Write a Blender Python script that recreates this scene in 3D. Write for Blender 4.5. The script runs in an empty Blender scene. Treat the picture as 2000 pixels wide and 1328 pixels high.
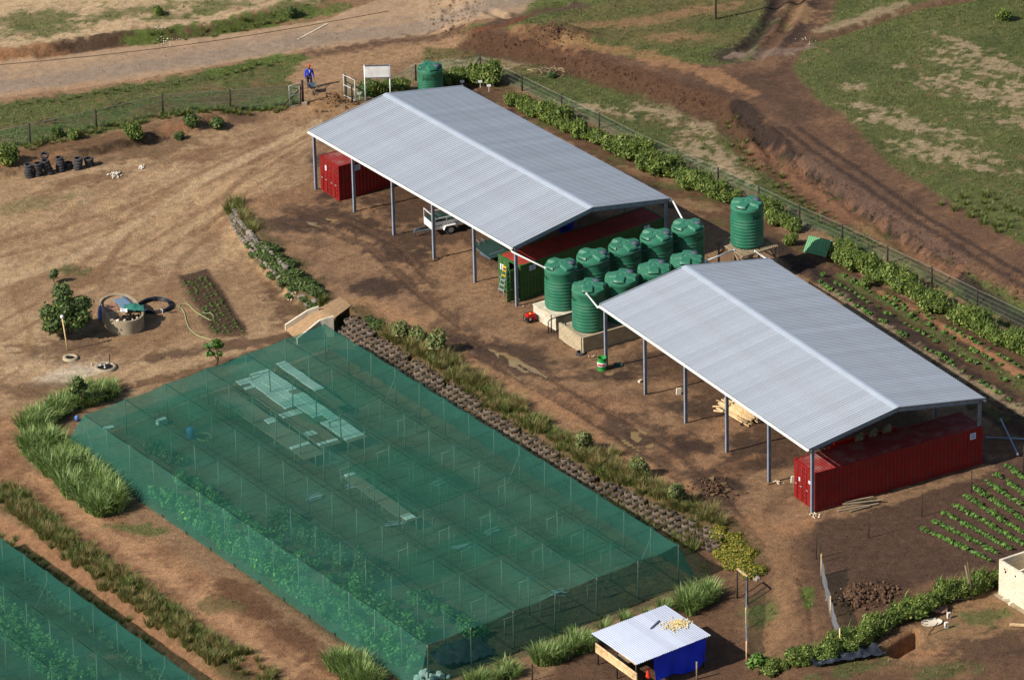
import bpy, math, random
import numpy as np
from mathutils import Vector, Matrix
R = math.radians
rnd = random.Random(7)
rng = np.random.default_rng(11)
scene = bpy.context.scene
col = scene.collection

# ------------------------------------------------------------------ camera
FPX, PHI, DIST, ROLL = 10641.57, R(25.4125), 354.114, R(-1.3673)
CAM = np.array([0, -DIST*math.cos(PHI), DIST*math.sin(PHI)])
FW = np.array([0, math.cos(PHI), -math.sin(PHI)])
_r = np.array([1., 0, 0]); _u = np.cross(_r, FW)
RT = _r*math.cos(ROLL)+_u*math.sin(ROLL)
UP = -_r*math.sin(ROLL)+_u*math.cos(ROLL)
cd = bpy.data.cameras.new('camera'); cam = bpy.data.objects.new('camera', cd); col.objects.link(cam)
M = Matrix([[RT[i], UP[i], -FW[i], CAM[i]] for i in range(3)]+[[0, 0, 0, 1]])
cam.matrix_world = M
cd.sensor_width = 36; cd.lens = 36*FPX/2000; cd.clip_start = 1; cd.clip_end = 5000
scene.camera = cam

# ------------------------------------------------------------------ light
SUN_EL, SUN_DIR = R(38), R(27)          # elevation; heading the shadows fall towards (from +X, counter-clockwise)
w = bpy.data.worlds.new('World'); scene.world = w; w.use_nodes = True
nt = w.node_tree; bg = nt.nodes['Background']
sky = nt.nodes.new('ShaderNodeTexSky'); sky.sky_type = 'NISHITA'; sky.sun_disc = False
sky.sun_elevation = SUN_EL
sky.sun_rotation = math.atan2(-math.cos(SUN_DIR), -math.sin(SUN_DIR))
sky.air_density = 1.0; sky.dust_density = 1.0
nt.links.new(sky.outputs[0], bg.inputs[0]); bg.inputs[1].default_value = 0.082
sl = bpy.data.lights.new('sun', 'SUN'); sl.energy = 5.0; sl.angle = R(0.5); sl.color = (1, .945, .87)
so = bpy.data.objects.new('sun', sl); col.objects.link(so)
so.rotation_euler = Vector((math.cos(SUN_DIR)*math.cos(SUN_EL), math.sin(SUN_DIR)*math.cos(SUN_EL), -math.sin(SUN_EL))).to_track_quat('-Z', 'Y').to_euler()
so.location = (-60, -40, 80)
vs = scene.view_settings; vs.view_transform = 'Standard'; vs.look = 'None'; vs.gamma = 1; vs.exposure = 0.25; vs.use_curve_mapping = False

# ------------------------------------------------------------------ pixel rays -> world points
def ray(px, py):
    d = FW*FPX+RT*(px-1000)-UP*(py-664)
    return d/np.linalg.norm(d)
def P(px, py, z=0.):
    d = ray(px, py); t = (z-CAM[2])/d[2]; return CAM+d*t

def lin(r, g, b, k=1.0):
    f = lambda c: (c/12.92 if c <= .04045 else ((c+.055)/1.055)**2.4)
    return np.array([f(r/255)*k, f(g/255)*k, f(b/255)*k])

# ------------------------------------------------------------------ noise
_lat = rng.random((256, 256))
def vnoise(x, y, s=1.0, o=0):
    x = np.asarray(x)/s+o*17.3; y = np.asarray(y)/s+o*9.7
    xi = np.floor(x).astype(int); yi = np.floor(y).astype(int); fx = x-xi; fy = y-yi
    fx = fx*fx*(3-2*fx); fy = fy*fy*(3-2*fy)
    a = _lat[xi % 256, yi % 256]; b = _lat[(xi+1) % 256, yi % 256]; c = _lat[xi % 256, (yi+1) % 256]; d = _lat[(xi+1) % 256, (yi+1) % 256]
    return (a*(1-fx)+b*fx)*(1-fy)+(c*(1-fx)+d*fx)*fy
def fbm(x, y, s, n=4, o=0, g=.5):
    t = 0; a = 1; q = 0
    for i in range(n): t = t+a*vnoise(x, y, s/2**i, o+i*3); q += a; a *= g
    return t/q
def sstep(t): t = np.clip(t, 0, 1); return t*t*(3-2*t)

# ------------------------------------------------------------------ terrain height field
ST = 0.17
XS = np.arange(-46, 49, ST); YS = np.arange(-53, 72, ST)
GX, GY = np.meshgrid(XS, YS, indexing='ij')
def polymask(pts, wid, X=GX, Y=GY):
    """soft inside mask of a polygon; wid = transition width (scalar or one per vertex)"""
    pts = np.asarray(pts)[:, :2]; n = len(pts)
    ws = np.full(n, wid, float) if np.isscalar(wid) else np.asarray(wid, float)
    m = ws.max()+.5
    out = np.zeros(X.shape)
    sel = (X > pts[:, 0].min()-m) & (X < pts[:, 0].max()+m) & (Y > pts[:, 1].min()-m) & (Y < pts[:, 1].max()+m)
    x = X[sel]; y = Y[sel]
    if x.size == 0: return out
    best = np.full(x.shape, 1e9); bw = np.ones(x.shape); ins = np.zeros(x.shape, bool)
    for i in range(n):
        a = pts[i]; b = pts[(i+1) % n]; d = b-a; L2 = d@d+1e-9
        t = np.clip(((x-a[0])*d[0]+(y-a[1])*d[1])/L2, 0, 1)
        q = (x-a[0]-t*d[0])**2+(y-a[1]-t*d[1])**2
        k = q < best; best[k] = q[k]; bw[k] = (ws[i]*(1-t)+ws[(i+1) % n]*t)[k]
        if abs(d[1]) > 1e-9:
            c = ((a[1] > y) != (b[1] > y)) & (x < a[0]+(y-a[1])/d[1]*d[0]); ins ^= c
    s = np.sqrt(best)*np.where(ins, 1, -1)
    out[sel] = sstep(.5+s/bw)
    return out
def linedist(pts, maxd, X=GX, Y=GY, arc=False):
    pts = np.asarray(pts)[:, :2]; out = np.full(X.shape, 1e3)
    sel = (X > pts[:, 0].min()-maxd) & (X < pts[:, 0].max()+maxd) & (Y > pts[:, 1].min()-maxd) & (Y < pts[:, 1].max()+maxd)
    x = X[sel]; y = Y[sel]; best = np.full(x.shape, 1e6); sa = np.zeros(x.shape); acc = 0.
    for i in range(len(pts)-1):
        a = pts[i]; b = pts[i+1]; d = b-a; L2 = d@d+1e-9
        t = np.clip(((x-a[0])*d[0]+(y-a[1])*d[1])/L2, 0, 1)
        q = (x-a[0]-t*d[0])**2+(y-a[1]-t*d[1])**2
        if arc: k = q < best; sa[k] = (acc+t*math.sqrt(L2))[k]; acc += math.sqrt(L2)
        best = np.minimum(best, q)
    out[sel] = np.sqrt(best)
    if arc: o2 = np.zeros(X.shape); o2[sel] = sa; return out, o2
    return out
def PP(l, z=0.): return [P(a[0], a[1], z) for a in l]

H = -.13+.26*sstep((20-GY)/34)
DROP = 1.1
TYBOT = [(664, 648), (705, 682), (765, 722), (830, 766), (890, 802), (950, 846), (1010, 882), (1070, 922), (1130, 961), (1190, 987), (1250, 1016), (1313, 1044), (1360, 1066), (1398, 1082)]
low = [(452, 384, 7), (480, 440, 1.4), (515, 495, .9), (570, 548, .8), (622, 586, .7), (668, 594, .5)]+[(a+25, b-35, .5) for a, b in TYBOT]+[(1450, 1085, 3), (1500, 1170, 4), (1530, 1340, 5), (1530, 1700, 5), (-900, 1700, 5), (-900, 520, 20), (100, 430, 16), (300, 400, 13)]
mlow = polymask(PP([a[:2] for a in low]), [a[2] for a in low])
H = H-DROP*mlow
ZN = -.95                                      # floor level of the netted terrace
low2 = [(-60, 985, 1.6), (40, 1048, 1.6), (160, 1130, 1.6), (300, 1235, 1.6), (420, 1325, 1.6), (560, 1440, 1.6), (560, 1700, 3), (-600, 1700, 3), (-600, 900, 3)]
H = H-.9*polymask(PP([a[:2] for a in low2], -1.4), [a[2] for a in low2])
ZN2 = ZN-.9
bank = [(930, 92, 2.), (1060, 112, 1.6), (1190, 155, 2.4), (1320, 196, 2.4), (1410, 222, 2.2), (1460, 262, 2.), (1530, 318, 2.2), (1620, 380, 2.6), (1720, 440, 3), (1850, 520, 4), (2000, 605, 4), (2300, 780, 5),
        (2300, -300, 5), (1000, -300, 8), (900, 0, 9), (880, 60, 5)]
mbank = polymask(PP([a[:2] for a in bank]), [a[2] for a in bank]); H = H+1.0*mbank
farb = [(-80, 122, 1.2), (60, 112, 1.2), (150, 92, .9), (300, 78, .8), (420, 62, .8), (500, 45, 1.2), (570, 28, 1.5), (640, 0, 2), (680, -60, 3), (600, -300, 3), (-300, -300, 3)]
H = H+.75*polymask(PP([a[:2] for a in farb]), [a[2] for a in farb])
led = [(-60, 358, .5), (60, 334, .5), (150, 310, .4), (220, 291, .4), (290, 276, .5), (345, 262, 1.2), (450, 232, 4), (430, 190, 7), (-100, 270, 7)]
H = H+.5*polymask(PP([a[:2] for a in led]), [a[2] for a in led])
def bump(px, py, rx, ry, h, ang=0., z=0.):
    global H
    c = P(px, py, z); dx = GX-c[0]; dy = GY-c[1]; ca, sa = math.cos(ang), math.sin(ang)
    H = H+h*np.exp(-(((dx*ca+dy*sa)/rx)**2+((-dx*sa+dy*ca)/ry)**2))
def groove(l, wd, dep, z=0., lip=.3):
    global H
    d = linedist(PP(l, z), wd*4); H = H-dep*np.exp(-(d/wd)**2)+dep*lip*np.exp(-((d-wd*1.7)/(wd*.7))**2)
bump(655, 196, 3.2, 2.0, .35); bump(620, 215, 2, 1.2, .25)                        # spoil ramp at the gate
bump(290, 225, 2.2, .9, .35, .5); bump(345, 205, 2.5, 1, .25, .5)
bump(1665, 1165, 1.2, 1.0, .45); bump(1720, 1155, 1.4, .9, .35)                   # dug heap
bump(1395, 955, 1.5, 1.2, .28); bump(1370, 950, .7, .9, .15)
bump(1070, 60, 3.2, 1.0, .6, -.3, 1.); bump(1130, 75, 2.2, .9, .5, -.3, 1.)
for o in (0, 13):
    groove([(1470+o, 245), (1540+o, 300), (1640+o, 370), (1740+o, 440), (1830+o, 510), (2010+o, 640)], .28, .24, 1.)
groove([(1440, 205), (1490, 255), (1520, 300)], .45, .3, 1.)
groove([(1520, 0), (1490, 60), (1450, 95)], .4, .25, 1.); groove([(1560, 0), (1530, 60), (1480, 110)], .4, .25, 1.)
groove([(1600, 75), (1690, 45), (1760, 22), (1900, -5)], .35, .3, 1.)
groove([(960, 45), (990, 55), (1100, 30)], .4, .25)
rut = [[(850, 640), (980, 690), (1080, 745), (1230, 830), (1330, 890), (1420, 970), (1500, 1070)], [(820, 660), (950, 705), (1040, 760), (1190, 845), (1290, 910), (1380, 990)],
       [(520, 430), (620, 440), (720, 480), (800, 560), (900, 640)], [(560, 410), (680, 430), (780, 480), (850, 560)], [(460, 395), (560, 400), (640, 425)],
       [(1440, 905), (1520, 890), (1560, 880)], [(1450, 915), (1530, 900), (1570, 888)], [(780, 480), (840, 470), (860, 500), (820, 520), (790, 505)]]
for l in rut: groove(l, .16, .085)
for l in ([(0, 480), (200, 430), (420, 330), (600, 240)], [(30, 560), (260, 470), (470, 350), (620, 250)], [(380, 440), (520, 330), (640, 250)], [(250, 690), (420, 690), (560, 670)], [(150, 760), (330, 730), (520, 690)]):
    groove(l, .22, .06, -.6)
groove([(1560, 1130), (1580, 1190), (1590, 1250)], .14, .12)
groove([(10, 940), (40, 990), (160, 1070), (300, 1180), (470, 1310)], .3, .06, -1)
pit = PP([(1722, 1268), (1788, 1233), (1800, 1256), (1752, 1286)]); H = H-1.4*polymask(pit, .35)
pud = [[(990, 700), (1010, 697), (1030, 712), (1057, 718), (1045, 732), (1018, 730), (1000, 716)], [(946, 682), (962, 681), (970, 688), (952, 690)], [(1228, 842), (1262, 846), (1268, 864), (1248, 870), (1228, 858)],
       [(1254, 872), (1274, 866), (1272, 876), (1240, 872)], [(1376, 940), (1390, 938), (1388, 948), (1378, 948)], [(1386, 952), (1410, 949), (1416, 960), (1395, 965)], [(596, 428), (612, 432), (622, 441), (606, 438)], [(640, 425), (652, 424), (656, 432), (644, 433)], [(1178, 729), (1200, 727), (1196, 735), (1182, 736)]]
for q in pud: H = H-.07*polymask(PP(q), .5)
for l in ([(450, 535), (575, 650)], ): pass
# crop ridges: right-hand field and the kitchen bed
def ridges(quad, nrow, h, wd, z=0.):
    a, b, c, d = [np.array(P(p[0], p[1], z)) for p in quad]
    rows = []
    for i in range(nrow):
        t = (i+.5)/nrow; rows.append((a*(1-t)+d*t, b*(1-t)+c*t))
    return rows
FIELD = ridges([(1790, 1050), (1925, 1110), (2110, 1010), (1975, 910)], 9, .12, .3)
BED = ridges([(352, 540), (418, 646), (478, 640), (404, 528)], 5, .1, .2, -.7)
for rows, wd, h in ((FIELD, .3, .14), (BED, .2, .1)):
    for p, q in rows: d = linedist([p, q], 1.2); H = H+h*np.exp(-(d/wd)**2)
for i, l in enumerate(([(1560, 520), (1700, 600), (1850, 700), (2010, 800)], [(1520, 540), (1650, 620), (1830, 735), (2010, 850)], [(1580, 500), (1720, 570), (1900, 670), (2010, 740)])):
    d = linedist(PP(l), 3); H = H+.16*np.exp(-(d/.45)**2)*(.5+fbm(GX, GY, .5, 2, 40))
rough = .055*(fbm(GX, GY, 1.5, 5, 1, .62)-.5)*2+.10*(fbm(GX, GY, 6, 3, 2)-.5)*2+.06*(fbm(GX*.6+GY*.8, (GY*.6-GX*.8)*3.4, 2.4, 5, 25, .62)-.5)*2
def tread(l, wd, amp, pitch, z=0.):
    global H
    d, s_ = linedist(PP(l, z), wd*3, arc=True); k = np.exp(-(d/wd)**4); H = H+k*(amp*np.sign(np.sin(s_*2*np.pi/pitch+d/wd*1.2))*(.4+fbm(GX, GY, 1.2, 2, 50))-.02)
for l in ([(1440, 900), (1500, 890), (1562, 876)], [(1446, 918), (1510, 906), (1575, 892)], [(990, 745), (1080, 780), (1180, 835), (1240, 880)], [(1010, 735), (1100, 770), (1200, 825)], [(1290, 830), (1340, 880), (1400, 935), (1450, 990)], [(1180, 800), (1250, 825), (1310, 860)], [(700, 395), (760, 430), (800, 470)], [(780, 500), (830, 505), (855, 480)], [(790, 520), (850, 520), (880, 490)], [(640, 430), (720, 470), (790, 530), (830, 570)], [(860, 640), (930, 660), (1000, 680)]): tread(l, .22, .045, .38)
edge = np.clip(4*mbank*(1-mbank), 0, 1)
H = H+rough+edge*.35*(fbm(GX, GY, 1.1, 5, 5, .65)-.5)*2
eh = np.clip(4*mlow*(1-mlow), 0, 1)
clod = np.exp(-(linedist(PP([(1665, 1165), (1725, 1155)]), 3)/1.5)**2)+np.exp(-(linedist(PP([(1385, 955), (1400, 955)]), 3)/1.3)**2)+.6*np.exp(-(linedist(PP([(1060, 58), (1140, 75)], 1), 3)/1.5)**2)
H = H+clod*.32*(fbm(GX, GY, .7, 4, 6, .7)-.5)
# shed floors kept flat enough for feet
def Hat(x, y):
    i = np.clip((np.asarray(x)-XS[0])/ST, 0, len(XS)-1.001); j = np.clip((np.asarray(y)-YS[0])/ST, 0, len(YS)-1.001)
    a = np.floor(i).astype(int); b = np.floor(j).astype(int); fi = i-a; fj = j-b
    return (H[a, b]*(1-fi)+H[a+1, b]*fi)*(1-fj)+(H[a, b+1]*(1-fi)+H[a+1, b+1]*fi)*fj
def G(px, py):
    """point of the terrain seen at a pixel of the photograph"""
    d = ray(px, py); z = 0.
    for k in range(14):
        q = CAM+d*((z-CAM[2])/d[2]); z = .45*z+.55*float(Hat(q[0], q[1]))
    q = CAM+d*((z-CAM[2])/d[2])
    return Vector((q[0], q[1], float(Hat(q[0], q[1]))))
def onG(x, y, dz=0.): return Vector((x, y, float(Hat(x, y))+dz))
def GG(l): return [G(a[0], a[1]) for a in l]
def ydir(p, q):
    a = G(*p); b = G(*q); return math.atan2(b.y-a.y, b.x-a.x)
# ------------------------------------------------------------------ materials
MATS = {}
def nmat(name):
    m = bpy.data.materials.new(name); m.use_nodes = True; MATS[name] = m
    return m, m.node_tree, m.node_tree.nodes, m.node_tree.links, m.node_tree.nodes['Principled BSDF']
def mat(name, c, rough=.7, metal=0., var=.25, scale=3., bump=0., bscale=30., dirt=None, dirt_amt=.0, dscale=1.2, rand=0., spec=.3):
    """painted or raw surface: tone varies with two noises, optional dirt patches, optional fine relief"""
    m, t, n, l, b = nmat(name)
    tc = n.new('ShaderNodeTexCoord')
    n1 = n.new('ShaderNodeTexNoise'); n1.inputs['Scale'].default_value = scale; n1.inputs['Detail'].default_value = 6; l.new(tc.outputs['Object'], n1.inputs['Vector'])
    r1 = n.new('ShaderNodeMapRange'); r1.inputs[1].default_value = .3; r1.inputs[2].default_value = .7; r1.inputs[3].default_value = 1-var; r1.inputs[4].default_value = 1+var; l.new(n1.outputs[0], r1.inputs[0])
    v = n.new('ShaderNodeVectorMath'); v.operation = 'SCALE'; v.inputs[0].default_value = tuple(c); l.new(r1.outputs[0], v.inputs['Scale'])
    out = v.outputs[0]
    if rand:
        oi = n.new('ShaderNodeObjectInfo'); r2 = n.new('ShaderNodeMapRange'); r2.inputs[3].default_value = 1-rand; r2.inputs[4].default_value = 1+rand; l.new(oi.outputs['Random'], r2.inputs[0])
        v2 = n.new('ShaderNodeVectorMath'); v2.operation = 'SCALE'; l.new(out, v2.inputs[0]); l.new(r2.outputs[0], v2.inputs['Scale']); out = v2.outputs[0]
    if dirt is not None:
        n2 = n.new('ShaderNodeTexNoise'); n2.inputs['Scale'].default_value = dscale; n2.inputs['Detail'].default_value = 8; n2.inputs['Roughness'].default_value = .65; l.new(tc.outputs['Object'], n2.inputs['Vector'])
        r3 = n.new('ShaderNodeMapRange'); r3.inputs[1].default_value = .48; r3.inputs[2].default_value = .68; r3.inputs[4].default_value = dirt_amt; l.new(n2.outputs[0], r3.inputs[0])
        mx = n.new('ShaderNodeMix'); mx.data_type = 'RGBA'; l.new(r3.outputs[0], mx.inputs[0]); l.new(out, mx.inputs[6]); mx.inputs[7].default_value = (*dirt, 1); out = mx.outputs[2]
    l.new(out, b.inputs['Base Color'])
    b.inputs['Roughness'].default_value = rough; b.inputs['Metallic'].default_value = metal; b.inputs['Specular IOR Level'].default_value = spec
    if bump:
        n3 = n.new('ShaderNodeTexNoise'); n3.inputs['Scale'].default_value = bscale; n3.inputs['Detail'].default_value = 5; l.new(tc.outputs['Object'], n3.inputs['Vector'])
        bp = n.new('ShaderNodeBump'); bp.inputs['Strength'].default_value = bump; bp.inputs['Distance'].default_value = .03; l.new(n3.outputs[0], bp.inputs['Height']); l.new(bp.outputs[0], b.inputs['Normal'])
    return m
soilc = tuple(lin(120, 90, 62))
mat('roof_metal', lin(176, 182, 189), .45, .12, .05, .6, dirt=tuple(lin(165, 165, 164)), dirt_amt=.35, dscale=.45, rand=.06, spec=.4)
mat('ridge_metal', lin(180, 188, 198), .45, .2, .05, 1)
mat('steel', lin(138, 146, 158), .5, .1, .12, 2, dirt=tuple(lin(110, 90, 70)), dirt_amt=.35, dscale=1.5)
mat('white_pvc', lin(232, 232, 226), .4, 0, .05, 2, dirt=tuple(lin(180, 170, 150)), dirt_amt=.3)
mat('white_paint', lin(228, 228, 225), .5, 0, .06, 2, dirt=tuple(lin(160, 145, 120)), dirt_amt=.3)
mat('red_box', lin(132, 27, 26), .5, 0, .14, 1.2, dirt=tuple(lin(100, 52, 42)), dirt_amt=.6, dscale=1.6)
mat('red_roof', lin(128, 42, 40), .6, 0, .2, 1.5, dirt=tuple(lin(135, 105, 95)), dirt_amt=.75, dscale=1.3)
mat('green_box', lin(52, 98, 52), .55, 0, .16, 1.5, dirt=tuple(lin(96, 84, 50)), dirt_amt=.5, dscale=1.5)
mat('rust_roof', lin(150, 52, 42), .65, 0, .2, 1.5, dirt=tuple(lin(95, 48, 40)), dirt_amt=.5)
mat('tank_green', lin(46, 110, 84), .42, 0, .10, 1.2, dirt=tuple(lin(92, 132, 106)), dirt_amt=.45, dscale=1.1, spec=.3, rand=.08)
mat('tank_print', lin(10, 50, 32), .6, 0, .1)
mat('tank_lid', lin(74, 82, 92), .6, 0, .15, 4)
mat('black_plastic', lin(26, 28, 32), .4, 0, .2, 4)
mat('rubber', lin(58, 58, 62), .85, 0, .25, 6, rand=.2, dirt=tuple(lin(95, 80, 64)), dirt_amt=.45, dscale=3)
mat('rubber_dusty', lin(84, 76, 68), .9, 0, .3, 5, rand=.45, dirt=tuple(lin(124, 104, 82)), dirt_amt=.7, dscale=3.5)
mat('tyre_soil', lin(110, 86, 62), .95, 0, .3, 6, .6, 25, rand=.3)
mat('soil', soilc, .95, 0, .35, 6, .6, 25, rand=.25)
mat('clod_soil', lin(92, 68, 50), .95, 0, .35, 6, .6, 20, rand=.35)
mat('dark_soil', lin(58, 43, 34), .95, 0, .35, 6, 1., 20)
mat('concrete', lin(160, 146, 122), .85, 0, .16, 2, .25, 40, dirt=tuple(lin(120, 100, 74)), dirt_amt=.6, dscale=1.4)
mat('plaster', lin(205, 194, 172), .85, 0, .14, 2, .25, 40, dirt=tuple(lin(135, 112, 82)), dirt_amt=.65, dscale=1.3)
mat('block', lin(176, 160, 130), .9, 0, .14, 3, .3, 50, rand=.12, dirt=tuple(lin(120, 98, 70)), dirt_amt=.5, dscale=1.7)
mat('block_pale', lin(218, 206, 182), .9, 0, .1, 3, .3, 50, rand=.09, dirt=tuple(lin(170, 148, 115)), dirt_amt=.4, dscale=2)
mat('mortar', lin(165, 152, 128), .95, 0, .15, 6)
mat('wood_pale', lin(206, 176, 132), .8, 0, .2, 5, rand=.2, dirt=tuple(lin(150, 112, 70)), dirt_amt=.5, dscale=3)
mat('wood_grey', lin(140, 124, 100), .85, 0, .2, 5, rand=.15, dirt=tuple(lin(96, 78, 58)), dirt_amt=.5, dscale=3)
mat('wood_dark', lin(52, 43, 38), .85, 0, .25, 5, rand=.2)
mat('net_pole', lin(122, 122, 106), .8, 0, .2, 3, rand=.15)
mat('wire', lin(150, 146, 138), .6, .2, .1)
mat('galv', lin(176, 178, 180), .45, .3, .1, 4)
mat('blue_plastic', lin(92, 122, 184), .5, 0, .12, 4)
mat('blue_machine', lin(24, 40, 150), .45, 0, .12, 4)
mat('red_machine', lin(196, 26, 22), .45, 0, .12, 4)
mat('disc_steel', lin(104, 90, 66), .5, .3, .2, 4, dirt=tuple(lin(110, 82, 50)), dirt_amt=.5, dscale=4)
mat('yellow', lin(226, 168, 30), .5, 0, .08)
mat('orange_red', lin(214, 60, 34), .5, 0, .1)
mat('slate', lin(78, 92, 104), .6, 0, .15, 3)
mat('board_blue', lin(108, 130, 150), .6, 0, .1, 3)
mat('dark_green_sheet', lin(44, 66, 60), .6, 0, .15, 2)
mat('green_sheet', lin(92, 152, 104), .55, 0, .08, 1.5, dirt=tuple(lin(120, 150, 110)), dirt_amt=.3)
mat('shack_zinc', lin(184, 190, 204), .4, .25, .06, 1, rand=.3, dirt=tuple(lin(176, 178, 186)), dirt_amt=.35, dscale=.8)
mat('tray', lin(240, 244, 240), .6, 0, .05)
mat('tray_cell', lin(142, 158, 142), .8, 0, .2, 20)
mat('bench_mesh', lin(122, 104, 84), .8, 0, .2, 6)
mat('drum_green', lin(46, 142, 62), .45, 0, .1, 3, dirt=tuple(lin(90, 120, 66)), dirt_amt=.3)
mat('plant_stem', lin(96, 80, 56), .85, 0, .2, 6)
mat('black_sheet', lin(46, 50, 58), .35, 0, .15, 3, spec=.5)
mat('stone', lin(128, 118, 108), .9, 0, .25, 4, .5, 20, rand=.25)
mat('pale_stone', lin(216, 196, 168), .9, 0, .2, 4, .4, 20, rand=.12)
mat('rubble', lin(205, 196, 182), .9, 0, .2, 6, .4, 20, rand=.2)
mat('hose_green', lin(150, 160, 110), .5, 0, .1)
mat('hose_black', lin(28, 30, 40), .4, 0, .15, 4, spec=.5)
mat('skin', lin(70, 46, 36), .6, 0, .1, 8)
mat('overall_blue', lin(40, 62, 190), .8, 0, .15, 8)
mat('trouser_dark', lin(52, 46, 74), .85, 0, .15, 8)
mat('cap_red', lin(186, 84, 66), .8, 0, .1)
mat('shirt_white', lin(225, 225, 225), .8, 0, .05)
mat('boot', lin(30, 26, 24), .7, 0, .15)
mat('print_dark', lin(40, 42, 50), .6, 0, .05)
mat('print_red', lin(200, 30, 30), .6, 0, .05)
mat('sticker', lin(206, 214, 228), .5, 0, .05)
mat('onion', lin(212, 190, 136), .6, 0, .2, 6, rand=.2)
mat('green_net_scrap', lin(44, 104, 92), .8, 0, .2, 5)
mat('ramp_sand', lin(158, 128, 94), .95, 0, .2, 4, .6, 25)
mat('brown_board', lin(150, 112, 92), .8)
mat('shade_fill', lin(20, 18, 18), .9, 0, .1)  # near-black tone standing in for shade inside openings

def netmat(name, c, op, tr=.45, ws=0):
    """woven shade cloth: part of the light passes the mesh, the threads scatter the rest"""
    m, t, n, l, b = nmat(name)
    o = n['Material Output']; n.remove(b)
    tc = n.new('ShaderNodeTexCoord'); nz = n.new('ShaderNodeTexNoise'); nz.inputs['Scale'].default_value = .5; nz.inputs['Detail'].default_value = 5; l.new(tc.outputs['Object'], nz.inputs['Vector'])
    mr = n.new('ShaderNodeMapRange'); mr.inputs[1].default_value = .3; mr.inputs[2].default_value = .7; mr.inputs[3].default_value = op-.09*(op > .3); mr.inputs[4].default_value = op+.09*(op > .3); l.new(nz.outputs[0], mr.inputs[0])
    d = n.new('ShaderNodeBsdfDiffuse'); d.inputs[0].default_value = (*c, 1)
    tl = n.new('ShaderNodeBsdfTranslucent'); tl.inputs[0].default_value = (*c, 1)
    a = n.new('ShaderNodeMixShader'); a.inputs[0].default_value = tr; l.new(d.outputs[0], a.inputs[1]); l.new(tl.outputs[0], a.inputs[2])
    tp = n.new('ShaderNodeBsdfTransparent'); tp.inputs[0].default_value = (.82, .98, .95, 1)
    x = n.new('ShaderNodeMixShader'); l.new(mr.outputs[0], x.inputs[0]); l.new(tp.outputs[0], x.inputs[1]); l.new(a.outputs[0], x.inputs[2]); l.new(x.outputs[0], o.inputs[0])
    return m
netmat('shade_net', lin(72, 132, 115), .47)
netmat('thin_net', lin(68, 126, 110), .2)
netmat('wire_mesh', lin(150, 146, 138), .07, .1)
netmat('grey_net', lin(166, 170, 180), .38, .3)
netmat('green_wire', lin(120, 118, 100), .07, .1)

# foliage: colour comes from a per-leaf palette stored on the mesh
m, t, n, l, b = nmat('foliage')
o = n['Material Output']; at = n.new('ShaderNodeAttribute'); at.attribute_name = 'Col'
tl = n.new('ShaderNodeBsdfTranslucent'); mx = n.new('ShaderNodeMixShader'); mx.inputs[0].default_value = .22
l.new(at.outputs['Color'], b.inputs['Base Color']); l.new(at.outputs['Color'], tl.inputs[0]); b.inputs['Roughness'].default_value = .55; b.inputs['Specular IOR Level'].default_value = .35
l.new(b.outputs[0], mx.inputs[1]); l.new(tl.outputs[0], mx.inputs[2]); l.new(mx.outputs[0], o.inputs[0])

# ground: painted soil / grass tones * fine procedural grain and relief
def earth(name, g1, g2, bd):
    m, t, n, l, b = nmat(name)
    at = n.new('ShaderNodeAttribute'); at.attribute_name = 'Col'; tc = n.new('ShaderNodeTexCoord')
    def nz(s, d=6, rg=.6):
        q = n.new('ShaderNodeTexNoise'); q.inputs['Scale'].default_value = s; q.inputs['Detail'].default_value = d; q.inputs['Roughness'].default_value = rg; l.new(tc.outputs['Object'], q.inputs['Vector']); return q
    def rng_(q, a, b_, c, d): r = n.new('ShaderNodeMapRange'); r.inputs[1].default_value = a; r.inputs[2].default_value = b_; r.inputs[3].default_value = c; r.inputs[4].default_value = d; l.new(q, r.inputs[0]); return r.outputs[0]
    r1 = rng_(nz(2.2, 8, .75).outputs[0], .36, .64, 1-g1, 1+g1*.85); r2 = rng_(nz(11, 4, .8).outputs[0], .38, .62, 1-g2, 1+g2*.85)
    mm = n.new('ShaderNodeMath'); mm.operation = 'MULTIPLY'; l.new(r1, mm.inputs[0]); l.new(r2, mm.inputs[1])
    sc = n.new('ShaderNodeVectorMath'); sc.operation = 'SCALE'; l.new(at.outputs['Color'], sc.inputs[0]); l.new(mm.outputs[0], sc.inputs['Scale']); l.new(sc.outputs[0], b.inputs['Base Color'])
    wt = n.new('ShaderNodeAttribute'); wt.attribute_name = 'Wet'; l.new(rng_(wt.outputs['Fac'], 0, 1, .95, .55), b.inputs['Roughness']); b.inputs['Specular IOR Level'].default_value = .2
    bp = n.new('ShaderNodeBump'); bp.inputs['Strength'].default_value = 1.; bp.inputs['Distance'].default_value = bd; l.new(nz(6, 8, .8).outputs[0], bp.inputs['Height']); l.new(bp.outputs[0], b.inputs['Normal'])
earth('earth', .28, .28, .2); earth('road_earth', .16, .16, .07)
# tarpaulin lets some light through
m, t, n, l, b = nmat('blue_tarp'); o = n['Material Output']; tl = n.new('ShaderNodeBsdfTranslucent'); tl.inputs[0].default_value = (*lin(40, 84, 255), 1); b.inputs['Base Color'].default_value = (*lin(34, 70, 250), 1); b.inputs['Roughness'].default_value = .45
mx = n.new('ShaderNodeMixShader'); mx.inputs[0].default_value = .5; l.new(b.outputs[0], mx.inputs[1]); l.new(tl.outputs[0], mx.inputs[2]); l.new(mx.outputs[0], o.inputs[0])

m, t, n, l, b = nmat('muddy_water')
b.inputs['Base Color'].default_value = (*lin(132, 112, 78), 1); b.inputs['Roughness'].default_value = .08; b.inputs['Specular IOR Level'].default_value = .5

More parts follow.
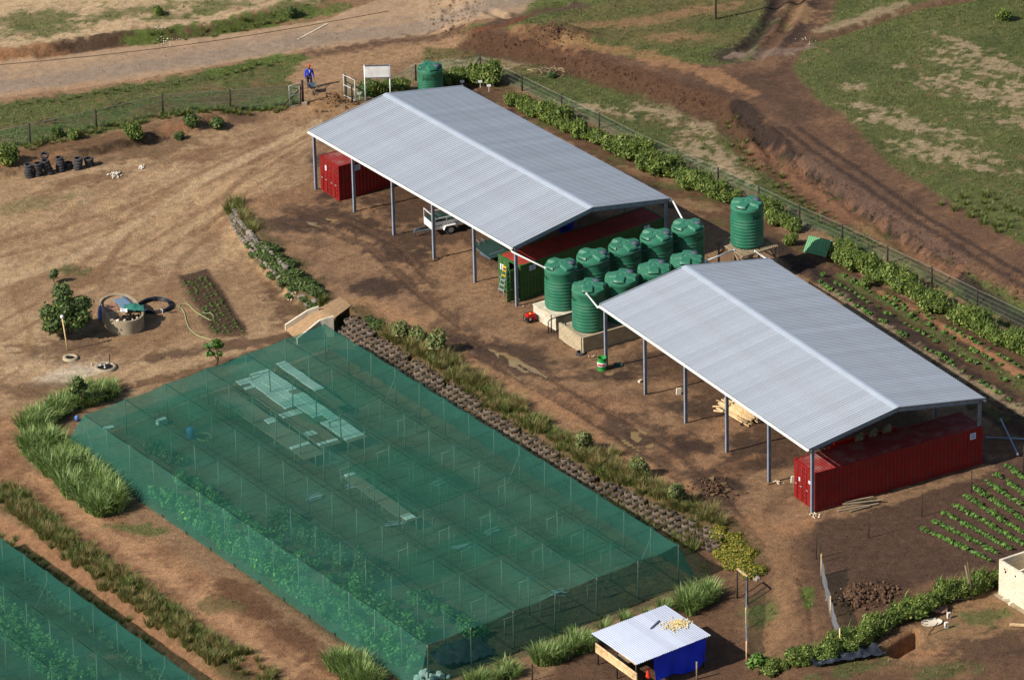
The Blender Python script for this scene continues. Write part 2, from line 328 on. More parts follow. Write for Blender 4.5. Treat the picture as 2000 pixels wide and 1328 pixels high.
# ------------------------------------------------------------------ mesh helpers
def linkobj(name, me, parent=None):
    o = bpy.data.objects.new(name, me); col.objects.link(o)
    if parent is not None: o.parent = parent
    return o
def tag(o, label=None, cat=None, group=None, kind=None):
    if label: o['label'] = label
    if cat: o['category'] = cat
    if group: o['group'] = group
    if kind: o['kind'] = kind
    return o
def thing(name, label, cat, loc=(0, 0, 0), rz=0., group=None):
    o = bpy.data.objects.new(name, None); col.objects.link(o); o.empty_display_size = .2
    o.location = loc; o.rotation_euler = (0, 0, rz)
    return tag(o, label, cat, group)
def copy_tree(o, parent=None):
    c = o.copy(); col.objects.link(c); c.parent = parent
    for ch in list(o.children): copy_tree(ch, c)
    return c
def npmesh(name, V, F, mats, cols=None, smooth=False):
    """V (n,3), F (m,3|4) arrays"""
    me = bpy.data.meshes.new(name); V = np.asarray(V, np.float32); F = np.asarray(F, np.int32); k = F.shape[1]
    me.vertices.add(len(V)); me.vertices.foreach_set('co', V.ravel())
    me.loops.add(F.size); me.loops.foreach_set('vertex_index', F.ravel())
    me.polygons.add(len(F)); me.polygons.foreach_set('loop_start', np.arange(0, F.size, k, dtype=np.int32))
    if smooth: me.polygons.foreach_set('use_smooth', np.ones(len(F), bool))
    if cols is not None:
        a = me.color_attributes.new('Col', 'FLOAT_COLOR', 'POINT'); c4 = np.ones((len(V), 4), np.float32); c4[:, :3] = cols; a.data.foreach_set('color', c4.ravel())
    for q in ([mats] if isinstance(mats, str) else mats): me.materials.append(MATS[q])
    me.update(calc_edges=True); return me

class MB:
    def __init__(s): s.v = []; s.f = []; s.mi = []; s.m = 0; s.sm = []; s.smooth = False
    def add(s, vs, fs):
        b = len(s.v); s.v += [tuple(x) for x in vs]
        for f in fs: s.f.append([b+i for i in f]); s.mi.append(s.m); s.sm.append(s.smooth)
        return s
    def box(s, c, d, rz=0., tilt=None):
        x, y, z = d[0]/2, d[1]/2, d[2]/2; q = [Vector((sx*x, sy*y, sz*z)) for sz in (-1, 1) for sy in (-1, 1) for sx in (-1, 1)]
        if tilt is not None: q = [tilt @ a for a in q]
        if rz: m_ = Matrix.Rotation(rz, 3, 'Z'); q = [m_ @ a for a in q]
        c = Vector(c); return s.add([a+c for a in q], [(0, 2, 3, 1), (4, 5, 7, 6), (0, 1, 5, 4), (2, 6, 7, 3), (0, 4, 6, 2), (1, 3, 7, 5)])
    def bar(s, p, q, w, h, up=(0, 0, 1)):
        p = Vector(p); q = Vector(q); d = (q-p).normalized(); up = Vector(up)
        sd = d.cross(up)
        if sd.length < 1e-4: sd = d.cross(Vector((1, 0, 0)))
        sd.normalize(); u = sd.cross(d).normalized()
        vs = [a+sd*(i*w/2)+u*(j*h/2) for a in (p, q) for (i, j) in ((-1, -1), (1, -1), (1, 1), (-1, 1))]
        return s.add(vs, [(0, 1, 2, 3), (4, 7, 6, 5), (0, 4, 5, 1), (1, 5, 6, 2), (2, 6, 7, 3), (3, 7, 4, 0)])
    def ibeam(s, p, q, w, h, up, t=.02):
        p = Vector(p); q = Vector(q); d = (q-p).normalized(); up = Vector(up); sd = d.cross(up).normalized(); u = sd.cross(d).normalized()
        s.bar(p, q, t, h-2*t-.002, u)
        for k in (-1, 1): s.bar(p+u*(k*(h/2-t/2)), q+u*(k*(h/2-t/2)), w, t, u)
        return s
    def tube(s, path, r, n=8, cap=True, closed=False):
        path = [Vector(a) for a in path]; N = len(path); rs = r if hasattr(r, '__len__') else [r]*N
        vs = []; prev = None
        for i, a in enumerate(path):
            if closed: d = path[(i+1) % N]-path[i-1]
            else: d = path[min(i+1, N-1)]-path[max(i-1, 0)]
            d = d.normalized() if d.length > 1e-9 else Vector((0, 0, 1))
            if prev is None: e = d.cross(Vector((0, 0, 1))); e = e if e.length > 1e-3 else Vector((1, 0, 0))
            else: e = prev-d*prev.dot(d)
            e.normalize(); prev = e; g = d.cross(e)
            vs += [a+(e*math.cos(2*math.pi*k/n)+g*math.sin(2*math.pi*k/n))*rs[i] for k in range(n)]
        fs = []
        for i in range(N if closed else N-1):
            j = (i+1) % N
            for k in range(n): fs.append((i*n+k, i*n+(k+1) % n, j*n+(k+1) % n, j*n+k))
        sm = s.smooth; s.smooth = True; s.add(vs, fs); s.smooth = sm
        if cap and not closed:
            b = len(s.v)-len(vs)
            for o_, rev in ((0, True), ((N-1)*n, False)):
                f = [b+o_+k for k in range(n)]; s.f.append(f[::-1] if rev else f); s.mi.append(s.m); s.sm.append(False)
        return s
    def lathe(s, prof, n=24, c=(0, 0, 0), smooth=True, axis=None):
        vs = []; c = Vector(c)
        for (r, z) in prof:
            for k in range(n):
                a = 2*math.pi*k/n; q = Vector((r*math.cos(a), r*math.sin(a), z))
                if axis is not None: q = axis @ q
                vs.append(q+c)
        fs = [(i*n+k, i*n+(k+1) % n, (i+1)*n+(k+1) % n, (i+1)*n+k) for i in range(len(prof)-1) for k in range(n)]
        sm = s.smooth; s.smooth = smooth; s.add(vs, fs); s.smooth = sm; return s
    def disc(s, c, r, n=20, axis=None, wob=None):
        vs = []
        for k in range(n):
            a = 2*math.pi*k/n; q = Vector((r*math.cos(a), r*math.sin(a), 0))
            if axis is not None: q = axis @ q
            vs.append(q+Vector(c))
        return s.add(vs, [tuple(range(n))])
    def prism(s, poly, z0, z1):
        n = len(poly); vs = [(x, y, z0) for x, y in poly]+[(x, y, z1) for x, y in poly]
        return s.add(vs, [tuple(range(n))[::-1], tuple(range(n, 2*n))]+[(i, (i+1) % n, n+(i+1) % n, n+i) for i in range(n)])
    def mesh(s, name, mats):
        me = bpy.data.meshes.new(name); me.from_pydata(s.v, [], s.f)
        for q in ([mats] if isinstance(mats, str) else mats): me.materials.append(MATS[q])
        me.polygons.foreach_set('material_index', s.mi); me.polygons.foreach_set('use_smooth', s.sm); me.update(); return me
    def build(s, name, mats, parent=None): return linkobj(name, s.mesh(name, mats), parent)

def jitter(me_v, a, seed): r_ = random.Random(seed); return [tuple(c+r_.uniform(-a, a) for c in q) for q in me_v]
def text_mesh(txt, size, name, material):
    cu = bpy.data.curves.new('t', 'FONT'); cu.body = txt; cu.size = size; cu.align_x = 'CENTER'; cu.resolution_u = 3
    o_ = bpy.data.objects.new('t', cu); col.objects.link(o_); bpy.context.view_layer.update()
    me = bpy.data.meshes.new_from_object(o_.evaluated_get(bpy.context.evaluated_depsgraph_get())); me.name = name
    bpy.data.objects.remove(o_); bpy.data.curves.remove(cu); me.materials.clear(); me.materials.append(MATS[material]); return me
ORD = ['first', 'second', 'third', 'fourth', 'fifth', 'sixth', 'seventh', 'eighth', 'ninth', 'tenth', 'eleventh', 'twelfth', 'thirteenth', 'fourteenth', 'fifteenth', 'sixteenth', 'seventeenth', 'eighteenth', 'nineteenth', 'twentieth']
ORD += ['twenty-'+q for q in ORD[:9]]+['thirtieth']+['thirty-'+q for q in ORD[:9]]

# ------------------------------------------------------------------ foliage generators (numpy)
def pal(n, cols, r):
    cols = np.array(cols); i = r.integers(0, len(cols), n); k = r.uniform(.75, 1.25, (n, 1)); return cols[i]*k
def leafcloud(blobs, n, size, cols, seed, up=.35, elong=1.5):
    """many small leaf quads through a union of ellipsoids; returns V,F,C"""
    r = np.random.default_rng(seed); blobs = np.array(blobs, float); w_ = blobs[:, 3]*blobs[:, 4]*blobs[:, 5]; b_ = r.choice(len(blobs), n, p=w_/w_.sum())
    d = r.normal(size=(n, 3)); d /= np.linalg.norm(d, axis=1)[:, None]; rad = r.uniform(.3, 1.05, n)**.6*np.where(r.random(n) < .14, r.uniform(1.05, 1.4, n), 1)
    c = blobs[b_, :3]+d*rad[:, None]*blobs[b_, 3:6]
    nn = d+r.normal(size=(n, 3))*.55+np.array([0, 0, up]); nn /= np.linalg.norm(nn, axis=1)[:, None]
    t = np.cross(nn, r.normal(size=(n, 3))); t /= np.linalg.norm(t, axis=1)[:, None]; q = np.cross(nn, t)
    s_ = size*r.uniform(.6, 1.3, (n, 1)); a = t*s_*elong*.5; b = q*s_*.5
    fold = nn*s_*.12
    V = np.stack([c-a, c-b*.9+fold, c+a, c+b*.9+fold], 1).reshape(-1, 3); F = np.arange(4*n).reshape(-1, 4)
    tone = .8+.4*vnoise(c[:, 0]+seed, c[:, 1]+c[:, 2]*1.7, .45, seed % 11)
    C = np.repeat(pal(n, cols, r)*tone[:, None], 4, 0); return V, F, C
def blades(base, h, lean, wid, cols, seed, droop=.6, seg=3, tip=None):
    """curved tapering grass blades. base (n,3); h (n,), lean (n,2) horizontal direction*amount"""
    r = np.random.default_rng(seed); n = len(base); ang = r.uniform(0, 2*np.pi, n)
    L = np.asarray(lean); ld = np.linalg.norm(L, axis=1)+1e-6; side = np.stack([-L[:, 1]/ld, L[:, 0]/ld, np.zeros(n)], 1)
    mixs = r.uniform(-.6, .6, (n, 1)); side = side+mixs*np.stack([L[:, 0]/ld, L[:, 1]/ld, np.zeros(n)], 1)
    Vs = []
    for k in range(seg+1):
        t = k/seg; hh = h*(t-droop*.5*t**3*np.minimum(ld/np.maximum(h, .01), 1.2)); off = L*(t**1.8)[..., None] if np.ndim(t) else L*t**1.8
        p = base+np.concatenate([off, hh[:, None]], 1); ww = (wid*(1-t)**.7)[:, None] if k < seg else 0*wid[:, None]
        Vs += [p-side*ww*.5, p+side*ww*.5]
    V = np.stack(Vs, 1); m_ = 2*(seg+1); idx = np.arange(n)[:, None]*m_
    F = np.concatenate([idx+np.array([[2*k, 2*k+1, 2*k+3, 2*k+2]]) for k in range(seg)], 0)
    C = np.repeat(pal(n, cols, r), m_, 0)
    if tip is not None:
        C = C.reshape(n, m_, 3); C[:, m_-4:, :] = C[:, m_-4:, :]*.5+np.array(tip)*.5; C = C.reshape(-1, 3)
    return V.reshape(-1, 3), F, C
def join(parts):
    V = []; F = []; C = []; o_ = 0
    for v, f, c in parts: V.append(v); F.append(f+o_); C.append(c); o_ += len(v)
    return np.concatenate(V), np.concatenate(F), np.concatenate(C)
LEAF = [1.28*c_ for c_ in (lin(88, 104, 40), lin(104, 120, 50), lin(68, 86, 34), lin(120, 126, 62), lin(78, 96, 40))]
LEAFD = [1.25*c_ for c_ in (lin(62, 82, 38), lin(78, 98, 46), lin(52, 68, 34), lin(96, 106, 54))]
GRASS = [1.3*c_ for c_ in (lin(84, 100, 40), lin(70, 88, 34), lin(104, 112, 52), lin(124, 120, 66), lin(60, 76, 32))]
FODDER = [1.3*c_ for c_ in (lin(104, 126, 62), lin(126, 146, 82), lin(84, 106, 46), lin(146, 160, 104), lin(70, 92, 40))]
SCRUB = [1.25*c_ for c_ in (lin(92, 96, 48), lin(120, 112, 62), lin(70, 84, 38), lin(142, 122, 76), lin(84, 104, 46), lin(128, 100, 64))]
# ------------------------------------------------------------------ ground tones (soil and turf, plus painted shade below the ledge and far bank)
K = 1.02
def cc(r, g, b): return lin(r, g, b, K)
COL = np.empty(GX.shape+(3,)); COL[:] = cc(152, 118, 84)
WET = np.zeros(GX.shape); GRS = np.zeros(GX.shape)
N1 = fbm(GX, GY, 5, 5, 20, .6); N2 = fbm(GX, GY, 1.6, 4, 21, .65); N3 = fbm(GX, GY, 14, 4, 22)
N4 = fbm(GX*.6+GY*.8, (GY*.6-GX*.8)*3.2, 3.2, 5, 25, .65)
N5 = fbm(GX, GY, .55, 3, 33, .7)
def paint(mask, c, a=1., rag=.55, grass=0., wet=0., nz=None):
    """lay a tone over a soft mask whose border is broken up by noise"""
    global COL, WET, GRS
    nz = (.5*N2+.5*N5) if nz is None else .6*nz+.4*N5
    k = np.clip((mask-.5)*2.4+(nz-.5)*11*rag+.5, 0, 1)*sstep(mask*6)*a if rag else mask*a
    COL = COL*(1-k[..., None])+np.asarray(c)*k[..., None]
    GRS = GRS*(1-k)+k*grass if grass or True else GRS
    WET = np.maximum(WET*(1-k*.5), k*wet)
def pp(l): return [G(a[0], a[1]) for a in l]
def area(l, c, w=1.5, **k): paint(polymask(pp(l), w), c, **k)
def stroke(l, wd, c, **k):
    d = linedist(pp(l), wd*2.5); paint(np.exp(-(d/wd)**2), c, **k)
def spot(px, py, rx, ry, c, ang=0., **k):
    q = G(px, py); dx = GX-q.x; dy = GY-q.y; ca, sa = math.cos(ang), math.sin(ang)
    paint(np.exp(-(((dx*ca+dy*sa)/rx)**2+((-dx*sa+dy*ca)/ry)**2)), c, **k)
DRY = cc(184, 149, 108); SAND = cc(200, 168, 126); ORG = cc(172, 122, 80); RED = cc(150, 108, 74); MUD = cc(96, 70, 50); DARK = cc(70, 52, 40); DKW = cc(58, 45, 38)
BRN = cc(128, 94, 64); TRK = cc(112, 82, 60); GRN = cc(102, 108, 54); GRN2 = cc(92, 100, 50); GRNB = cc(98, 116, 44); STRAW = cc(170, 146, 110); ROADC = cc(164, 134, 102); ROADG = cc(142, 122, 102)
paint(N1, cc(136, 104, 74), .5)
# far side and road
area([(-200, 118), (60, 108), (160, 90), (420, 62), (620, 10), (680, -80), (300, -250), (-300, -250)], SAND, 2)
for q in ((60, 40, 5, 2), (250, 25, 5, 1.5), (430, 12, 4, 1.5), (560, 18, 3, 1), (330, 35, 3, 1), (80, 60, 4, 1.5)): spot(*q, GRN, .3, a=.8, grass=.8)
stroke([(-20, 116), (60, 110), (140, 97), (230, 82), (300, 80), (380, 70), (440, 62), (520, 42)], .8, cc(78, 58, 42), a=.95, nz=N5, rag=.3)  # first shade of the far bank's undercut, painted into the soil colour
stroke([(270, 84), (350, 76), (440, 62), (560, 36), (660, 14)], .9, GRNB, a=.8, grass=1, nz=N5)
stroke([(-20, 112), (40, 112), (110, 105)], .9, ORG, a=.7)
area([(-200, 146), (0, 122), (150, 106), (300, 86), (480, 62), (640, 38), (740, 0), (760, -90), (1250, -90), (1110, 0), (1000, 38), (870, 62), (740, 82), (610, 100), (480, 118), (330, 146), (180, 170), (0, 192), (-200, 222)], ROADC, 1.2, rag=.25)
stroke([(-100, 182), (150, 150), (400, 112), (650, 72), (860, 42), (1050, -10)], 1.5, ROADG, a=.9, rag=.3, nz=N4)
stroke([(-100, 160), (150, 130), (400, 92), (700, 46), (900, 10)], .5, ROADG, a=.4, rag=.3, nz=N4)
stroke([(-60, 206), (150, 180), (330, 155), (480, 128), (600, 108)], 1.1, cc(158, 122, 88), a=.9)
# verge grass and fence strip
area([(-100, 215), (100, 192), (330, 152), (470, 122), (540, 108), (640, 118), (640, 160), (588, 204), (455, 218), (325, 232), (190, 262), (0, 295), (-100, 310)], GRN, 1.6, grass=.9)
vm = polymask(pp([(-100, 215), (100, 192), (330, 152), (470, 122), (540, 108), (640, 118), (640, 160), (588, 204), (455, 218), (325, 232), (190, 262), (0, 295), (-100, 310)]), 1.6); paint(vm*np.clip((N2-.52)*7, 0, 1), cc(134, 112, 72), .65, rag=0, grass=.4); paint(vm*np.clip((N1-.56)*7, 0, 1), cc(120, 98, 64), .6, rag=0, grass=.3)
for q in ((300, 215, 3, 1.2), (420, 195, 3, 1.3), (95, 240, 1.5, .8), (520, 180, 3, 1.5), (330, 190, 2.5, .8), (180, 235, 2, 1)): spot(*q, cc(112, 92, 58), .4, a=.75, grass=.3)
stroke([(20, 205), (230, 178), (420, 150), (520, 122)], .7, GRN2, a=.8, grass=1)
stroke([(430, 140), (540, 112), (600, 118)], .9, GRNB, a=.8, grass=1)
area([(-60, 345), (60, 328), (150, 304), (330, 266), (470, 222), (330, 236), (190, 268), (0, 298)], cc(124, 92, 62), 1.2, grass=.2)
stroke([(-60, 352), (60, 333), (150, 309), (220, 291), (335, 266)], .5, cc(56, 42, 30), a=.95, nz=N5)  # undercut shade below the yard ledge, painted as a dark line
for q in ((340, 250, 2.2, 1.), (110, 315, 2, .7), (40, 318, 2, .8)): spot(*q, ORG, .3, a=.7)
# driveway at the gate
area([(560, 150), (600, 118), (720, 92), (900, 62), (960, 50), (1000, 60), (900, 90), (760, 128), (690, 150), (720, 190), (650, 240), (560, 270), (520, 230), (590, 205)], cc(170, 132, 94), 1.5)
spot(655, 195, 2.6, 1.6, cc(150, 112, 66), .2, a=.8); spot(560, 250, 3, 1.5, MUD, .4, a=.6); spot(470, 235, 2.6, 1, MUD, .4, a=.7)
stroke([(620, 105), (700, 92), (790, 78), (900, 60)], .8, cc(96, 70, 52), a=.75, nz=N5)
# dry yard
yard = [(-150, 365), (60, 338), (340, 268), (560, 232), (640, 258), (606, 300), (612, 350), (560, 372), (462, 384), (520, 492), (640, 598), (560, 660), (400, 722), (235, 792), (60, 800), (-150, 860)]
area(yard, DRY, 3, rag=.35)
ym = polymask(pp(yard), 3)
paint(ym*np.clip((N4-.45)*6, 0, 1), cc(144, 110, 78), .6, rag=0); paint(ym*np.clip((N1-.56)*5, 0, 1), SAND, .7, rag=0)
paint(ym*np.clip((N3-.55)*6, 0, 1), cc(140, 106, 72), .6, rag=0)
spot(300, 292, 5, 1.5, cc(116, 88, 60), .4, a=.8); spot(170, 350, 3, 1, cc(122, 92, 62), .3, a=.8); spot(400, 300, 4, 1.5, cc(130, 98, 66), .4, a=.7)
spot(190, 540, 3, 2, cc(132, 100, 66), a=.8); spot(130, 680, 3, 2.5, MUD, a=.7); spot(560, 520, 2, 2, cc(120, 84, 58), a=.8); spot(560, 600, 1.8, 2.2, MUD, a=.8); spot(150, 530, 1.6, .8, GRN2, a=.7, grass=.6)
spot(60, 400, 3, 1.2, cc(128, 118, 72), .3, a=.6, grass=.2)
stroke([(300, 700), (420, 676), (560, 660)], .8, MUD, a=.85); stroke([(170, 770), (330, 738), (520, 690)], .7, cc(110, 80, 54), a=.8, nz=N5); spot(120, 735, 3, 1.3, cc(208, 188, 160), .3, a=.8)
spot(50, 760, 3, 1.6, cc(116, 86, 58), a=.8); stroke([(-20, 760), (40, 720), (60, 650), (20, 560)], .25, cc(148, 110, 74), a=.6)
area([(350, 540), (418, 650), (484, 644), (406, 524)], cc(88, 66, 50), .8, rag=.2)
for l in ([(600, 250), (500, 290), (400, 335), (260, 400), (100, 450), (-40, 480)], [(612, 262), (515, 305), (420, 352), (280, 420), (120, 475), (-40, 510)], [(590, 280), (520, 330), (440, 380), (350, 440), (240, 500)], [(600, 292), (535, 345), (455, 398), (368, 460), (262, 525)], [(-20, 640), (60, 600), (160, 520), (230, 440), (330, 370)], [(10, 665), (85, 620), (185, 540), (255, 455), (350, 385)], [(560, 260), (420, 300), (250, 330), (60, 380)], [(300, 690), (340, 640), (330, 560), (360, 500), (440, 430)]):
    stroke(l, .3, cc(140, 104, 72), a=.6, nz=N4, rag=.35)
stroke([(620, 240), (480, 310), (330, 400), (150, 500), (-20, 560)], .5, SAND, a=.6, nz=N4, rag=.4)
# work yard between net and sheds
work = [(612, 300), (640, 258), (760, 300), (1005, 486), (1120, 520), (1190, 600), (1590, 880), (1640, 1000), (1600, 1060), (1580, 1140), (1500, 1120), (1400, 1010), (1280, 930), (1100, 820), (960, 730), (700, 612), (640, 585), (520, 470), (470, 390), (560, 372), (606, 350)]
area(work, cc(154, 118, 84), 1.6, rag=.4)
wm = polymask(pp(work), 1.6)
paint(wm*np.clip((N2-.5)*6, 0, 1), cc(104, 78, 58), .5, rag=0, wet=.2); paint(wm*np.clip((N4-.5)*5, 0, 1), cc(112, 82, 58), .75, rag=0, wet=.2); paint(wm*np.clip((N1-.58)*6, 0, 1), cc(172, 130, 88), .7, rag=0); paint(wm*np.clip((N3-.6)*6, 0, 1), cc(170, 112, 74), .5, rag=0)
for q in ((620, 432, 3.2, 1.6, .1), (800, 470, 3., 2., 0), (790, 500, 2., 1.2, 0), (700, 440, 2.2, 1., 0), (750, 560, 2., 1.4, 0), (830, 400, 4, 2.5, .4), (985, 700, 4, 1.9, -.6), (1180, 665, 1.8, 1, 0), (1250, 858, 3.2, 1.7, -.7), (1390, 955, 1.9, 2., 0), (1480, 868, 2.6, 1.7, .2), (1510, 900, 2.4, 1., .3), (1300, 700, 3.4, 1.6, .3), (1400, 790, 3, 1.6, .3), (1200, 735, 1.6, .8, 0), (900, 670, 2.5, 1., -.5), (1350, 870, 2, .8, -.6), (1120, 650, 1.6, .8, 0), (660, 375, 2.5, 1, .4), (640, 320, 1, 2, .5)):
    spot(q[0], q[1], q[2]*1.25, q[3]*1.3, DARK if q[2] < 3 else cc(80, 60, 46), q[4], a=.92, wet=.8, rag=.42)
for l in rut: stroke(l, .5, cc(92, 68, 50), a=.75, nz=N5, wet=.4)
stroke([(520, 400), (600, 380), (640, 330)], 1., cc(150, 112, 78), a=.8); stroke([(760, 610), (900, 700), (1080, 800), (1220, 900), (1340, 960)], .9, cc(176, 130, 88), a=.7); stroke([(1440, 1020), (1520, 1040), (1580, 1020)], .9, ORG, a=.7)
# floors of the sheds
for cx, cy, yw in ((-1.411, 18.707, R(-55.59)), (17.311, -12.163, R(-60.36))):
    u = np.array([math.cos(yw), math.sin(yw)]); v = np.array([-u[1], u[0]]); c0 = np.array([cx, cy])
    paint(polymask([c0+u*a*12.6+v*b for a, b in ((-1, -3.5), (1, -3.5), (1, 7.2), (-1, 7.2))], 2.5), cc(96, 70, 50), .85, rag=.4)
# behind the sheds: beds, weeds, paths
area([(905, 165), (960, 150), (1200, 290), (1480, 420), (1600, 490), (1800, 600), (2100, 720), (2100, 900), (1930, 790), (1507, 500), (1310, 392)], cc(104, 76, 52), 1.5, rag=.3)
bm_ = polymask(pp([(905, 165), (960, 150), (1200, 290), (1480, 420), (1600, 490), (1800, 600), (2100, 720), (2100, 900), (1930, 790), (1507, 500), (1310, 392)]), 1.5)
paint(bm_*np.clip((N2-.55)*6, 0, 1), GRN2, .6, rag=0, grass=.7)
stroke([(1500, 470), (1570, 520), (1700, 605), (1850, 705), (2010, 810)], .8, DKW, a=.95); stroke([(1520, 545), (1650, 625), (1830, 740), (2010, 855)], .8, DARK, a=.9); stroke([(1550, 500), (1720, 585), (1900, 680), (2010, 745)], .7, DARK, a=.8)
stroke([(1600, 560), (1700, 625), (1800, 690), (1920, 760), (2010, 815)], .4, STRAW, a=.7, grass=.4, nz=N5); stroke([(1590, 580), (1680, 640), (1800, 720), (1960, 820)], .35, GRN, a=.8, grass=1)
stroke([(1640, 540), (1760, 610), (1900, 700), (2010, 760)], .4, GRN, a=.8, grass=1); stroke([(1720, 570), (1800, 610), (1880, 660), (1990, 730)], .35, ORG, a=.7)
stroke([(905, 175), (1100, 285), (1310, 400)], .8, DKW, a=.9); spot(1080, 245, 2, .8, GRN, -.5, a=.8, grass=1); spot(1270, 340, 2.2, .7, cc(150, 116, 80), -.5, a=.7); spot(1010, 200, 2, .8, cc(122, 96, 62), -.5, a=.7)
spot(1350, 400, 4, .8, cc(150, 116, 80), -.5, a=.7); spot(1540, 455, 2, .6, cc(146, 112, 78), -.5, a=.8); spot(1620, 445, 2.4, .7, cc(150, 128, 112), -.5, a=.9)
# grass between fence and track bank
strip = [(830, 95), (930, 92), (1060, 112), (1190, 155), (1320, 196), (1410, 222), (1470, 268), (1560, 330), (1640, 382), (1720, 428), (1800, 478), (1900, 535), (2000, 590), (2100, 650), (2100, 690), (2000, 640), (1910, 590), (1730, 490), (1560, 412), (1400, 340), (1170, 236), (1020, 163), (935, 118), (830, 150)]
area(strip, GRN2, 1.2, rag=.35, grass=.9)
sm_ = polymask(pp(strip), 1.2)
paint(sm_*np.clip((N1-.55)*6, 0, 1), cc(140, 110, 70), .7, rag=0, grass=.3); paint(sm_*np.clip((N2-.54)*7, 0, 1), cc(132, 108, 74), .6, rag=0, grass=.4)
for q in ((1310, 215, 2.6, 2., -.5), (1370, 245, 2.6, 1.6, -.5), (1400, 305, 3., 2.4, -.5), (1460, 340, 2.4, 1.5, -.5), (1000, 120, 2, 1, 0), (870, 130, 3, 1, .2), (1180, 215, 3, .5, -.5), (1620, 430, 2.4, .7, -.5)): spot(*q[:4], STRAW, q[4], a=.9, grass=.3, nz=N5)
stroke([(1420, 230), (1440, 290), (1500, 350), (1600, 430), (1700, 500)], .9, GRN2, a=.9, grass=1); spot(1180, 175, 4.5, 2.2, GRN, -.3, a=.8, grass=1)
# upper right: bank, track, field
area([(930, 92), (1060, 112), (1190, 155), (1320, 196), (1410, 222), (1460, 275), (1520, 338), (1600, 405), (1850, 570), (2100, 715), (2100, -100), (1130, -100), (1000, 40), (900, 62)], GRN, 1.2, grass=.95)
fm = polymask(pp([(1560, 130), (1720, 330), (1950, 500), (2100, 600), (2100, -100), (1640, -100), (1600, 80)]), 2)
paint(fm*np.clip((N3-.5)*5, 0, 1), cc(98, 100, 48), .7, rag=0, grass=1); paint(fm*np.clip((.45-N1)*5, 0, 1), cc(76, 86, 42), .7, rag=0, grass=1)
paint(fm*np.clip((N2-.56)*6, 0, 1), cc(126, 118, 74), .4, rag=0, grass=.7)
for q in ((1945, 130, 5.5, 2.2, -.6), (1900, 175, 4.5, 2., -.5), (1975, 190, 5, 2, -.6), (1700, 210, 3, .8, -.6), (1780, 245, 5, 1.2, -.6), (1850, 300, 4.5, 1.8, -.5), (1665, 170, 1.2, .9, 0), (1930, 330, 3, .8, -.5), (1860, 80, 3, .6, -.8), (1760, 130, .8, .6, 0), (2000, 240, 4, 1, -.4), (1690, 235, 1.4, .6, 0)): spot(q[0], q[1], q[2]*.72, q[3]*.72, STRAW, q[4], a=.85, grass=.35, nz=N5, rag=.7)
trk = [(900, 62), (980, 55), (1100, 90), (1250, 115), (1400, 130), (1470, 120), (1490, 70), (1520, -60), (1660, -60), (1610, 60), (1560, 110), (1545, 140), (1590, 190), (1662, 241), (1701, 289), (1761, 337), (1822, 376), (1912, 430), (2000, 480), (2100, 535), (2100, 650), (2000, 590), (1900, 535), (1800, 478), (1720, 428), (1640, 382), (1560, 330), (1470, 268), (1400, 218), (1320, 192), (1190, 150), (1060, 108), (930, 90)]
area(trk, TRK, 1.4, rag=.3)
tm = polymask(pp(trk), 1.4)
paint(tm*np.clip((N4-.5)*5, 0, 1), cc(140, 104, 72), .7, rag=0); paint(tm*np.clip((.45-N1)*6, 0, 1), cc(84, 62, 48), .7, rag=0)
stroke([(930, 84), (1060, 100), (1200, 145), (1330, 188), (1420, 216), (1470, 280), (1530, 345), (1650, 430)], 1.5, cc(92, 64, 44), a=.95, rag=.3); stroke([(1010, 60), (1120, 82), (1250, 105), (1400, 150), (1460, 180)], .9, cc(170, 124, 82), a=.7, nz=N4)
stroke([(1440, 200), (1490, 262), (1550, 305), (1640, 372), (1740, 440), (1830, 510), (2010, 640)], .7, DKW, a=.95, rag=.3); stroke([(1575, 300), (1660, 365), (1760, 430), (1870, 510)], .9, cc(108, 82, 66), a=.8)
for o_ in (26, 60): stroke([(1500+o_, 250), (1570+o_, 300), (1660+o_, 362), (1750+o_, 425), (1860+o_, 490), (2010+o_, 580)], .28, cc(66, 50, 42), a=.8, nz=N5, rag=.3)
stroke([(1480, 300), (1560, 360), (1640, 415), (1720, 470), (1850, 545)], 1.0, cc(134, 94, 66), a=.75); stroke([(1515, -30), (1500, 40), (1460, 90), (1420, 110)], 1.1, DKW, a=.9); stroke([(1600, -20), (1570, 50), (1520, 100)], .7, DKW, a=.8); spot(1500, 105, 3, 1., cc(142, 118, 100), .2, a=.8); spot(1565, 25, 1.6, 2.2, cc(160, 124, 84), 0, a=.7)
stroke([(1600, 76), (1690, 46), (1760, 24), (1900, -6)], .8, cc(120, 92, 66), a=.95); stroke([(1600, 60), (1650, 48), (1700, 30), (1760, 10)], .6, STRAW, a=.7)
area([(1040, 45), (1130, 20), (1250, -10), (1330, -40), (1500, -60), (1490, 30), (1440, 85), (1300, 90), (1150, 75)], cc(112, 104, 58), 2, rag=.35, grass=.7)
for q in ((1250, 40, 5, 1.2, .3), (1160, 50, 3, 1, .2), (1330, 70, 4, 1., .1), (1380, 20, 3, 1, .3)): spot(*q[:4], cc(150, 114, 76), q[4], a=.8, grass=.2)
spot(1420, 50, 3, 2, GRN2, 0, a=.8, grass=1); spot(1210, 30, 3, 1, GRN, .3, a=.7, grass=1); stroke([(960, 50), (1040, 30), (1120, 10)], .9, cc(96, 74, 58), a=.9); spot(1090, 62, 3, 1.2, cc(104, 74, 50), -.2, a=.9); stroke([(930, 62), (985, 50), (1040, 30)], .4, cc(120, 72, 46), a=.8)
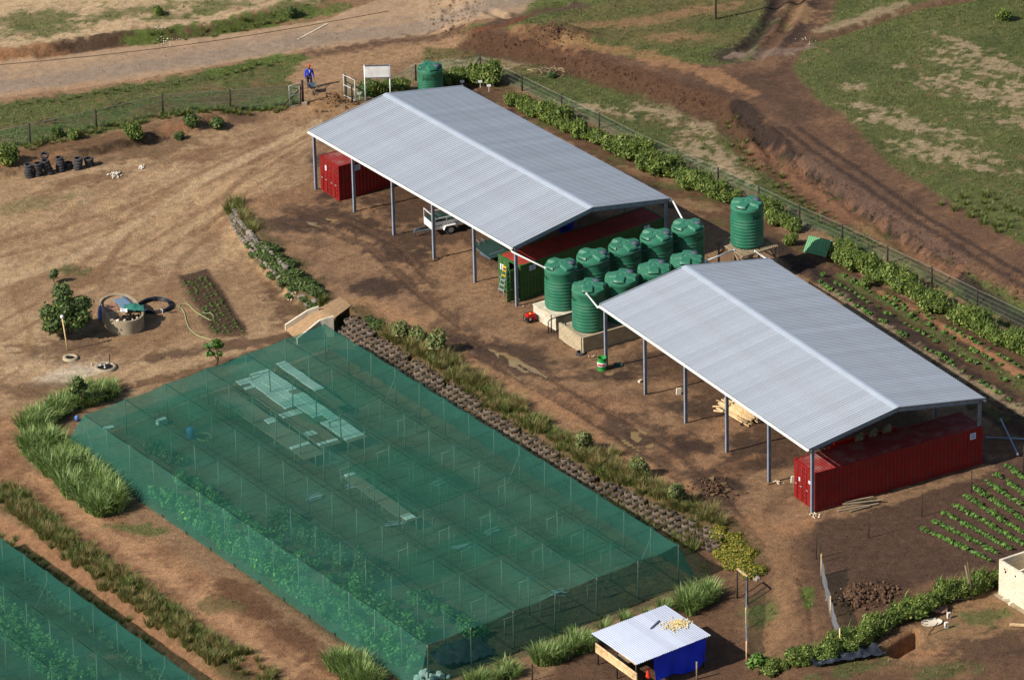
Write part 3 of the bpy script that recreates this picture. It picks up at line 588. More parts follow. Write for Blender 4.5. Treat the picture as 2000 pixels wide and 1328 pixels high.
# netted terrace, paths left and below
area([(118, 862), (600, 668), (660, 650), (1395, 1090), (1385, 1140), (870, 1345), (760, 1325)], cc(104, 92, 64), 1, rag=.2, grass=.15)
netm = polymask(pp([(118, 862), (600, 668), (660, 650), (1395, 1090), (1385, 1140), (870, 1345), (760, 1325)]), 1)
paint(netm*np.clip((N1-.5)*5, 0, 1), cc(72, 84, 44), .8, rag=0, grass=.3); paint(netm*np.clip((.45-N3)*5, 0, 1), cc(140, 112, 78), .8, rag=0)
area([(-60, 830), (60, 800), (30, 860), (40, 910), (260, 1020), (420, 1130), (560, 1240), (720, 1340), (800, 1500), (600, 1500), (480, 1340), (330, 1200), (140, 1070), (20, 960), (-60, 920)], RED, 1.6, rag=.3)
pm = polymask(pp([(-60, 830), (60, 800), (30, 860), (40, 910), (260, 1020), (420, 1130), (560, 1240), (720, 1340), (600, 1500), (480, 1340), (330, 1200), (140, 1070), (20, 960), (-60, 920)]), 1.6)
paint(pm*np.clip((N4-.5)*5, 0, 1), cc(184, 140, 96), .8, rag=0); paint(pm*np.clip((N1-.57)*6, 0, 1), cc(112, 76, 48), .7, rag=0)
stroke([(60, 930), (170, 1010), (330, 1130), (480, 1250), (560, 1320)], .7, cc(186, 140, 98), a=.8); stroke([(440, 1140), (540, 1220), (640, 1290), (720, 1340)], 1., cc(104, 70, 46), a=.8)
spot(250, 1030, 1.4, .7, GRN, 0, a=.9, grass=.8); spot(300, 1040, 1, .6, GRN, 0, a=.8, grass=.8); spot(430, 1180, 1.6, .9, cc(110, 100, 56), 0, a=.7, grass=.5)
stroke([(-20, 960), (90, 1040), (250, 1160), (420, 1290), (520, 1370)], 1.1, cc(86, 80, 40), a=.9, grass=.6)
stroke([(-20, 1010), (60, 1060), (200, 1160), (330, 1265), (440, 1350)], .6, RED, a=.95, rag=.3); stroke([(-30, 1040), (40, 1085), (180, 1185), (300, 1285), (400, 1370)], .5, cc(64, 60, 34), a=.9, grass=.8)
area([(-300, 1060), (0, 1060), (400, 1345), (400, 1500), (-300, 1500)], cc(70, 76, 40), 1.5, grass=.5)
# planting strip above the tyre wall
stroke([(690, 620), (800, 670), (900, 730), (1000, 810), (1120, 890), (1230, 950), (1340, 1010), (1420, 1060), (1480, 1110)], 1.6, cc(104, 84, 52), a=.9, grass=.6)
stroke([(470, 410), (520, 480), (590, 545), (630, 590)], 1., cc(96, 82, 50), a=.9, grass=.4)
stroke([(1170, 985), (1260, 1030), (1340, 1068), (1395, 1095), (1440, 1140)], .5, cc(120, 86, 60), a=.9)
# lower right
area([(1400, 1120), (1500, 1100), (1600, 1020), (1930, 900), (2100, 860), (2100, 1500), (900, 1500), (1100, 1290), (1390, 1160)], cc(112, 82, 58), 1.6, rag=.3)
rm = polymask(pp([(1400, 1120), (1500, 1100), (1600, 1020), (1930, 900), (2100, 860), (2100, 1500), (900, 1500), (1100, 1290), (1390, 1160)]), 1.6)
paint(rm*np.clip((N1-.54)*6, 0, 1), cc(140, 104, 70), .7, rag=0); paint(rm*np.clip((.46-N3)*6, 0, 1), cc(86, 64, 48), .7, rag=0)
area([(1600, 1020), (1800, 960), (1930, 900), (2100, 860), (2100, 1060), (1930, 1100), (1800, 1140), (1650, 1200), (1600, 1140), (1580, 1080)], cc(92, 68, 52), 1.6, rag=.3)
stroke([(1480, 1010), (1520, 1080), (1540, 1130), (1520, 1230), (1480, 1290)], .9, cc(150, 112, 76), a=.8); spot(1490, 1200, 1.1, 1.6, GRN, 0, a=.85, grass=.9); spot(1575, 1165, .35, 1.1, GRNB, 0, a=.9, grass=1)
area([(1720, 1260), (1850, 1190), (1950, 1140), (2100, 1160), (2100, 1240), (1900, 1280), (1750, 1300)], cc(152, 116, 78), 1.5); spot(1920, 1205, 2, 1.1, GRN, .2, a=.8, grass=.9); spot(1680, 1300, 2.6, 1, GRN2, .3, a=.8, grass=.9); spot(1850, 1310, 2, 1, GRN2, .3, a=.7, grass=.8); spot(1760, 1275, .8, .8, ORG, 0, a=.9); spot(1800, 1275, 2, .8, ORG, .2, a=.8)
spot(1960, 1260, 4, 1.6, cc(88, 64, 48), .2, a=.85); spot(1690, 1165, 2, 1.4, cc(80, 56, 40), 0, a=.9); spot(1950, 1050, 3, 3, cc(96, 72, 58), 0, a=.5)
stroke([(1640, 1005), (1720, 985), (1830, 950), (1930, 915)], .5, cc(150, 116, 82), a=.8); spot(1960, 870, 2, 2, cc(128, 86, 56), 0, a=.7); spot(1430, 1270, 2, 3, cc(104, 74, 52), 0, a=.7)
for rows, cdk in ((FIELD, cc(84, 62, 50)), (BED, cc(84, 62, 44))):
    for p, q in rows: d = linedist([p, q], 2); paint(np.exp(-(d/.45)**2), cdk, .7, rag=.3)
lum = COL.mean(-1, keepdims=True); COL = COL*.92+lum*.08
COL *= (.86+.28*N5)[..., None]
# grass areas carry fine mottling of their own
gk = np.clip(GRS, 0, 1); COL = COL*(1-gk[..., None]*.30*(1-N5[..., None])*2*.5)

# ------------------------------------------------------------------ ground sheet, split into named pieces that share their borders
nx, ny = GX.shape
VV = np.stack([GX, GY, H], -1).reshape(-1, 3)
ii, jj = np.meshgrid(np.arange(nx-1), np.arange(ny-1), indexing='ij'); b0 = (ii*ny+jj).ravel()
FF = np.stack([b0, b0+ny, b0+ny+1, b0+1], 1)
cx = (GX[:-1, :-1]+ST/2); cy = (GY[:-1, :-1]+ST/2)
lab = np.zeros(cx.shape, int)
lab[polymask(pp(trk), .02, cx, cy) > .5] = 2
lab[polymask(pp([(-300, 158), (0, 122), (150, 106), (300, 86), (480, 62), (640, 38), (740, 0), (760, -90), (1250, -90), (1110, 0), (1000, 38), (870, 62), (740, 82), (610, 100), (480, 118), (330, 146), (180, 170), (0, 192), (-300, 236)]), .02, cx, cy) > .5] = 1
lab[polymask(pp([(-60, 830), (60, 800), (30, 860), (40, 910), (260, 1020), (420, 1130), (560, 1240), (720, 1340), (600, 1500), (480, 1340), (330, 1200), (140, 1070), (20, 960), (-60, 920)]), .02, cx, cy) > .5] = 3
lab = lab.ravel()
def sub(name, k, extra=None, mt='earth'):
    F = FF[lab == k]; u, inv = np.unique(F, return_inverse=True); V = VV[u]; C = COL.reshape(-1, 3)[u]; W_ = WET.reshape(-1)[u]; F = inv.reshape(F.shape)
    if extra is not None:
        F = np.concatenate([F, extra[1]+len(V)]); V = np.concatenate([V, extra[0]]); C = np.concatenate([C, extra[2]]); W_ = np.concatenate([W_, np.zeros(len(extra[0]))])
    me = npmesh(name, V, F, mt, C, True)
    a = me.attributes.new('Wet', 'FLOAT', 'POINT'); a.data.foreach_set('value', W_.astype(np.float32))
    return tag(linkobj(name, me), kind='structure')
# skirt that carries the land on to the horizon
bi = np.concatenate([np.arange(nx-1)*ny, (nx-1)*ny+np.arange(ny-1), (np.arange(nx-1, 0, -1))*ny+ny-1, np.arange(ny-1, 0, -1)])
inn = VV[bi]; ctr = np.array([1, 9, 0]); rings = [inn]
for k in (1.6, 4, 14, 40):
    q = ctr+(inn-ctr)*np.array([k, k, 1]); q[:, 2] = inn[:, 2]*.3; rings.append(q)
SV = np.concatenate(rings); nb = len(bi); SF = []
for r_ in range(4):
    a_ = np.arange(nb); SF.append(np.stack([r_*nb+a_, (r_+1)*nb+a_, (r_+1)*nb+(a_+1) % nb, r_*nb+(a_+1) % nb], 1))
SC = np.tile(COL.reshape(-1, 3)[bi], (5, 1)); SC[nb:] = GRN
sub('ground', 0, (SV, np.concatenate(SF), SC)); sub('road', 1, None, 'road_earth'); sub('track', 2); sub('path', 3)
for k, q in enumerate(pud):
    c0 = G(sum(a[0] for a in q)/len(q), sum(a[1] for a in q)/len(q)); L = pp(q); mb = MB(); r_ = random.Random(k)
    vs = []; zw = min(a.z for a in L)*.5+c0.z*.5+.015
    for i in range(len(L)*4):
        a = L[i//4]; b_ = L[(i//4+1) % len(L)]; t_ = (i % 4)/4; p = a.lerp(b_, t_); p = c0+(p-c0)*(1.7+r_.uniform(-.12, .12)); vs.append((p.x, p.y, zw))
    mb.add(vs, [tuple(range(len(vs)))]); tag(mb.build('puddle', 'muddy_water'), kind='structure')

# grass tufts over the turf
def scatter_grass():
    n = 150000; x = rng.uniform(XS[2], XS[-3], n); y = rng.uniform(YS[2], YS[-3], n); i = ((x-XS[0])/ST).astype(int); j = ((y-YS[0])/ST).astype(int)
    g = GRS[i, j]; keep = rng.random(n) < np.clip(g, 0, 1)**1.5*.9*(.3+1.2*N2[i, j]); x = x[keep]; y = y[keep]
    d = np.stack([x, y, Hat(x, y)], 1)-CAM; z = d@FW; px = 1000+FPX*(d@RT)/z; py = 664-FPX*(d@UP)/z
    k = (px > -250) & (px < 2250) & (py > -150) & (py < 1480); x = x[k]; y = y[k]; n = len(x); i = ((x-XS[0])/ST).astype(int); j = ((y-YS[0])/ST).astype(int)
    nb_ = 5; X = np.repeat(x, nb_)+rng.normal(0, .05, n*nb_); Y = np.repeat(y, nb_)+rng.normal(0, .05, n*nb_); B = np.stack([X, Y, Hat(X, Y)-.01], 1)
    h = np.repeat(rng.uniform(.07, .2, n)*(.6+.9*N1[i, j]), nb_)*rng.uniform(.6, 1.2, n*nb_); a = rng.uniform(0, 6.28, n*nb_); L = np.stack([np.cos(a), np.sin(a)], 1)*(h*rng.uniform(.3, .9, n*nb_))[:, None]
    V, F, C = blades(B, h, L, np.full(n*nb_, .05), GRASS, 5, .4, 1)
    base = np.repeat(np.repeat(COL[i, j], nb_, 0), 4, 0); C = C*.55+base*.55
    return V, F, C
V, F, C = scatter_grass()
tag(linkobj('grass', npmesh('grass', V, F, 'foliage', C)), 'short green turf and weed tufts growing over the verges and field', 'grass', kind='stuff')
# loose clods and pebbles
def scatter_clods():
    n = 90000; x = rng.uniform(XS[2], XS[-3], n); y = rng.uniform(YS[2], YS[-3], n); i = ((x-XS[0])/ST).astype(int); j = ((y-YS[0])/ST).astype(int)
    p = (1-np.clip(GRS[i, j], 0, 1))*.22+np.clip(edge[i, j]+clod[i, j], 0, 1)*.9; k = rng.random(n) < p; x, y, i, j = x[k], y[k], i[k], j[k]; n = len(x)
    s_ = rng.uniform(.02, .075, n)*(1+1.2*np.clip(edge[i, j]+clod[i, j], 0, 1)); o8 = np.array([[1, 0, 0], [0, 1, 0], [-1, 0, 0], [0, -1, 0], [0, 0, 1]], float)
    V = np.stack([x, y, Hat(x, y)], 1)[:, None, :]+(o8[None]*s_[:, None, None])*rng.uniform(.6, 1.4, (n, 5, 1)); F = np.array([[0, 1, 4], [1, 2, 4], [2, 3, 4], [3, 0, 4]])[None]+np.arange(n)[:, None, None]*5
    C = np.repeat(COL[i, j]*rng.uniform(.6, 1.15, (n, 1)), 5, 0); return V.reshape(-1, 3), F.reshape(-1, 3), C
V, F, C = scatter_clods()
tag(linkobj('soil_clods', npmesh('soil_clods', V, F, 'earth', C)), 'loose soil clods and pebbles strewn over the bare earth', 'clods', kind='stuff')
# ================================================================== SHEDS
SL, SW, RISE = 24.472, 12.9, 1.078
S1 = dict(c=(-1.411, 18.707), yaw=R(-55.59), ez=4.314, fl=-.13)
S2 = dict(c=(17.311, -12.163), yaw=R(-60.36), ez=4.572, fl=.13)
slope = math.atan2(RISE, SW/2); NPAN = 36; PW = SL/NPAN; PL = SW/2/math.cos(slope)
def sheet_mesh(name, width, length, ribs, rh, material, over=.0, fl=.55, cr=.2):
    """profiled sheet: ribs run along Y from the eave (y=0) to y=length"""
    p = width/ribs; xs = []; s_ = (1-fl-cr)/2
    for k in range(ribs):
        for a, z in ((0, 0), (fl, 0), (fl+s_, rh), (fl+s_+cr, rh)): xs.append(((k+a)*p, z))
    xs.append((width+over, 0)); mb = MB(); n = len(xs)
    mb.add([(x-width/2, 0, z) for x, z in xs]+[(x-width/2, length, z) for x, z in xs], [(i, i+1, n+i+1, n+i) for i in range(n-1)])
    return mb.mesh(name, material)
PANEL = sheet_mesh('roof_sheet', PW, PL-.06, 3, .045, 'roof_metal', .01, .58, .2)
def shed(S, label):
    t = thing('open_shed', label, 'shed', (*S['c'], S['fl']), S['yaw']); EH = S['ez']-S['fl']
    W2, L2 = SW/2, SL/2; PU = [(-L2+.13+(SL-.26)*i/5) for i in range(6)]; pv = W2-.33; top = EH-.12
    r_ = random.Random(3)
    for sgn in (-1, 1):
        for u in PU:
            mb = MB(); mb.ibeam((u, sgn*pv, -.25), (u, sgn*pv, top), .14, .2, (0, 1, 0)); mb.build('post', 'steel', t)
            mb = MB(); mb.box((u, sgn*pv, -.03), (.42, .42, .12)); mb.build('footing', 'soil', t)
            mb = MB(); a = Vector((u, sgn*(pv+.1), top-.02)); b_ = Vector((u, 0, top-.02+RISE*(pv+.1)/W2)); mb.ibeam(a, b_, .14, .24, (0, 0, 1)); mb.build('rafter', 'steel', t)
        for k in range(7):
            v = sgn*(W2-.25-k*(W2-.45)/6); z = EH-.05+RISE*(W2-abs(v))/W2-.035
            mb = MB(); mb.bar((-L2+.03, v, z-.03), (L2-.03, v, z-.03), .06, .1, (0, 0, 1)); mb.build('purlin', 'steel', t)
        for k in range(NPAN):
            o = linkobj('roof_sheet', PANEL, t); u = -L2+(k+.5)*PW
            o.rotation_euler = Matrix.Rotation(slope*-1*0, 3, 'X').to_euler()
            rm = Matrix.Rotation(0 if sgn < 0 else math.pi, 3, 'Z') @ Matrix.Rotation(slope+r_.uniform(-.0008, .0008), 3, 'X'); o.rotation_euler = rm.to_euler()
            o.location = (u, sgn*W2, EH+(.004 if k % 2 else 0))
        mb = MB(); y0 = sgn*(W2+.015); g_ = 0 if sgn < 0 else -.07; prof = [(sgn*(a_+(-.1 if sgn > 0 else 0)), z_+g_) for a_, z_ in [(0, -.01), (0, -.12), (.12, -.12), (.13, -.02), (.115, -.02), (.107, -.105), (.014, -.105), (.014, -.01)]]
        vs = [(x, y0+a, EH+z) for x in (-L2-.02, L2+.02) for a, z in prof]; n = len(prof); mb.add(vs, [(i, (i+1) % n, n+(i+1) % n, n+i) for i in range(n)]+[tuple(range(n)), tuple(range(n, 2*n))]); mb.build('gutter', 'white_pvc', t)
        for u, k in ((-L2, -1), (L2, 1)):
            mb = MB(); a = Vector((u+k*.02, sgn*(W2+.01), EH+.05)); b_ = Vector((u+k*.02, 0, EH+.05+RISE)); mb.bar(a, b_, .04, .06, (0, 0, 1)); mb.build('barge_flashing', 'roof_metal', t)
    mb = MB(); w_ = .3
    vs = []
    for x in (-L2-.03, L2+.03): vs += [(x, -w_, EH+RISE+.075-w_*RISE/W2), (x, -.06, EH+RISE+.085), (x, .06, EH+RISE+.085), (x, w_, EH+RISE+.075-w_*RISE/W2), (x, w_, EH+RISE+.045-w_*RISE/W2), (x, -w_, EH+RISE+.045-w_*RISE/W2)]
    mb.add(vs, [(i, (i+1) % 6, 6+(i+1) % 6, 6+i) for i in range(6)]+[tuple(range(5, -1, -1)), tuple(range(6, 12))]); mb.build('ridge_cap', 'ridge_metal', t)
    return t
shed(S1, 'open-sided steel shed by the gate, farther of the two grey roofs'); shed(S2, 'open-sided steel shed nearest the camera, over the single bright red container')
def sl(S, u, v, z):
    c, s_ = math.cos(S['yaw']), math.sin(S['yaw']); return Vector((S['c'][0]+u*c-v*s_, S['c'][1]+u*s_+v*c, S['fl']+z))

# ================================================================== SHIPPING CONTAINERS
CL, CW, CH = 12.19, 2.438, 2.591
def corr(mb, x0, x1, z0, z1, y, dep, pitch, face):
    """trapezoid corrugated wall in the XZ plane at y, ribs vertical"""
    n = max(1, round((x1-x0)/pitch)); p = (x1-x0)/n; pts = []
    for k in range(n):
        for a, d in ((0, 0), (.3, 0), (.5, dep), (.8, dep)): pts.append((x0+(k+a)*p, y+face*-d))
    pts.append((x1, y)); m_ = len(pts); mb.add([(a, b_, z0) for a, b_ in pts]+[(a, b_, z1) for a, b_ in pts], [(i, i+1, m_+i+1, m_+i) for i in range(m_-1)])
def container(pos, yaw, label, paint_, roofm, opened=None, marks=()):
    t = thing('shipping_container', label, 'container', pos, yaw)
    f = MB()
    for x in (.07, CL-.07):
        for y in (.07, CW-.07): f.box((x, y, CH/2), (.14, .14, CH-.01))
    for y in (.045, CW-.045):
        f.box((CL/2, y, CH-.04), (CL-.285, .09, .085)); f.box((CL/2, y, .09), (CL-.285, .09, .17))
    for x in (.05, CL-.05):
        f.box((x, CW/2, CH-.06), (.1, CW-.285, .125)); f.box((x, CW/2, .09), (.1, CW-.285, .17))
    f.box((CL/2, CW/2, .12), (CL-.21, CW-.19, .05)); f.build('frame', paint_, t)
    for x in (.09, CL-.09):
        for y in (.09, CW-.09):
            for z in (.06, CH-.055): mb = MB(); mb.box((x, y, z), (.19, .19, .125)); mb.build('corner_casting', paint_, t)
    for y, fc in ((.02, -1), (CW-.02, 1)):
        mb = MB(); corr(mb, .14, CL-.14, .17, CH-.08, y, .045, .285, fc); mb.build('side_wall', paint_, t)
    mb = MB(); n = 58; p = (CL-.2)/n; pts = []
    for k in range(n):
        for a, d in ((0, 0), (.35, 0), (.5, .025), (.85, .025)): pts.append((.1+(k+a)*p, d))
    pts.append((CL-.1, 0)); m_ = len(pts); mb.add([(x, .06, CH-.035+d) for x, d in pts]+[(x, CW-.06, CH-.035+d) for x, d in pts], [(i, i+1, m_+i+1, m_+i) for i in range(m_-1)]); mb.build('roof_panel', roofm, t)
    mb = MB(); q = MB(); corr(q, .14, CW-.14, .17, CH-.12, 0, .04, .28, -1)
    mb.add([(CL-.03+b_, a, z) for a, b_, z in q.v], q.f); mb.build('end_wall', paint_, t)
    dw = (CW-.29)/2
    for k in (0, 1):
        d = thing('door', None, None); d.parent = t; hy = .145 if k == 0 else CW-.145; s_ = 1 if k == 0 else -1
        d.location = (.02, hy, 0); d.rotation_euler = (0, 0, 0)
        if opened is not None and k == 0: d.rotation_euler = (0, 0, opened)
        # door leaf in local XY: hinge at origin, leaf along +-Y
        leaf = MB(); leaf.box((.0, s_*dw/2, CH/2+.03), (.045, dw-.012, CH-.32))
        for z in (.42, .72, 1.02, 1.3, 1.62, 2.02, 2.36): leaf.box((-.04, s_*dw/2, z), (.05, dw-.1, .12 if z < 2.3 else .08))
        leaf.build('door_leaf', paint_, t).parent = d
        for a in (.28, .78):
            mb = MB(); mb.tube([(-.085, s_*dw*a, .14), (-.085, s_*dw*a, CH-.1)], .02, 8); mb.build('lock_rod', paint_, d)
            mb = MB(); mb.bar((-.09, s_*dw*a, 1.1), (-.09, s_*dw*(a-.2), 1.06), .02, .045); mb.build('handle', 'galv', d)
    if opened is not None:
        mb = MB(); mb.box((.6, CW/2, CH/2), (.02, CW-.25, CH-.4)); mb.build('interior_shade', 'shade_fill', t)  # dark panel behind the open door stands in for the unlit depth
    for kind, x, z, w_, h_ in marks:
        mb = MB()
        if kind == 's': mb.box((x, -.006, z), (w_, .008, h_))
        else: mb.box((-.055, x, z), (.008, w_, h_))
        o = mb.build('sticker', 'sticker' if kind != 'w' else 'white_paint', t)
        mb = MB()
        if kind == 's':
            for dz in (-.25, 0, .25): mb.box((x, -.012, z+dz*h_), (w_*.7, .004, h_*.12))
        else:
            for dz in (-.2, .15): mb.box((-.062, x, z+dz*h_), (.004, w_*.7, h_*.14))
        mb.build('print', 'blue_plastic', o)
    return t
container((18.185, -25.617, .141), R(29.05), 'bright red shipping container filling the front gable of the nearest shed', 'red_box', 'red_roof', None, [('s', 11.45, 2.1, .42, .42), ('w', .55, 1.75, .36, .2), ('w', 1.75, 1.5, .16, .26)])
container((-11.64, 23.163, -.131), R(32.68), 'red shipping container under the far end of the farther shed', 'red_box', 'red_roof', None, [('s', 1.45, 2.15, .6, .4), ('w', 1.6, 1.95, .2, .36)])
container((.656, 6.138, -.139), R(36.41), 'dark green shipping container with rust red roof and one door open', 'green_box', 'rust_roof', R(90), [('s', 1.0, 2.2, .5, .36), ('s', 10.6, 2.25, .5, .4), ('w', 1.95, 1.85, .4, .42)])

# ================================================================== WATER TANKS
def tank_meshes(r, h, name):
    prof = [(r-.1, 0), (r-.02, .03), (r, .09)]; z = .09; body = h-.75
    n = 9; p = (body-.09)/n
    for k in range(n):
        z0 = .09+k*p; prof += [(r, z0+p*.22), (r+.022, z0+p*.36), (r+.022, z0+p*.52), (r, z0+p*.66), (r, z0+p*.8)]
    prof += [(r, body+.02), (r, h-.26), (r+.02, h-.22), (r+.02, h-.16), (r, h-.12), (r, h-.05), (r-.03, h)]
    mb = MB(); mb.lathe(prof, 40)
    sh = mb.mesh(name+'_body', 'tank_green')
    # roof: shallow cone with four raised radial shoulders
    nr, na = 14, 96; vs = []; fs = []
    for i in range(nr+1):
        q = (i/nr)*(r-.03)
        for k in range(na):
            a = 2*math.pi*k/na; zc = h+.28*(1-(i/nr)); cx_, cy_ = q*math.cos(a), q*math.sin(a)
            lat = min(abs(cx_), abs(cy_)); rad = max(abs(cx_), abs(cy_))
            ridge = max(0, min(1, (.36-lat)/.05))*max(0, min(1, (q-.22)/.08))
            zz = zc+(.30-.28*(1-(i/nr)))*ridge*.62
            vs.append((cx_, cy_, zz-(.10 if i == nr and ridge > .5 else 0)))
    for i in range(nr):
        for k in range(na): fs.append((i*na+k, i*na+(k+1) % na, (i+1)*na+(k+1) % na, (i+1)*na+k))
    mt = MB(); mt.add(vs, fs); tp = mt.mesh(name+'_top', 'tank_green')
    ml = MB(); ml.lathe([(.0, .10), (.16, .10), (.17, .075), (.235, .07), (.25, .0), (.25, -.08)], 20); lid = ml.mesh(name+'_lid', 'tank_lid')
    mo = MB(); mo.lathe([(.0, .16), (.03, .16), (.03, 0)], 10); vent = mo.mesh(name+'_vent', 'tank_green')
    return sh, tp, lid, vent
def logo_mesh(r, h):
    me = text_mesh('JoJo', .42, 'print', 'tank_print'); 
    for v in me.vertices:
        x, y = v.co.x, v.co.y; a = x/(r+.012); x2 = (r+.012); v.co = (x2*math.cos(a-math.pi/2), x2*math.sin(a-math.pi/2), y)
    return me
TANKB = tank_meshes(1.09, 2.86, 'tank'); TANKS = tank_meshes(.9, 2.05, 'small_tank'); LOGO = logo_mesh(1.09, 2.86); LOGOS = logo_mesh(.9, 2.05)
def tank(pos, label, rot, logo_az, small=False, group=None, lid_on=True):
    sh, tp, lid, vent = TANKS if small else TANKB; r, h = (.9, 2.05) if small else (1.09, 2.86)
    t = thing('water_tank', label, 'water tank', pos, 0, group)
    linkobj('body', sh, t); o = linkobj('tank_top', tp, t); o.rotation_euler = (0, 0, rot)
    o = linkobj('lid', lid, t); a = rot+math.pi/4*0+R(-45); o.location = (math.cos(a)*r*.62, math.sin(a)*r*.62, h+.22)
    o = linkobj('vent', vent, t); o.location = (math.cos(a+2.4)*r*.5, math.sin(a+2.4)*r*.5, h+.1)
    if logo_az is not None:
        o = linkobj('print', LOGOS if small else LOGO, t); o.rotation_euler = (0, 0, logo_az+math.pi/2); o.location = (0, 0, h-.66 if small else h-.72)
    mb = MB(); mb.tube([(r-.02, 0, .16), (r+.16, 0, .16)], .05, 8); o = mb.build('outlet', 'black_plastic', t); o.rotation_euler = (0, 0, R(-60))
    return t
PZ = 1.02
rowd = math.atan2(19.6/.429, 61.9)
TB = []; TF = []
b1 = P(1097.6, 610, PZ)+np.array([0, 1.09, 0]); b5 = P(1345.2, 531.5, PZ)+np.array([0, 1.09, 0])
f1 = P(1151.5, 652, PZ)+np.array([0, 1.09, 0]); f4 = P(1343, 597, PZ)+np.array([0, 1.09, 0])
nm = ['nearest the green container door', 'second from the green container door', 'middle of five', 'fourth from the green container door', 'farthest right']
for k in range(5):
    q = b1+(b5-b1)*k/4; TB.append(q); tank(q, f'ribbed green water tank in the back row, {nm[k]}', rowd+R([2, 6, -3, 4, 8][k]), R(205) if k == 0 else R(-38), group='green water tanks on the plinths')
nm = ['front row, in front of the block plinth corner', 'front row, second along behind the shed roof edge', 'front row, third along, half hidden by the roof', 'front row, only its top showing above the roof']
for k in range(4):
    q = f1+(f4-f1)*k/3; TF.append(q); tank(q, f'ribbed green water tank, {nm[k]}', rowd+R(45+[3, -4, 6, 0][k]), R(205) if k == 0 else None, group='green water tanks on the plinths')
def plinth(start, end, half, z0, z1, ext=.25):
    d = (end-start)[:2]; L = np.linalg.norm(d); d = d/L; return d, L
# plastered plinth (back row)
d_, L_ = plinth(b1, b5, 1.3, 0, PZ); yaw = math.atan2(d_[1], d_[0])
gz = float(Hat(b1[0], b1[1]))
t = thing('tank_plinth', 'pale plastered concrete plinth under the back row of tanks', 'plinth', (b1[0], b1[1], gz), yaw)
mb = MB(); mb.box((L_/2, 0, (PZ-gz)/2-.1), (L_+2.75, 2.55, PZ-gz+.2)); mb.build('wall', 'plaster', t); mb = MB(); mb.box((L_/2, 0, PZ-gz-.015), (L_+2.84, 2.62, .06)); mb.build('slab', 'plaster', t)
# block plinth (front row)
def blockwall(t, name, ln, ht, material, thick=.14, bl=.4, bh=.2, seed=0, org=(0, 0, 0), yaw=0., holes=()):
    """running-bond wall of separate blocks along local X, recessed mortar core behind the joints"""
    r_ = random.Random(seed); key = {}
    def bm(w_):
        if w_ not in key:
            q = MB(); e = .008; q.box((0, 0, 0), (w_-.014, thick, bh-.014)); q.v = [tuple(c for c in a) for a in q.v]; key[w_] = q.mesh(name, material)
        return key[w_]
    rowsn = round(ht/bh); ca, sa = math.cos(yaw), math.sin(yaw)
    for j in range(rowsn):
        x = -bl/2 if j % 2 else 0.
        while x < ln-.02:
            a = max(x, 0); b_ = min(x+bl, ln); w_ = round(b_-a, 2); x += bl
            if w_ < .06: continue
            cx_ = (a+b_)/2
            if any(h0 < cx_ < h1 and z0 < (j+.5)*bh < z1 for h0, h1, z0, z1 in holes): continue
            o = linkobj(name, bm(w_), t); yy = r_.uniform(-.006, .006); o.location = (org[0]+cx_*ca-yy*sa, org[1]+cx_*sa+yy*ca, org[2]+(j+.5)*bh); o.rotation_euler = (r_.uniform(-.006, .006), 0, yaw+r_.uniform(-.006, .006))
    q = MB(); q.box((org[0]+ln/2*ca, org[1]+ln/2*sa, org[2]+ht/2-.008), (ln-.03, thick-.024, ht-.02), yaw); 
    if not holes: q.build('mortar', 'mortar', t)
d_, L_ = plinth(f1, f4, 1.3, 0, PZ); yaw = math.atan2(d_[1], d_[0]); gz = float(Hat(f1[0], f1[1]))
t = thing('tank_plinth', 'raw concrete block plinth under the front row of tanks', 'plinth', (f1[0], f1[1], gz-.05), yaw)
hh = 1.2 if PZ-gz > 1.05 else 1.0; hh = round((PZ-gz+.05+.12)/.2)*.2
blockwall(t, 'block', L_+2.9, hh, 'block', seed=2, org=(-1.42, -1.42, 0)); blockwall(t, 'block', 2.7, hh, 'block', seed=3, org=(-1.42, -1.35, 0), yaw=math.pi/2); blockwall(t, 'block', 2.7, hh, 'block', seed=4, org=(L_+1.42, -1.35, 0), yaw=math.pi/2)
mb = MB(); mb.box((L_/2, 0, (PZ-gz+.05)/2-.1), (L_+2.66, 2.66, PZ-gz+.25)); mb.build('fill', 'concrete', t)
# tank by the sign, tank on its stand
q = G(841, 194); tank((q.x, q.y+.9, q.z+.05), 'small green water tank standing in the hedge beside the white signboard', R(20), R(-105), True)
EZ = 2.35; e1 = P(1460.8, 488.4, EZ)+np.array([0, 1.09, 0]); gz = float(Hat(e1[0], e1[1]))
tank(e1, 'tall green water tank raised alone on a timber stand', R(62), R(-55))
syaw = R(33)
t = thing('tank_stand', 'timber pole stand with slatted deck carrying the raised tank', 'tank stand', (e1[0], e1[1], gz), syaw); dz = EZ-gz; hw = 1.42
for x in (-1, 0, 1):
    for y in (-1, 1): mb = MB(); mb.tube([(x*hw*.95, y*hw*.95, -.2), (x*hw*.95, y*hw*.95, dz-.2)], .075, 8); mb.build('leg', 'wood_grey', t)
for y in (-1, 0, 1): mb = MB(); mb.tube([(-hw-.08, y*hw*.95, dz-.15), (hw+.08, y*hw*.95, dz-.15)], .07, 8); mb.build('bearer', 'wood_grey', t)
for k in range(19): x = -hw+k*2*hw/18; mb = MB(); mb.tube([(x, -hw-.12, dz-.05), (x, hw+.12, dz-.05)], .05, 7); mb.build('slat', 'wood_grey', t)
for x in (-1, 1):
    for y in (-1, 1):
        mb = MB(); mb.tube([(x*hw*.95, y*hw*.9, dz-.9), (x*hw*.3, y*hw*.95, dz-.2)], .05, 7); mb.build('brace', 'wood_grey', t)
        mb = MB(); mb.tube([(x*hw*.95, y*hw*.9, dz-.9), (x*hw*.95, y*hw*.3, dz-.2)], .05, 7); mb.build('brace', 'wood_grey', t)

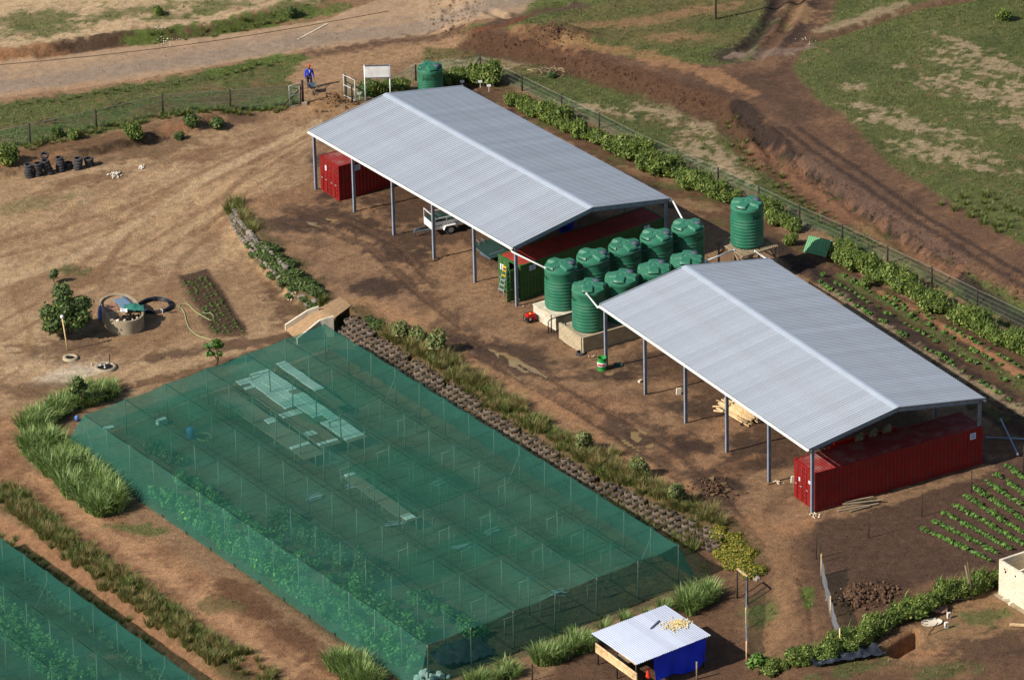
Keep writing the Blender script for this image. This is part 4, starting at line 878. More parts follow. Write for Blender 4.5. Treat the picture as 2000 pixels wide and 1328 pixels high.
# ================================================================== RAIN PIPES
def pipe(pts, label, r=.055, material='white_pvc', name='rain_pipe', cat='pipe'):
    o = thing(name, label, cat, pts[0]); mb = MB(); a0 = Vector(pts[0]); L = [Vector(p)-a0 for p in pts]; mb.tube(L, r, 10); mb.build('pipe', material, o)
    for p in (L[0], L[-1]):
        mb = MB(); d = (L[1]-L[0] if p is L[0] else L[-1]-L[-2]).normalized()*.09; mb.tube([p-d, p+d], r*1.3, 10); mb.build('collar', material, o)
    return o
W2 = SW/2; L2 = SL/2
EH1 = S1['ez']-S1['fl']
pipe([sl(S1, L2-.1, -W2-.07, EH1-.1), sl(S1, L2+.05, -W2-.07, EH1-.26), Vector(P(1066, 524, 3.82))], 'white rain pipe from the farther shed gutter to the nearest back-row tank')
pipe([sl(S1, L2-.1, W2+.07, EH1-.1), sl(S1, L2+.1, W2+.1, EH1-.2), Vector(TB[4])+Vector((-.25, .55, 2.95))], 'white rain pipe from the far gutter corner to the farthest back-row tank')
pipe([sl(S2, -L2+.1, -W2-.07, EH1-.1), sl(S2, -L2-.05, -W2-.1, EH1-.2), Vector(P(1146, 574, 3.95))], 'white rain pipe from the near shed gutter up to the front tank')
pipe([sl(S2, -L2+.1, W2+.07, EH1-.1), sl(S2, -L2-.15, W2+.05, EH1-.2), Vector(P(1475, 491, 3.2))], 'short white rain pipe running from the roof corner to the tank stand')
pipe([Vector(P(1434, 489, 3.0)), Vector(P(1376, 511, 3.6))], 'white pipe sloping from the tank stand down to the tank rows')
# ================================================================== TYRES
def tyre_mesh(name, R_=.31, w_=.2, ri=.185, material='rubber', soil=False):
    h = w_/2; prof = [(ri, -h*.75), (ri+.04, -h), (R_-.05, -h), (R_-.012, -h*.8), (R_, -h*.4), (R_, h*.4), (R_-.012, h*.8), (R_-.05, h), (ri+.04, h), (ri, h*.75), (ri+.02, h*.5), (R_-.03, h*.3), (R_-.03, -h*.3), (ri+.02, -h*.5), (ri, -h*.75)]
    mb = MB(); mb.lathe(prof, 18)
    if soil: mb.m = 1; mb.lathe([(ri+.06, h*.1), (ri*.7, h*.35), (0, h*.5)], 12)
    return mb.mesh(name, [material, 'tyre_soil'] if soil else material)
TY = tyre_mesh('tyre'); TYS = tyre_mesh('tyre', .32, .21, .19, 'rubber_dusty', True)
stk = [(58, 352, 5), (75, 349, 5), (96, 345, 5), (118, 340, 5), (134, 333, 2), (152, 336, 4), (175, 330, 3)]
snm = ['leftmost stack', 'second stack from the left', 'leaning third stack', 'fourth stack from the left', 'low pair between taller stacks', 'second stack from the right', 'rightmost stack']
pos_ = {5: ['bottom tyre', 'second tyre up', 'middle tyre', 'fourth tyre up', 'topmost tyre'], 4: ['bottom tyre', 'second tyre up', 'third tyre up', 'topmost tyre'], 3: ['bottom tyre', 'middle tyre', 'topmost tyre'], 2: ['lower tyre', 'upper tyre']}
for k, (x, y, n) in enumerate(stk):
    g = G(x, y-6); dx, dy = rnd.uniform(-.03, .03), rnd.uniform(-.02, .04)
    if k == 2: dx = -.06
    for j in range(n):
        o = linkobj('tyre', TY); o.location = (g.x+dx*j+rnd.uniform(-.03, .03), g.y+dy*j+rnd.uniform(-.03, .03), g.z+.1+j*.198); o.rotation_euler = (rnd.uniform(-.05, .05), rnd.uniform(-.05, .05), rnd.uniform(0, 6)); s_ = rnd.uniform(.98, 1.12); o.scale = (s_, s_, 1)
        tag(o, f'worn black tyre in the yard, {pos_[n][j]} of the {snm[k]}', 'tyre', 'tyres stacked in the yard')
g = G(90, 330); o = linkobj('tyre', TY); o.location = (g.x-.05, g.y-.1, g.z+1.05); o.rotation_euler = (.4, .3, 0); tag(o, 'black tyre perched aslant across the tops of the second and third stacks', 'tyre', 'tyres stacked in the yard')
g = G(1134, 692); o = linkobj('tyre', TY); o.location = (g.x, g.y, g.z+.09); o.rotation_euler = (.06, .03, 0); tag(o, 'single black tyre lying flat by the block plinth corner', 'tyre')
# retaining wall of earth-filled tyres
bot = TYBOT
bp_ = [Vector(P(a, b_, ZN)) for a, b_ in bot]
def resample(pts, step):
    out = []; acc = 0.; nxt = 0.
    for a, b_ in zip(pts[:-1], pts[1:]):
        L = (b_-a).length
        while nxt <= acc+L: t_ = (nxt-acc)/L; out.append((a.lerp(b_, t_), (b_-a).normalized())); nxt += step
        acc += L
    return out
g0 = bp_[0]; tw = thing('tyre_wall', 'terrace wall of earth-filled tyres stepping up beside the green net', 'retaining wall', g0)
rs = resample(bp_, .62); cnt = 0
for j in range(4):
    for i, (p, d) in enumerate(rs):
        if cnt >= 300 or (j == 3 and i % 7 == 5): continue
        nrm = Vector((-d.y, d.x, 0)); nrm = nrm if nrm.y > 0 else -nrm
        q = p+d*(.31 if j % 2 else 0)+nrm*(.1+j*.26)+Vector((rnd.uniform(-.06, .06), rnd.uniform(-.06, .06), 0))
        o = linkobj('tyre', TYS, tw); o.location = (q.x-g0.x, q.y-g0.y, .1+j*.25+rnd.uniform(-.03, .04)); o.rotation_euler = (rnd.uniform(-.12, .12), rnd.uniform(-.12, .12), rnd.uniform(0, 6)); s_ = rnd.uniform(.88, 1.12); o.scale = (s_, s_, 1.15); cnt += 1
# ================================================================== STONES / HEDGE WALL
def rock(name, r, seed, material, sq=.7):
    r_ = random.Random(seed); mb = MB(); vs = []; fs = []; nl, ns = 4, 7
    for i in range(1, nl):
        for k in range(ns): a = math.pi*i/nl; b_ = 2*math.pi*k/ns; q = r*r_.uniform(.6, 1.2); vs.append((q*math.sin(a)*math.cos(b_), q*math.sin(a)*math.sin(b_), q*sq*math.cos(a)))
    vs += [(0, 0, r*sq), (0, 0, -r*sq)]
    for i in range(nl-2):
        for k in range(ns): fs.append((i*ns+k, (i+1)*ns+k, (i+1)*ns+(k+1) % ns, i*ns+(k+1) % ns))
    for k in range(ns): fs.append((len(vs)-2, k, (k+1) % ns)); fs.append((len(vs)-1, (nl-2)*ns+(k+1) % ns, (nl-2)*ns+k))
    mb.add(vs, fs); return mb.mesh(name, material)
ROCK = [rock('stone', .26, k, 'stone') for k in range(4)]; PALE = [rock('stone', .12, k, 'pale_stone') for k in range(3)]; RUB = [rock('rubble', .12, k+9, 'rubble') for k in range(3)]
sp = [G(a, b_) for a, b_ in [(450, 428), (458, 448), (472, 470), (490, 492), (512, 514), (532, 532), (552, 552)]]; sw = thing('stone_wall', 'low dry stone edging along the planted bank in the yard', 'stone wall', sp[0])
for j in range(3):
    for p, d in resample(sp, .42):
        nrm = Vector((-d.y, d.x, 0)); nrm = nrm if nrm.y > 0 else -nrm; q = p+nrm*(.05+j*.14)+d*(.2*(j % 2)); o = linkobj('stone', ROCK[rnd.randrange(4)], sw); z = float(Hat(q.x, q.y))
        o.location = (q.x-sp[0].x, q.y-sp[0].y, max(z, sp[0].z-.4*0+float(Hat(p.x, p.y)))-sp[0].z*0+.08+j*.2-sp[0].z-.0); o.rotation_euler = (rnd.uniform(-.4, .4), rnd.uniform(-.4, .4), rnd.uniform(0, 6)); s_ = rnd.uniform(.7, 1.1); o.scale = (s_, s_, s_)
for x, y, k in ((591, 583, 0), (604, 597, 1), (617, 590, 2)):
    g = G(x, y); o = linkobj('boulder', ROCK[k]); o.location = g+Vector((0, 0, .1)); o.scale = (1.5, 1.3, 1.1); tag(o, ['brown boulder at the left end of the ramp head', 'brown boulder beside the ramp wall', 'brown boulder tucked under the last grass tuft'][k], 'boulder', 'boulders by the ramp')
def pile(px, py, n, sp_, meshes, label, cat, name='rubble_pile', sc_=1., pn='stone'):
    g = G(px, py); t = thing(name, label, cat, g)
    for k in range(n):
        a = rnd.uniform(0, 6.28); q = abs(rnd.gauss(0, sp_)); o = linkobj(pn, meshes[rnd.randrange(len(meshes))], t); x, y = g.x+q*math.cos(a), g.y+q*math.sin(a)
        o.location = (x-g.x, y-g.y, float(Hat(x, y))-g.z+.06+max(0, sp_-q)*.35*rnd.random()); o.rotation_euler = (rnd.uniform(0, 6), rnd.uniform(0, 6), 0); s_ = sc_*rnd.uniform(.5, 1.1); o.scale = (s_, s_, s_)
    return t
pile(573, 575, 26, .3, PALE, 'small pile of pale stones at the foot of the planted bank', 'stones')
pile(224, 342, 22, .35, RUB, 'white rubble scattered in the yard right of the tyres', 'rubble'); pile(276, 328, 14, .22, RUB, 'small clump of white rubble farther right of the tyres', 'rubble')
pile(1516, 942, 18, .25, PALE, 'loose pale stones round a post foot of the near shed', 'stones', sc_=.6); pile(1592, 1006, 16, .3, PALE, 'crumbled pale concrete round the front corner post', 'rubble', sc_=.6)
pile(325, 82, 30, .8, RUB, 'litter of pale scraps below the far roadside bank', 'litter', sc_=.5); pile(1160, 698, 5, .2, PALE, 'few pale crumbs beside the flat tyre', 'rubble', sc_=.5)
pile(1045, 600, 10, .5, PALE, 'pale crumbs on the ground beside the green container', 'rubble', sc_=.5); pile(1575, 80, 12, .5, RUB, 'white litter beside the track junction', 'litter', sc_=.45); pile(840, 1328, 16, .5, [rock('chunk', .3, k+20, 'white_paint', .8) for k in range(2)], 'pale bulging plastic sacks at the near corner of the net', 'sacks', 'sack_heap', pn='sack')
# ================================================================== RAMP
a = Vector(P(600, 640, -1.)); ramp = thing('ramp', 'sandy ramp between two low concrete kerb walls', 'ramp', (a.x, a.y, -1.0))
def loc(v): return Vector((v[0]-a.x, v[1]-a.y, v[2]+1.0))
rowsL = [P(664, 580, .0), P(622, 602, .05), P(600, 616, -.25), P(558, 645, -1.03)]; rowsR = [P(686, 596, .0), P(651, 623, .05), P(625, 634, -.25), P(583, 668, -1.03)]
mb = MB(); vs = []; sub_ = 5; m_ = 0
for s0 in range(3):
    for i in range(sub_+(1 if s0 == 2 else 0)):
        l0 = Vector(rowsL[s0]).lerp(Vector(rowsL[s0+1]), i/sub_); r0 = Vector(rowsR[s0]).lerp(Vector(rowsR[s0+1]), i/sub_); m_ += 1
        for k in range(6): q = l0.lerp(r0, k/5); q.z += rnd.uniform(-.02, .02)+.03*math.sin(math.pi*k/5); vs.append(loc(q))
mb.smooth = True; mb.add(vs, [(i*6+k, (i+1)*6+k, (i+1)*6+k+1, i*6+k+1) for i in range(m_-1) for k in range(5)]); mb.build('ramp_bed', 'ramp_sand', ramp)
for pts in (((557, 634, -.66), (600, 606, .12), (622, 598, .32)), ((580, 661, -.66), (624, 625, .12), (651, 617, .32))):
    L = [loc(P(*q)) for q in pts]; mb = MB()
    for p, q in zip(L[:-1], L[1:]):
        d = (q-p); d.z = 0; n2 = Vector((-d.y, d.x, 0)).normalized()*.075
        vs = [p-n2, p+n2, q+n2, q-n2]; lo = [Vector((v.x, v.y, -.3)) for v in vs]; mb.add(vs+lo, [(0, 1, 2, 3), (4, 7, 6, 5), (0, 4, 5, 1), (1, 5, 6, 2), (2, 6, 7, 3), (3, 7, 4, 0)])
    mb.build('kerb_wall', 'plaster', ramp)
# ================================================================== CONCRETE TROUGH
TH = 1.05; c0 = Vector(P(237, 601, float(G(237, 625).z)+1.0)); c0.z = float(Hat(c0.x, c0.y)); th_ = R(108)
t = thing('concrete_trough', 'weathered oval concrete trough holding compost and boards', 'trough', (c0.x, c0.y, c0.z-.05), th_)
def stadium(L, w_, n=10): 
    o_ = [(L/2-w_*.55+w_*.55*math.cos(a), w_/2*math.sin(a)) for a in [(-math.pi/2+math.pi*k/n) for k in range(n+1)]]; return o_+[(-x, -y) for x, y in o_]
so_, si_ = stadium(4.6, 2.45), stadium(4.34, 2.19); n = len(so_); mb = MB()
vs = [(x, y, 0) for x, y in so_]+[(x, y, TH) for x, y in so_]+[(x, y, TH) for x, y in si_]+[(x, y, .3) for x, y in si_]
mb.smooth = True; mb.add(vs[:2*n], [(i, (i+1) % n, n+(i+1) % n, n+i) for i in range(n)]); mb.smooth = False; mb.add(vs[n:3*n], [(i, (i+1) % n, n+(i+1) % n, n+i) for i in range(n)]); mb.smooth = True; mb.add(vs[2*n:], [(i, (i+1) % n, n+(i+1) % n, n+i) for i in range(n)]); mb.build('basin', 'concrete', t)
mb = MB(); mb.prism(stadium(4.3, 2.15), .3, TH-.14); mb.build('cover_slab', 'ramp_sand', t)
mb = MB(); mb.box((.75, .42, TH-.12), (1.7, .12, .03)); mb.v = []; mb.f = []; mb.mi = []; mb.sm = []; mb.box((.75, -.45, TH-.10), (1.9, .95, .03), .12); mb.build('board', 'board_blue', t); mb = MB(); mb.box((.6, .52, TH-.11), (1.2, .8, .025), -.08); mb.build('board', 'brown_board', t)
mb = MB(); mb.bar((-.6, -.98, TH+.01), (1.7, -.55, TH+.03), .09, .06); mb.build('rail', 'slate', t)
vs, F_, C_ = leafcloud([(-1.6, 0, TH-.1, .42, .95, .14)], 500, .16, [lin(44, 34, 28), lin(60, 46, 36), lin(36, 30, 26)], 3); o = linkobj('compost', npmesh('compost', vs, F_, 'foliage', C_), t)
mb = MB(); mb.lathe([(1.0, TH-.25), (.8, TH-.08), (.4, TH), (0, TH+.02)], 16); mb.v = [(x*.46-1.58, y, z) for x, y, z in mb.v]; mb.build('compost_bed', 'dark_soil', t)
def cloth(nx_, ny_, sx, sy, amp, seed, fn=None):
    r_ = np.random.default_rng(seed); x, y = np.meshgrid(np.linspace(-sx/2, sx/2, nx_), np.linspace(-sy/2, sy/2, ny_), indexing='ij')
    z = amp*(fbm(x+seed*7, y+seed*3, .5, 4, seed)-.3)*2; x = x+amp*.8*(fbm(x, y, .6, 2, seed+4)-.5); V = np.stack([x, y, z], -1)
    if fn: V = fn(V)
    b_ = (np.arange(nx_-1)[:, None]*ny_+np.arange(ny_-1)[None]).ravel(); return V.reshape(-1, 3), np.stack([b_, b_+ny_, b_+ny_+1, b_+1], 1)
V, F = cloth(16, 12, 1.4, .9, .28, 4); o = linkobj('net_scrap', npmesh('net_scrap', V, F, 'green_net_scrap', None, True)); o.location = t.matrix_world @ Vector((0, 0, 0)); bpy.context.view_layer.update(); o.location = t.matrix_world @ Vector((-.55, -.7, TH+.02)); o.rotation_euler = (0, 0, th_+1.2); tag(o, 'crumpled green net heaped on the trough rim', 'net')
V, F = cloth(10, 8, .45, .32, .2, 6); o = linkobj('plastic_bag', npmesh('plastic_bag', V, F, 'white_paint', None, True)); o.location = t.matrix_world @ Vector((-.75, .05, TH+.08)); tag(o, 'crumpled white bag lying on the trough compost', 'bag')
for k, (x, y) in enumerate(((-1.55, .75), (-1.7, .3), (-1.6, -.55), (-1.75, -.2))):
    o = linkobj('stone', PALE[k % 3]); o.location = t.matrix_world @ Vector((x-.35, y, TH+.04)); o.scale = (1.1-.2*k,)*3; tag(o, ['largest pale stone on the trough compost', 'pale stone at the trough end, second largest', 'pale stone on the right of the trough compost', 'smallest pale stone on the trough compost'][k], 'stone', 'stones on the trough')
q = MB(); V, F = cloth(10, 14, .55, 1.25, .12, 8, lambda V: np.stack([V[..., 0], V[..., 2]*1.5+.08*np.cos(V[..., 0]*5), V[..., 1]], -1)); g = G(198, 624); o = thing('blue_bag', 'pale blue bag propped against the left side of the trough', 'bag', g)
mb = MB(); mb.smooth = True; mb.lathe([(.0, 0), (.2, .02), (.27, .25), (.24, .6), (.15, .9), (.05, 1.02), (0, 1.02)], 12); mb.v = [tuple(Vector(v)+Vector((rnd.uniform(-.035, .035), rnd.uniform(-.035, .035)-.12*0, 0))) for v in mb.v]; mb.build('bag_body', 'blue_plastic', o)
# hoses
g = G(303, 600); t = thing('pipe_coil', 'coil of thick black irrigation pipe beside the trough', 'pipe coil', g)
for k in range(6):
    mb = MB(); r0 = 1.0+.07*(k % 3)+rnd.uniform(-.03, .03); z0 = .06+.1*(k//3)+.02*(k % 3); mb.tube([(r0*math.cos(a_), r0*math.sin(a_)*.98, z0+.03*math.sin(a_*2+k)) for a_ in [2*math.pi*i/36 for i in range(36)]], .038, 6, closed=True); mb.build('loop', 'hose_black', t)
for k in range(5): a_ = [.3, 1.6, 2.9, 4.1, 5.2][k]; mb = MB(); mb.box((1.06*math.cos(a_), 1.06*math.sin(a_), .12), (.3, .05, .26), a_); mb.build('tie', 'white_pvc' if k in (3, 4) else 'hose_black', t)
mb = MB(); mb.tube([(.5, -.95, .05), (1.2, -1.0, .04), (1.5, -.9, .03)], .038, 6); mb.build('loose_end', 'hose_black', t)
def hosepath(px): 
    pts = [G(*p) for p in px]; out = []
    for i in range(len(pts)-1):
        p0, p1, p2, p3 = pts[max(i-1, 0)], pts[i], pts[i+1], pts[min(i+2, len(pts)-1)]
        for k in range(5):
            t_ = k/5; q = .5*((2*p1)+(p2-p0)*t_+(2*p0-5*p1+4*p2-p3)*t_*t_+(3*p1-p0-3*p2+p3)*t_**3); out.append((q.x, q.y, float(Hat(q.x, q.y))+.035))
    return out+[tuple(pts[-1])]
mb = MB(); mb.tube(hosepath([(350, 604), (352, 596), (366, 595), (378, 606), (392, 616), (410, 626), (418, 622), (412, 613), (398, 612), (404, 604), (396, 612), (385, 618)]), .03, 6); h1 = mb.build('garden_hose', 'hose_green'); tag(h1, 'pale garden hose tangled at the corner of the seedling bed', 'hose')
mb = MB(); mb.tube(hosepath([(352, 600), (360, 612), (364, 628), (370, 642), (386, 656), (405, 662), (420, 668), (424, 674)]), .03, 6); tag(mb.build('garden_hose', 'hose_green'), 'pale garden hose snaking down towards the small papaya', 'hose')
# wells, lamp post
for x, y, lb in ((138, 700, 'round white concrete well ring with dark opening'), (206, 718, 'sunken pale brick well with a stake beside it')):
    g = G(x, y); t = thing('well_ring', lb, 'well', g); mb = MB(); r0 = .5 if x < 180 else .72; mb.lathe([(r0-.22, -.3), (r0-.2, .1), (r0-.16, .14), (r0, .12), (r0+.04, -.05)], 22); mb.build('ring', 'block' if x < 180 else 'concrete', t); mb = MB(); mb.disc((0, 0, .04), r0-.19, 20); mb.build('opening_shade', 'shade_fill', t)  # dark disc painted as the shade down the well
pile(196, 716, 12, .3, RUB, 'white chips fallen inside the sunken well', 'rubble', sc_=.7)
g = G(215, 716); mb = MB(); mb.tube([(g.x, g.y, g.z-.2), (g.x, g.y, g.z+.9)], .035, 6); tag(mb.build('stake', 'wood_dark'), 'short dark stake standing at the sunken well', 'stake')
g = G(133, 685); t = thing('lamp_post', 'thin pale pole topped by a white lamp by the tree', 'lamp post', g); mb = MB(); mb.tube([(0, 0, -.2), (-.25, 0, 2.4)], [.055, .045], 8); mb.build('pole', 'wood_pale', t); mb = MB(); mb.lathe([(0, .16), (.1, .14), (.13, 0), (.05, -.06)], 10, (-.26, 0, 2.42)); mb.build('lamp', 'white_paint', t)
# ================================================================== YARD OBJECTS BY THE TANKS
g = G(1036, 628); t = thing('generator', 'red portable generator in a black tube frame by the plinth', 'generator', g, R(30))
mb = MB()
for y in (-.26, .26): mb.tube([(-.36, y, .04), (-.36, y, .5), (-.28, y, .56), (.28, y, .56), (.36, y, .5), (.36, y, .04)], .022, 6); mb.tube([(-.36, y, .05), (.36, y, .05)], .022, 6)
for x in (-.36, .36): mb.tube([(x, -.26, .05), (x, .26, .05)], .022, 6); mb.tube([(x, -.26, .48), (x, .26, .48)], .022, 6)
mb.build('frame', 'black_plastic', t); mb = MB(); mb.box((0, 0, .47), (.6, .44, .2)); mb.v = [(x*(.86 if z > .5 else 1), y*(.86 if z > .5 else 1), z) for x, y, z in mb.v]; mb.build('fuel_tank', 'red_machine', t); mb = MB(); mb.lathe([(0, .62), (.06, .62), (.07, .565)], 12); mb.build('fuel_cap', 'yellow', t)
mb = MB(); mb.box((-.1, 0, .22), (.34, .36, .28)); mb.build('engine', 'black_plastic', t); mb = MB(); mb.lathe([(0, .14), (.12, .12), (.15, 0), (.15, -.1), (0, -.12)], 14, (.2, -.05, .22), True, Matrix.Rotation(R(90), 3, 'X')); mb.build('alternator', 'red_machine', t); mb = MB(); mb.disc((-.12, -.2, .26), .09, 14, Matrix.Rotation(R(90), 3, 'X')); mb.build('recoil_cover', 'white_paint', t)
g = G(1176, 722); t = thing('oil_drum', 'open green steel drum with white and red band beside a shed post', 'drum', g)
mb = MB(); pr = [(0, 0), (.29, 0), (.3, .02), (.29, .04), (.285, .28), (.3, .3), (.285, .32), (.285, .57), (.3, .59), (.285, .61), (.285, .86), (.3, .88), (.285, .89), (.27, .86), (.265, .1), (0, .1)]; mb.lathe(pr, 24); mb.build('shell', 'drum_green', t)
mb = MB(); mb.lathe([(.291, .31), (.305, .33), (.305, .56), (.291, .58)], 24); mb.build('label_band', 'white_paint', t)
for a0_, w_, m_ in ((R(228), .36, 'print_red'), (R(282), .3, 'print_red'), (R(255), .1, 'slate')):
    mb = MB(); vs = [((.309)*math.cos(a0_+w_*s_), .309*math.sin(a0_+w_*s_), z) for z in (.38, .52) for s_ in (-1, -.5, 0, .5, 1)]; mb.add(vs, [(i, i+1, 6+i, 5+i) for i in range(4)]); mb.build('print', m_, t)
g = G(1207, 714); mb = MB(); mb.lathe([(0, .03), (.29, .03), (.3, .05), (.31, .02), (.3, 0), (0, 0)], 20); o = mb.build('drum_lid', 'dark_green_sheet'); o.location = g+Vector((0, 0, .03)); o.rotation_euler = (.1, .05, 0); tag(o, 'dark round drum lid lying on the ground behind the post', 'lid')
for pts, lb, m_ in (([(1076, 647, 0), (1078, 626, .0), (1080, 615, .6)], 'dark pipe standing at the plastered plinth corner', 'black_plastic'),):
    g = G(1077, 649); mb = MB(); mb.tube([(g.x, g.y, g.z-.1), (g.x, g.y, g.z+1.25)], .04, 7); tag(mb.build('standpipe', 'wood_dark'), 'dark standpipe by the near corner of the plastered plinth', 'pipe')
g = G(1071, 650); A = Vector(P(1117, 612, 1.0)); mb = MB(); mb.tube([(g.x, g.y, g.z), (g.x, g.y, g.z+.75), (g.x+.08, g.y, g.z+.9), (g.x+.4, g.y+.15, g.z+1.0), tuple(A)], .035, 7); tag(mb.build('drain_pipe', 'black_plastic'), 'bent black pipe running from the ground to the back tank outlet', 'pipe')
g = G(1103, 664)
for k in range(3): mb = MB(); mb.tube([(g.x+.1*k, g.y, g.z), (g.x-.06+.1*k, g.y, g.z+.5), (g.x+.05*k, g.y+.05, g.z+1.0), (g.x+.1, g.y+.1, g.z+1.2)], .03, 6); tag(mb.build('drain_pipe', 'black_plastic'), ['left of three black hoses hanging at the block plinth corner', 'middle of three black hoses hanging at the block plinth corner', 'right of three black hoses hanging at the block plinth corner'][k], 'pipe', 'black hoses at the block plinth')
A = Vector(TB[0])+Vector((.5, -.98, 2.2)); B = Vector(TF[0])+Vector((-.3, .9, .3)); mb = MB(); mb.tube([A, A.lerp(B, .5)+Vector((.1, 0, .15)), B], .025, 6); tag(mb.build('hose', 'black_plastic'), 'thin black hose hanging down the nearest back-row tank', 'hose')
A = Vector(TB[0])+Vector((.7, -.8, 2.72)); pts = [A]+[Vector(q)+Vector((.75, -.85, 2.68)) for q in TB[1:]]; mb = MB(); mb.tube(pts, .028, 6); tag(mb.build('link_pipe', 'black_plastic'), 'black pipe linking the tops of the back-row tanks', 'pipe')
# ================================================================== LADDER, SHEET, CAGE at the green container
base = G(978, 575); t = thing('step_ladder', 'aluminium step ladder with yellow top at the green container door', 'ladder', base, R(36)); hgt = 1.85
for s_ in (-1, 1):
    mb = MB(); mb.bar((-.0, s_*.3, 0), (.42, s_*.17, hgt), .05, .025, (0, 1, 0)); mb.build('rail', 'galv', t); mb = MB(); mb.bar((.85, s_*.3, 0), (.46, s_*.17, hgt), .04, .02, (0, 1, 0)); mb.build('rear_leg', 'galv', t)
for k in range(5): z = .32*(k+1); w_ = .3-.13*z/hgt; mb = MB(); mb.box((.42*z/hgt, 0, z), (.12, 2*w_, .03)); mb.build('tread', 'galv' if k < 3 else 'yellow', t)
mb = MB(); mb.box((.44, 0, hgt+.03), (.24, .42, .08)); mb.build('top_cap', 'yellow', t)
g = G(963, 505); t = thing('flat_sheet', 'dark green flat sheet leaning low behind the green container', 'sheet', (g.x, g.y, g.z), R(36)); mb = MB(); mb.box((.3, .6, .42), (1.6, 2.2, .05), 0, Matrix.Rotation(.12, 3, 'X')); mb.build('sheet', 'dark_green_sheet', t); mb = MB(); mb.box((.3, .5, .2), (1.2, 1.2, .36)); mb.build('crate', 'slate', t)
g = G(938, 488); t = thing('wire_crate', 'small pale wire crate standing beyond a shed post', 'crate', g, R(30))
for x in (-.2, .2):
    for y in (-.2, .2): mb = MB(); mb.bar((x, y, 0), (x, y, .7), .025, .025); mb.build('upright', 'galv', t)
for z in (.05, .35, .7):
    for a_, b_ in (((-.2, -.2), (.2, -.2)), ((.2, -.2), (.2, .2)), ((.2, .2), (-.2, .2)), ((-.2, .2), (-.2, -.2))): mb = MB(); mb.bar((*a_, z), (*b_, z), .02, .02); mb.build('rail', 'galv', t)
# ================================================================== TRAILER
wq = G(880, 458); ty = R(25); t = thing('trailer', 'white box trailer with web address on its side under the farther shed', 'trailer', (wq.x, wq.y+.05, wq.z), ty)
# local: X forwards = towards right/away, near side at y=0 ; wheel at x=0
def tb(name, c, d, m_): mb = MB(); mb.box(c, d); return mb.build(name, m_, t)
BL0, BL1, BW, Z0, Z1 = -1.3, 1.45, 1.45, .52, 1.02
tb('side_panel', ((BL0+BL1)/2, .12, (Z0+Z1)/2), (BL1-BL0, .04, Z1-Z0), 'white_paint'); tb('side_panel', ((BL0+BL1)/2, BW, (Z0+Z1)/2), (BL1-BL0, .04, Z1-Z0), 'white_paint'); tb('end_panel', (BL0+.02, BW/2+.06, (Z0+Z1)/2), (.04, BW-.1, Z1-Z0), 'white_paint'); tb('tailgate', (BL1-.02, BW/2+.06, (Z0+Z1)/2), (.04, BW-.1, Z1-Z0), 'white_paint'); tb('bed', ((BL0+BL1)/2, BW/2+.06, Z0+.03), (BL1-BL0-.1, BW-.1, .04), 'slate')
tb('chassis_rail', ((BL0+BL1)/2, .16, Z0-.05), (BL1-BL0, .06, .08), 'wood_pale'); tb('chassis_rail', ((BL0+BL1)/2, BW-.1, Z0-.05), (BL1-BL0, .06, .08), 'wood_pale')
for y in (.12, BW):
    tb('top_rail', ((BL0+BL1)/2, y, 1.28), (BL1-BL0, .045, .045), 'white_paint')
    for x in (BL0+.02, -.2, .6, BL1-.02): tb('stanchion', (x, y, 1.145), (.045, .045, .25), 'white_paint')
tb('front_hoop', (BL0+.02, BW/2+.06, 1.62), (.045, BW-.05, .045), 'white_paint')
for y in (.14, BW-.02): tb('hoop_post', (BL0+.021, y, 1.45), (.05, .05, .32), 'white_paint')
V, F = cloth(14, 10, BL1-BL0-.2, BW-.25, .2, 3); o = linkobj('green_netting', npmesh('green_netting', V, F, 'dark_green_sheet', None, True), t); o.location = ((BL0+BL1)/2, BW/2+.06, 1.05)
for y in (.03, BW+.1):
    w_ = thing('wheel', None, None); w_.parent = t; w_.location = (0, y, .33)
    mb = MB(); rx = Matrix.Rotation(R(90), 3, 'X'); mb.lathe([(.2, -.09), (.3, -.1), (.33, -.05), (.33, .05), (.3, .1), (.2, .09)], 22, (0, 0, 0), True, rx); mb.build('tyre', 'rubber', w_); mb = MB(); mb.lathe([(.21, .07), (.19, .05), (.1, .03), (.06, .07), (0, .07)], 18, (0, 0, 0), True, rx); mb.lathe([(.21, -.07), (0, -.05)], 18, (0, 0, 0), True, rx); mb.build('rim', 'white_paint', w_)
    for k in range(6): mb = MB(); a_ = k*math.pi/3; mb.disc((.14*math.cos(a_), -.062, .14*math.sin(a_)), .024, 8, rx); mb.build('rim_hole_shade', 'black_plastic', w_)  # flat black discs stand in for shade in the rim holes
for y in (.02,):
    mb = MB(); pts = [(-.5, .42), (-.38, .68), (.38, .68), (.5, .42)]
    for (x0, z0), (x1, z1) in zip(pts[:-1], pts[1:]): mb.bar((x0, y, z0), (x1, y, z1), .24, .03, (0, 0, 1) if z0 == z1 else (1, 0, 0))
    mb.build('mudguard', 'white_paint', t)
mb = MB(); mb.bar((BL0, .4, .46), (BL0-1.1, BW/2+.06, .42), .06, .08); mb.bar((BL0, BW-.3, .46), (BL0-1.1, BW/2+.06, .42), .06, .08); mb.build('drawbar', 'slate', t); mb = MB(); mb.tube([(BL0-1.0, BW/2, .05), (BL0-1.0, BW/2, .6)], .035, 7); mb.build('jockey_stand', 'slate', t)
tm_ = text_mesh('www.projectafrica.', .30, 'lettering', 'print_dark'); o = linkobj('lettering', tm_, t); o.rotation_euler = (R(90), 0, 0); o.location = (.02, .094, .68); o.scale = (1.02, 1, 1)
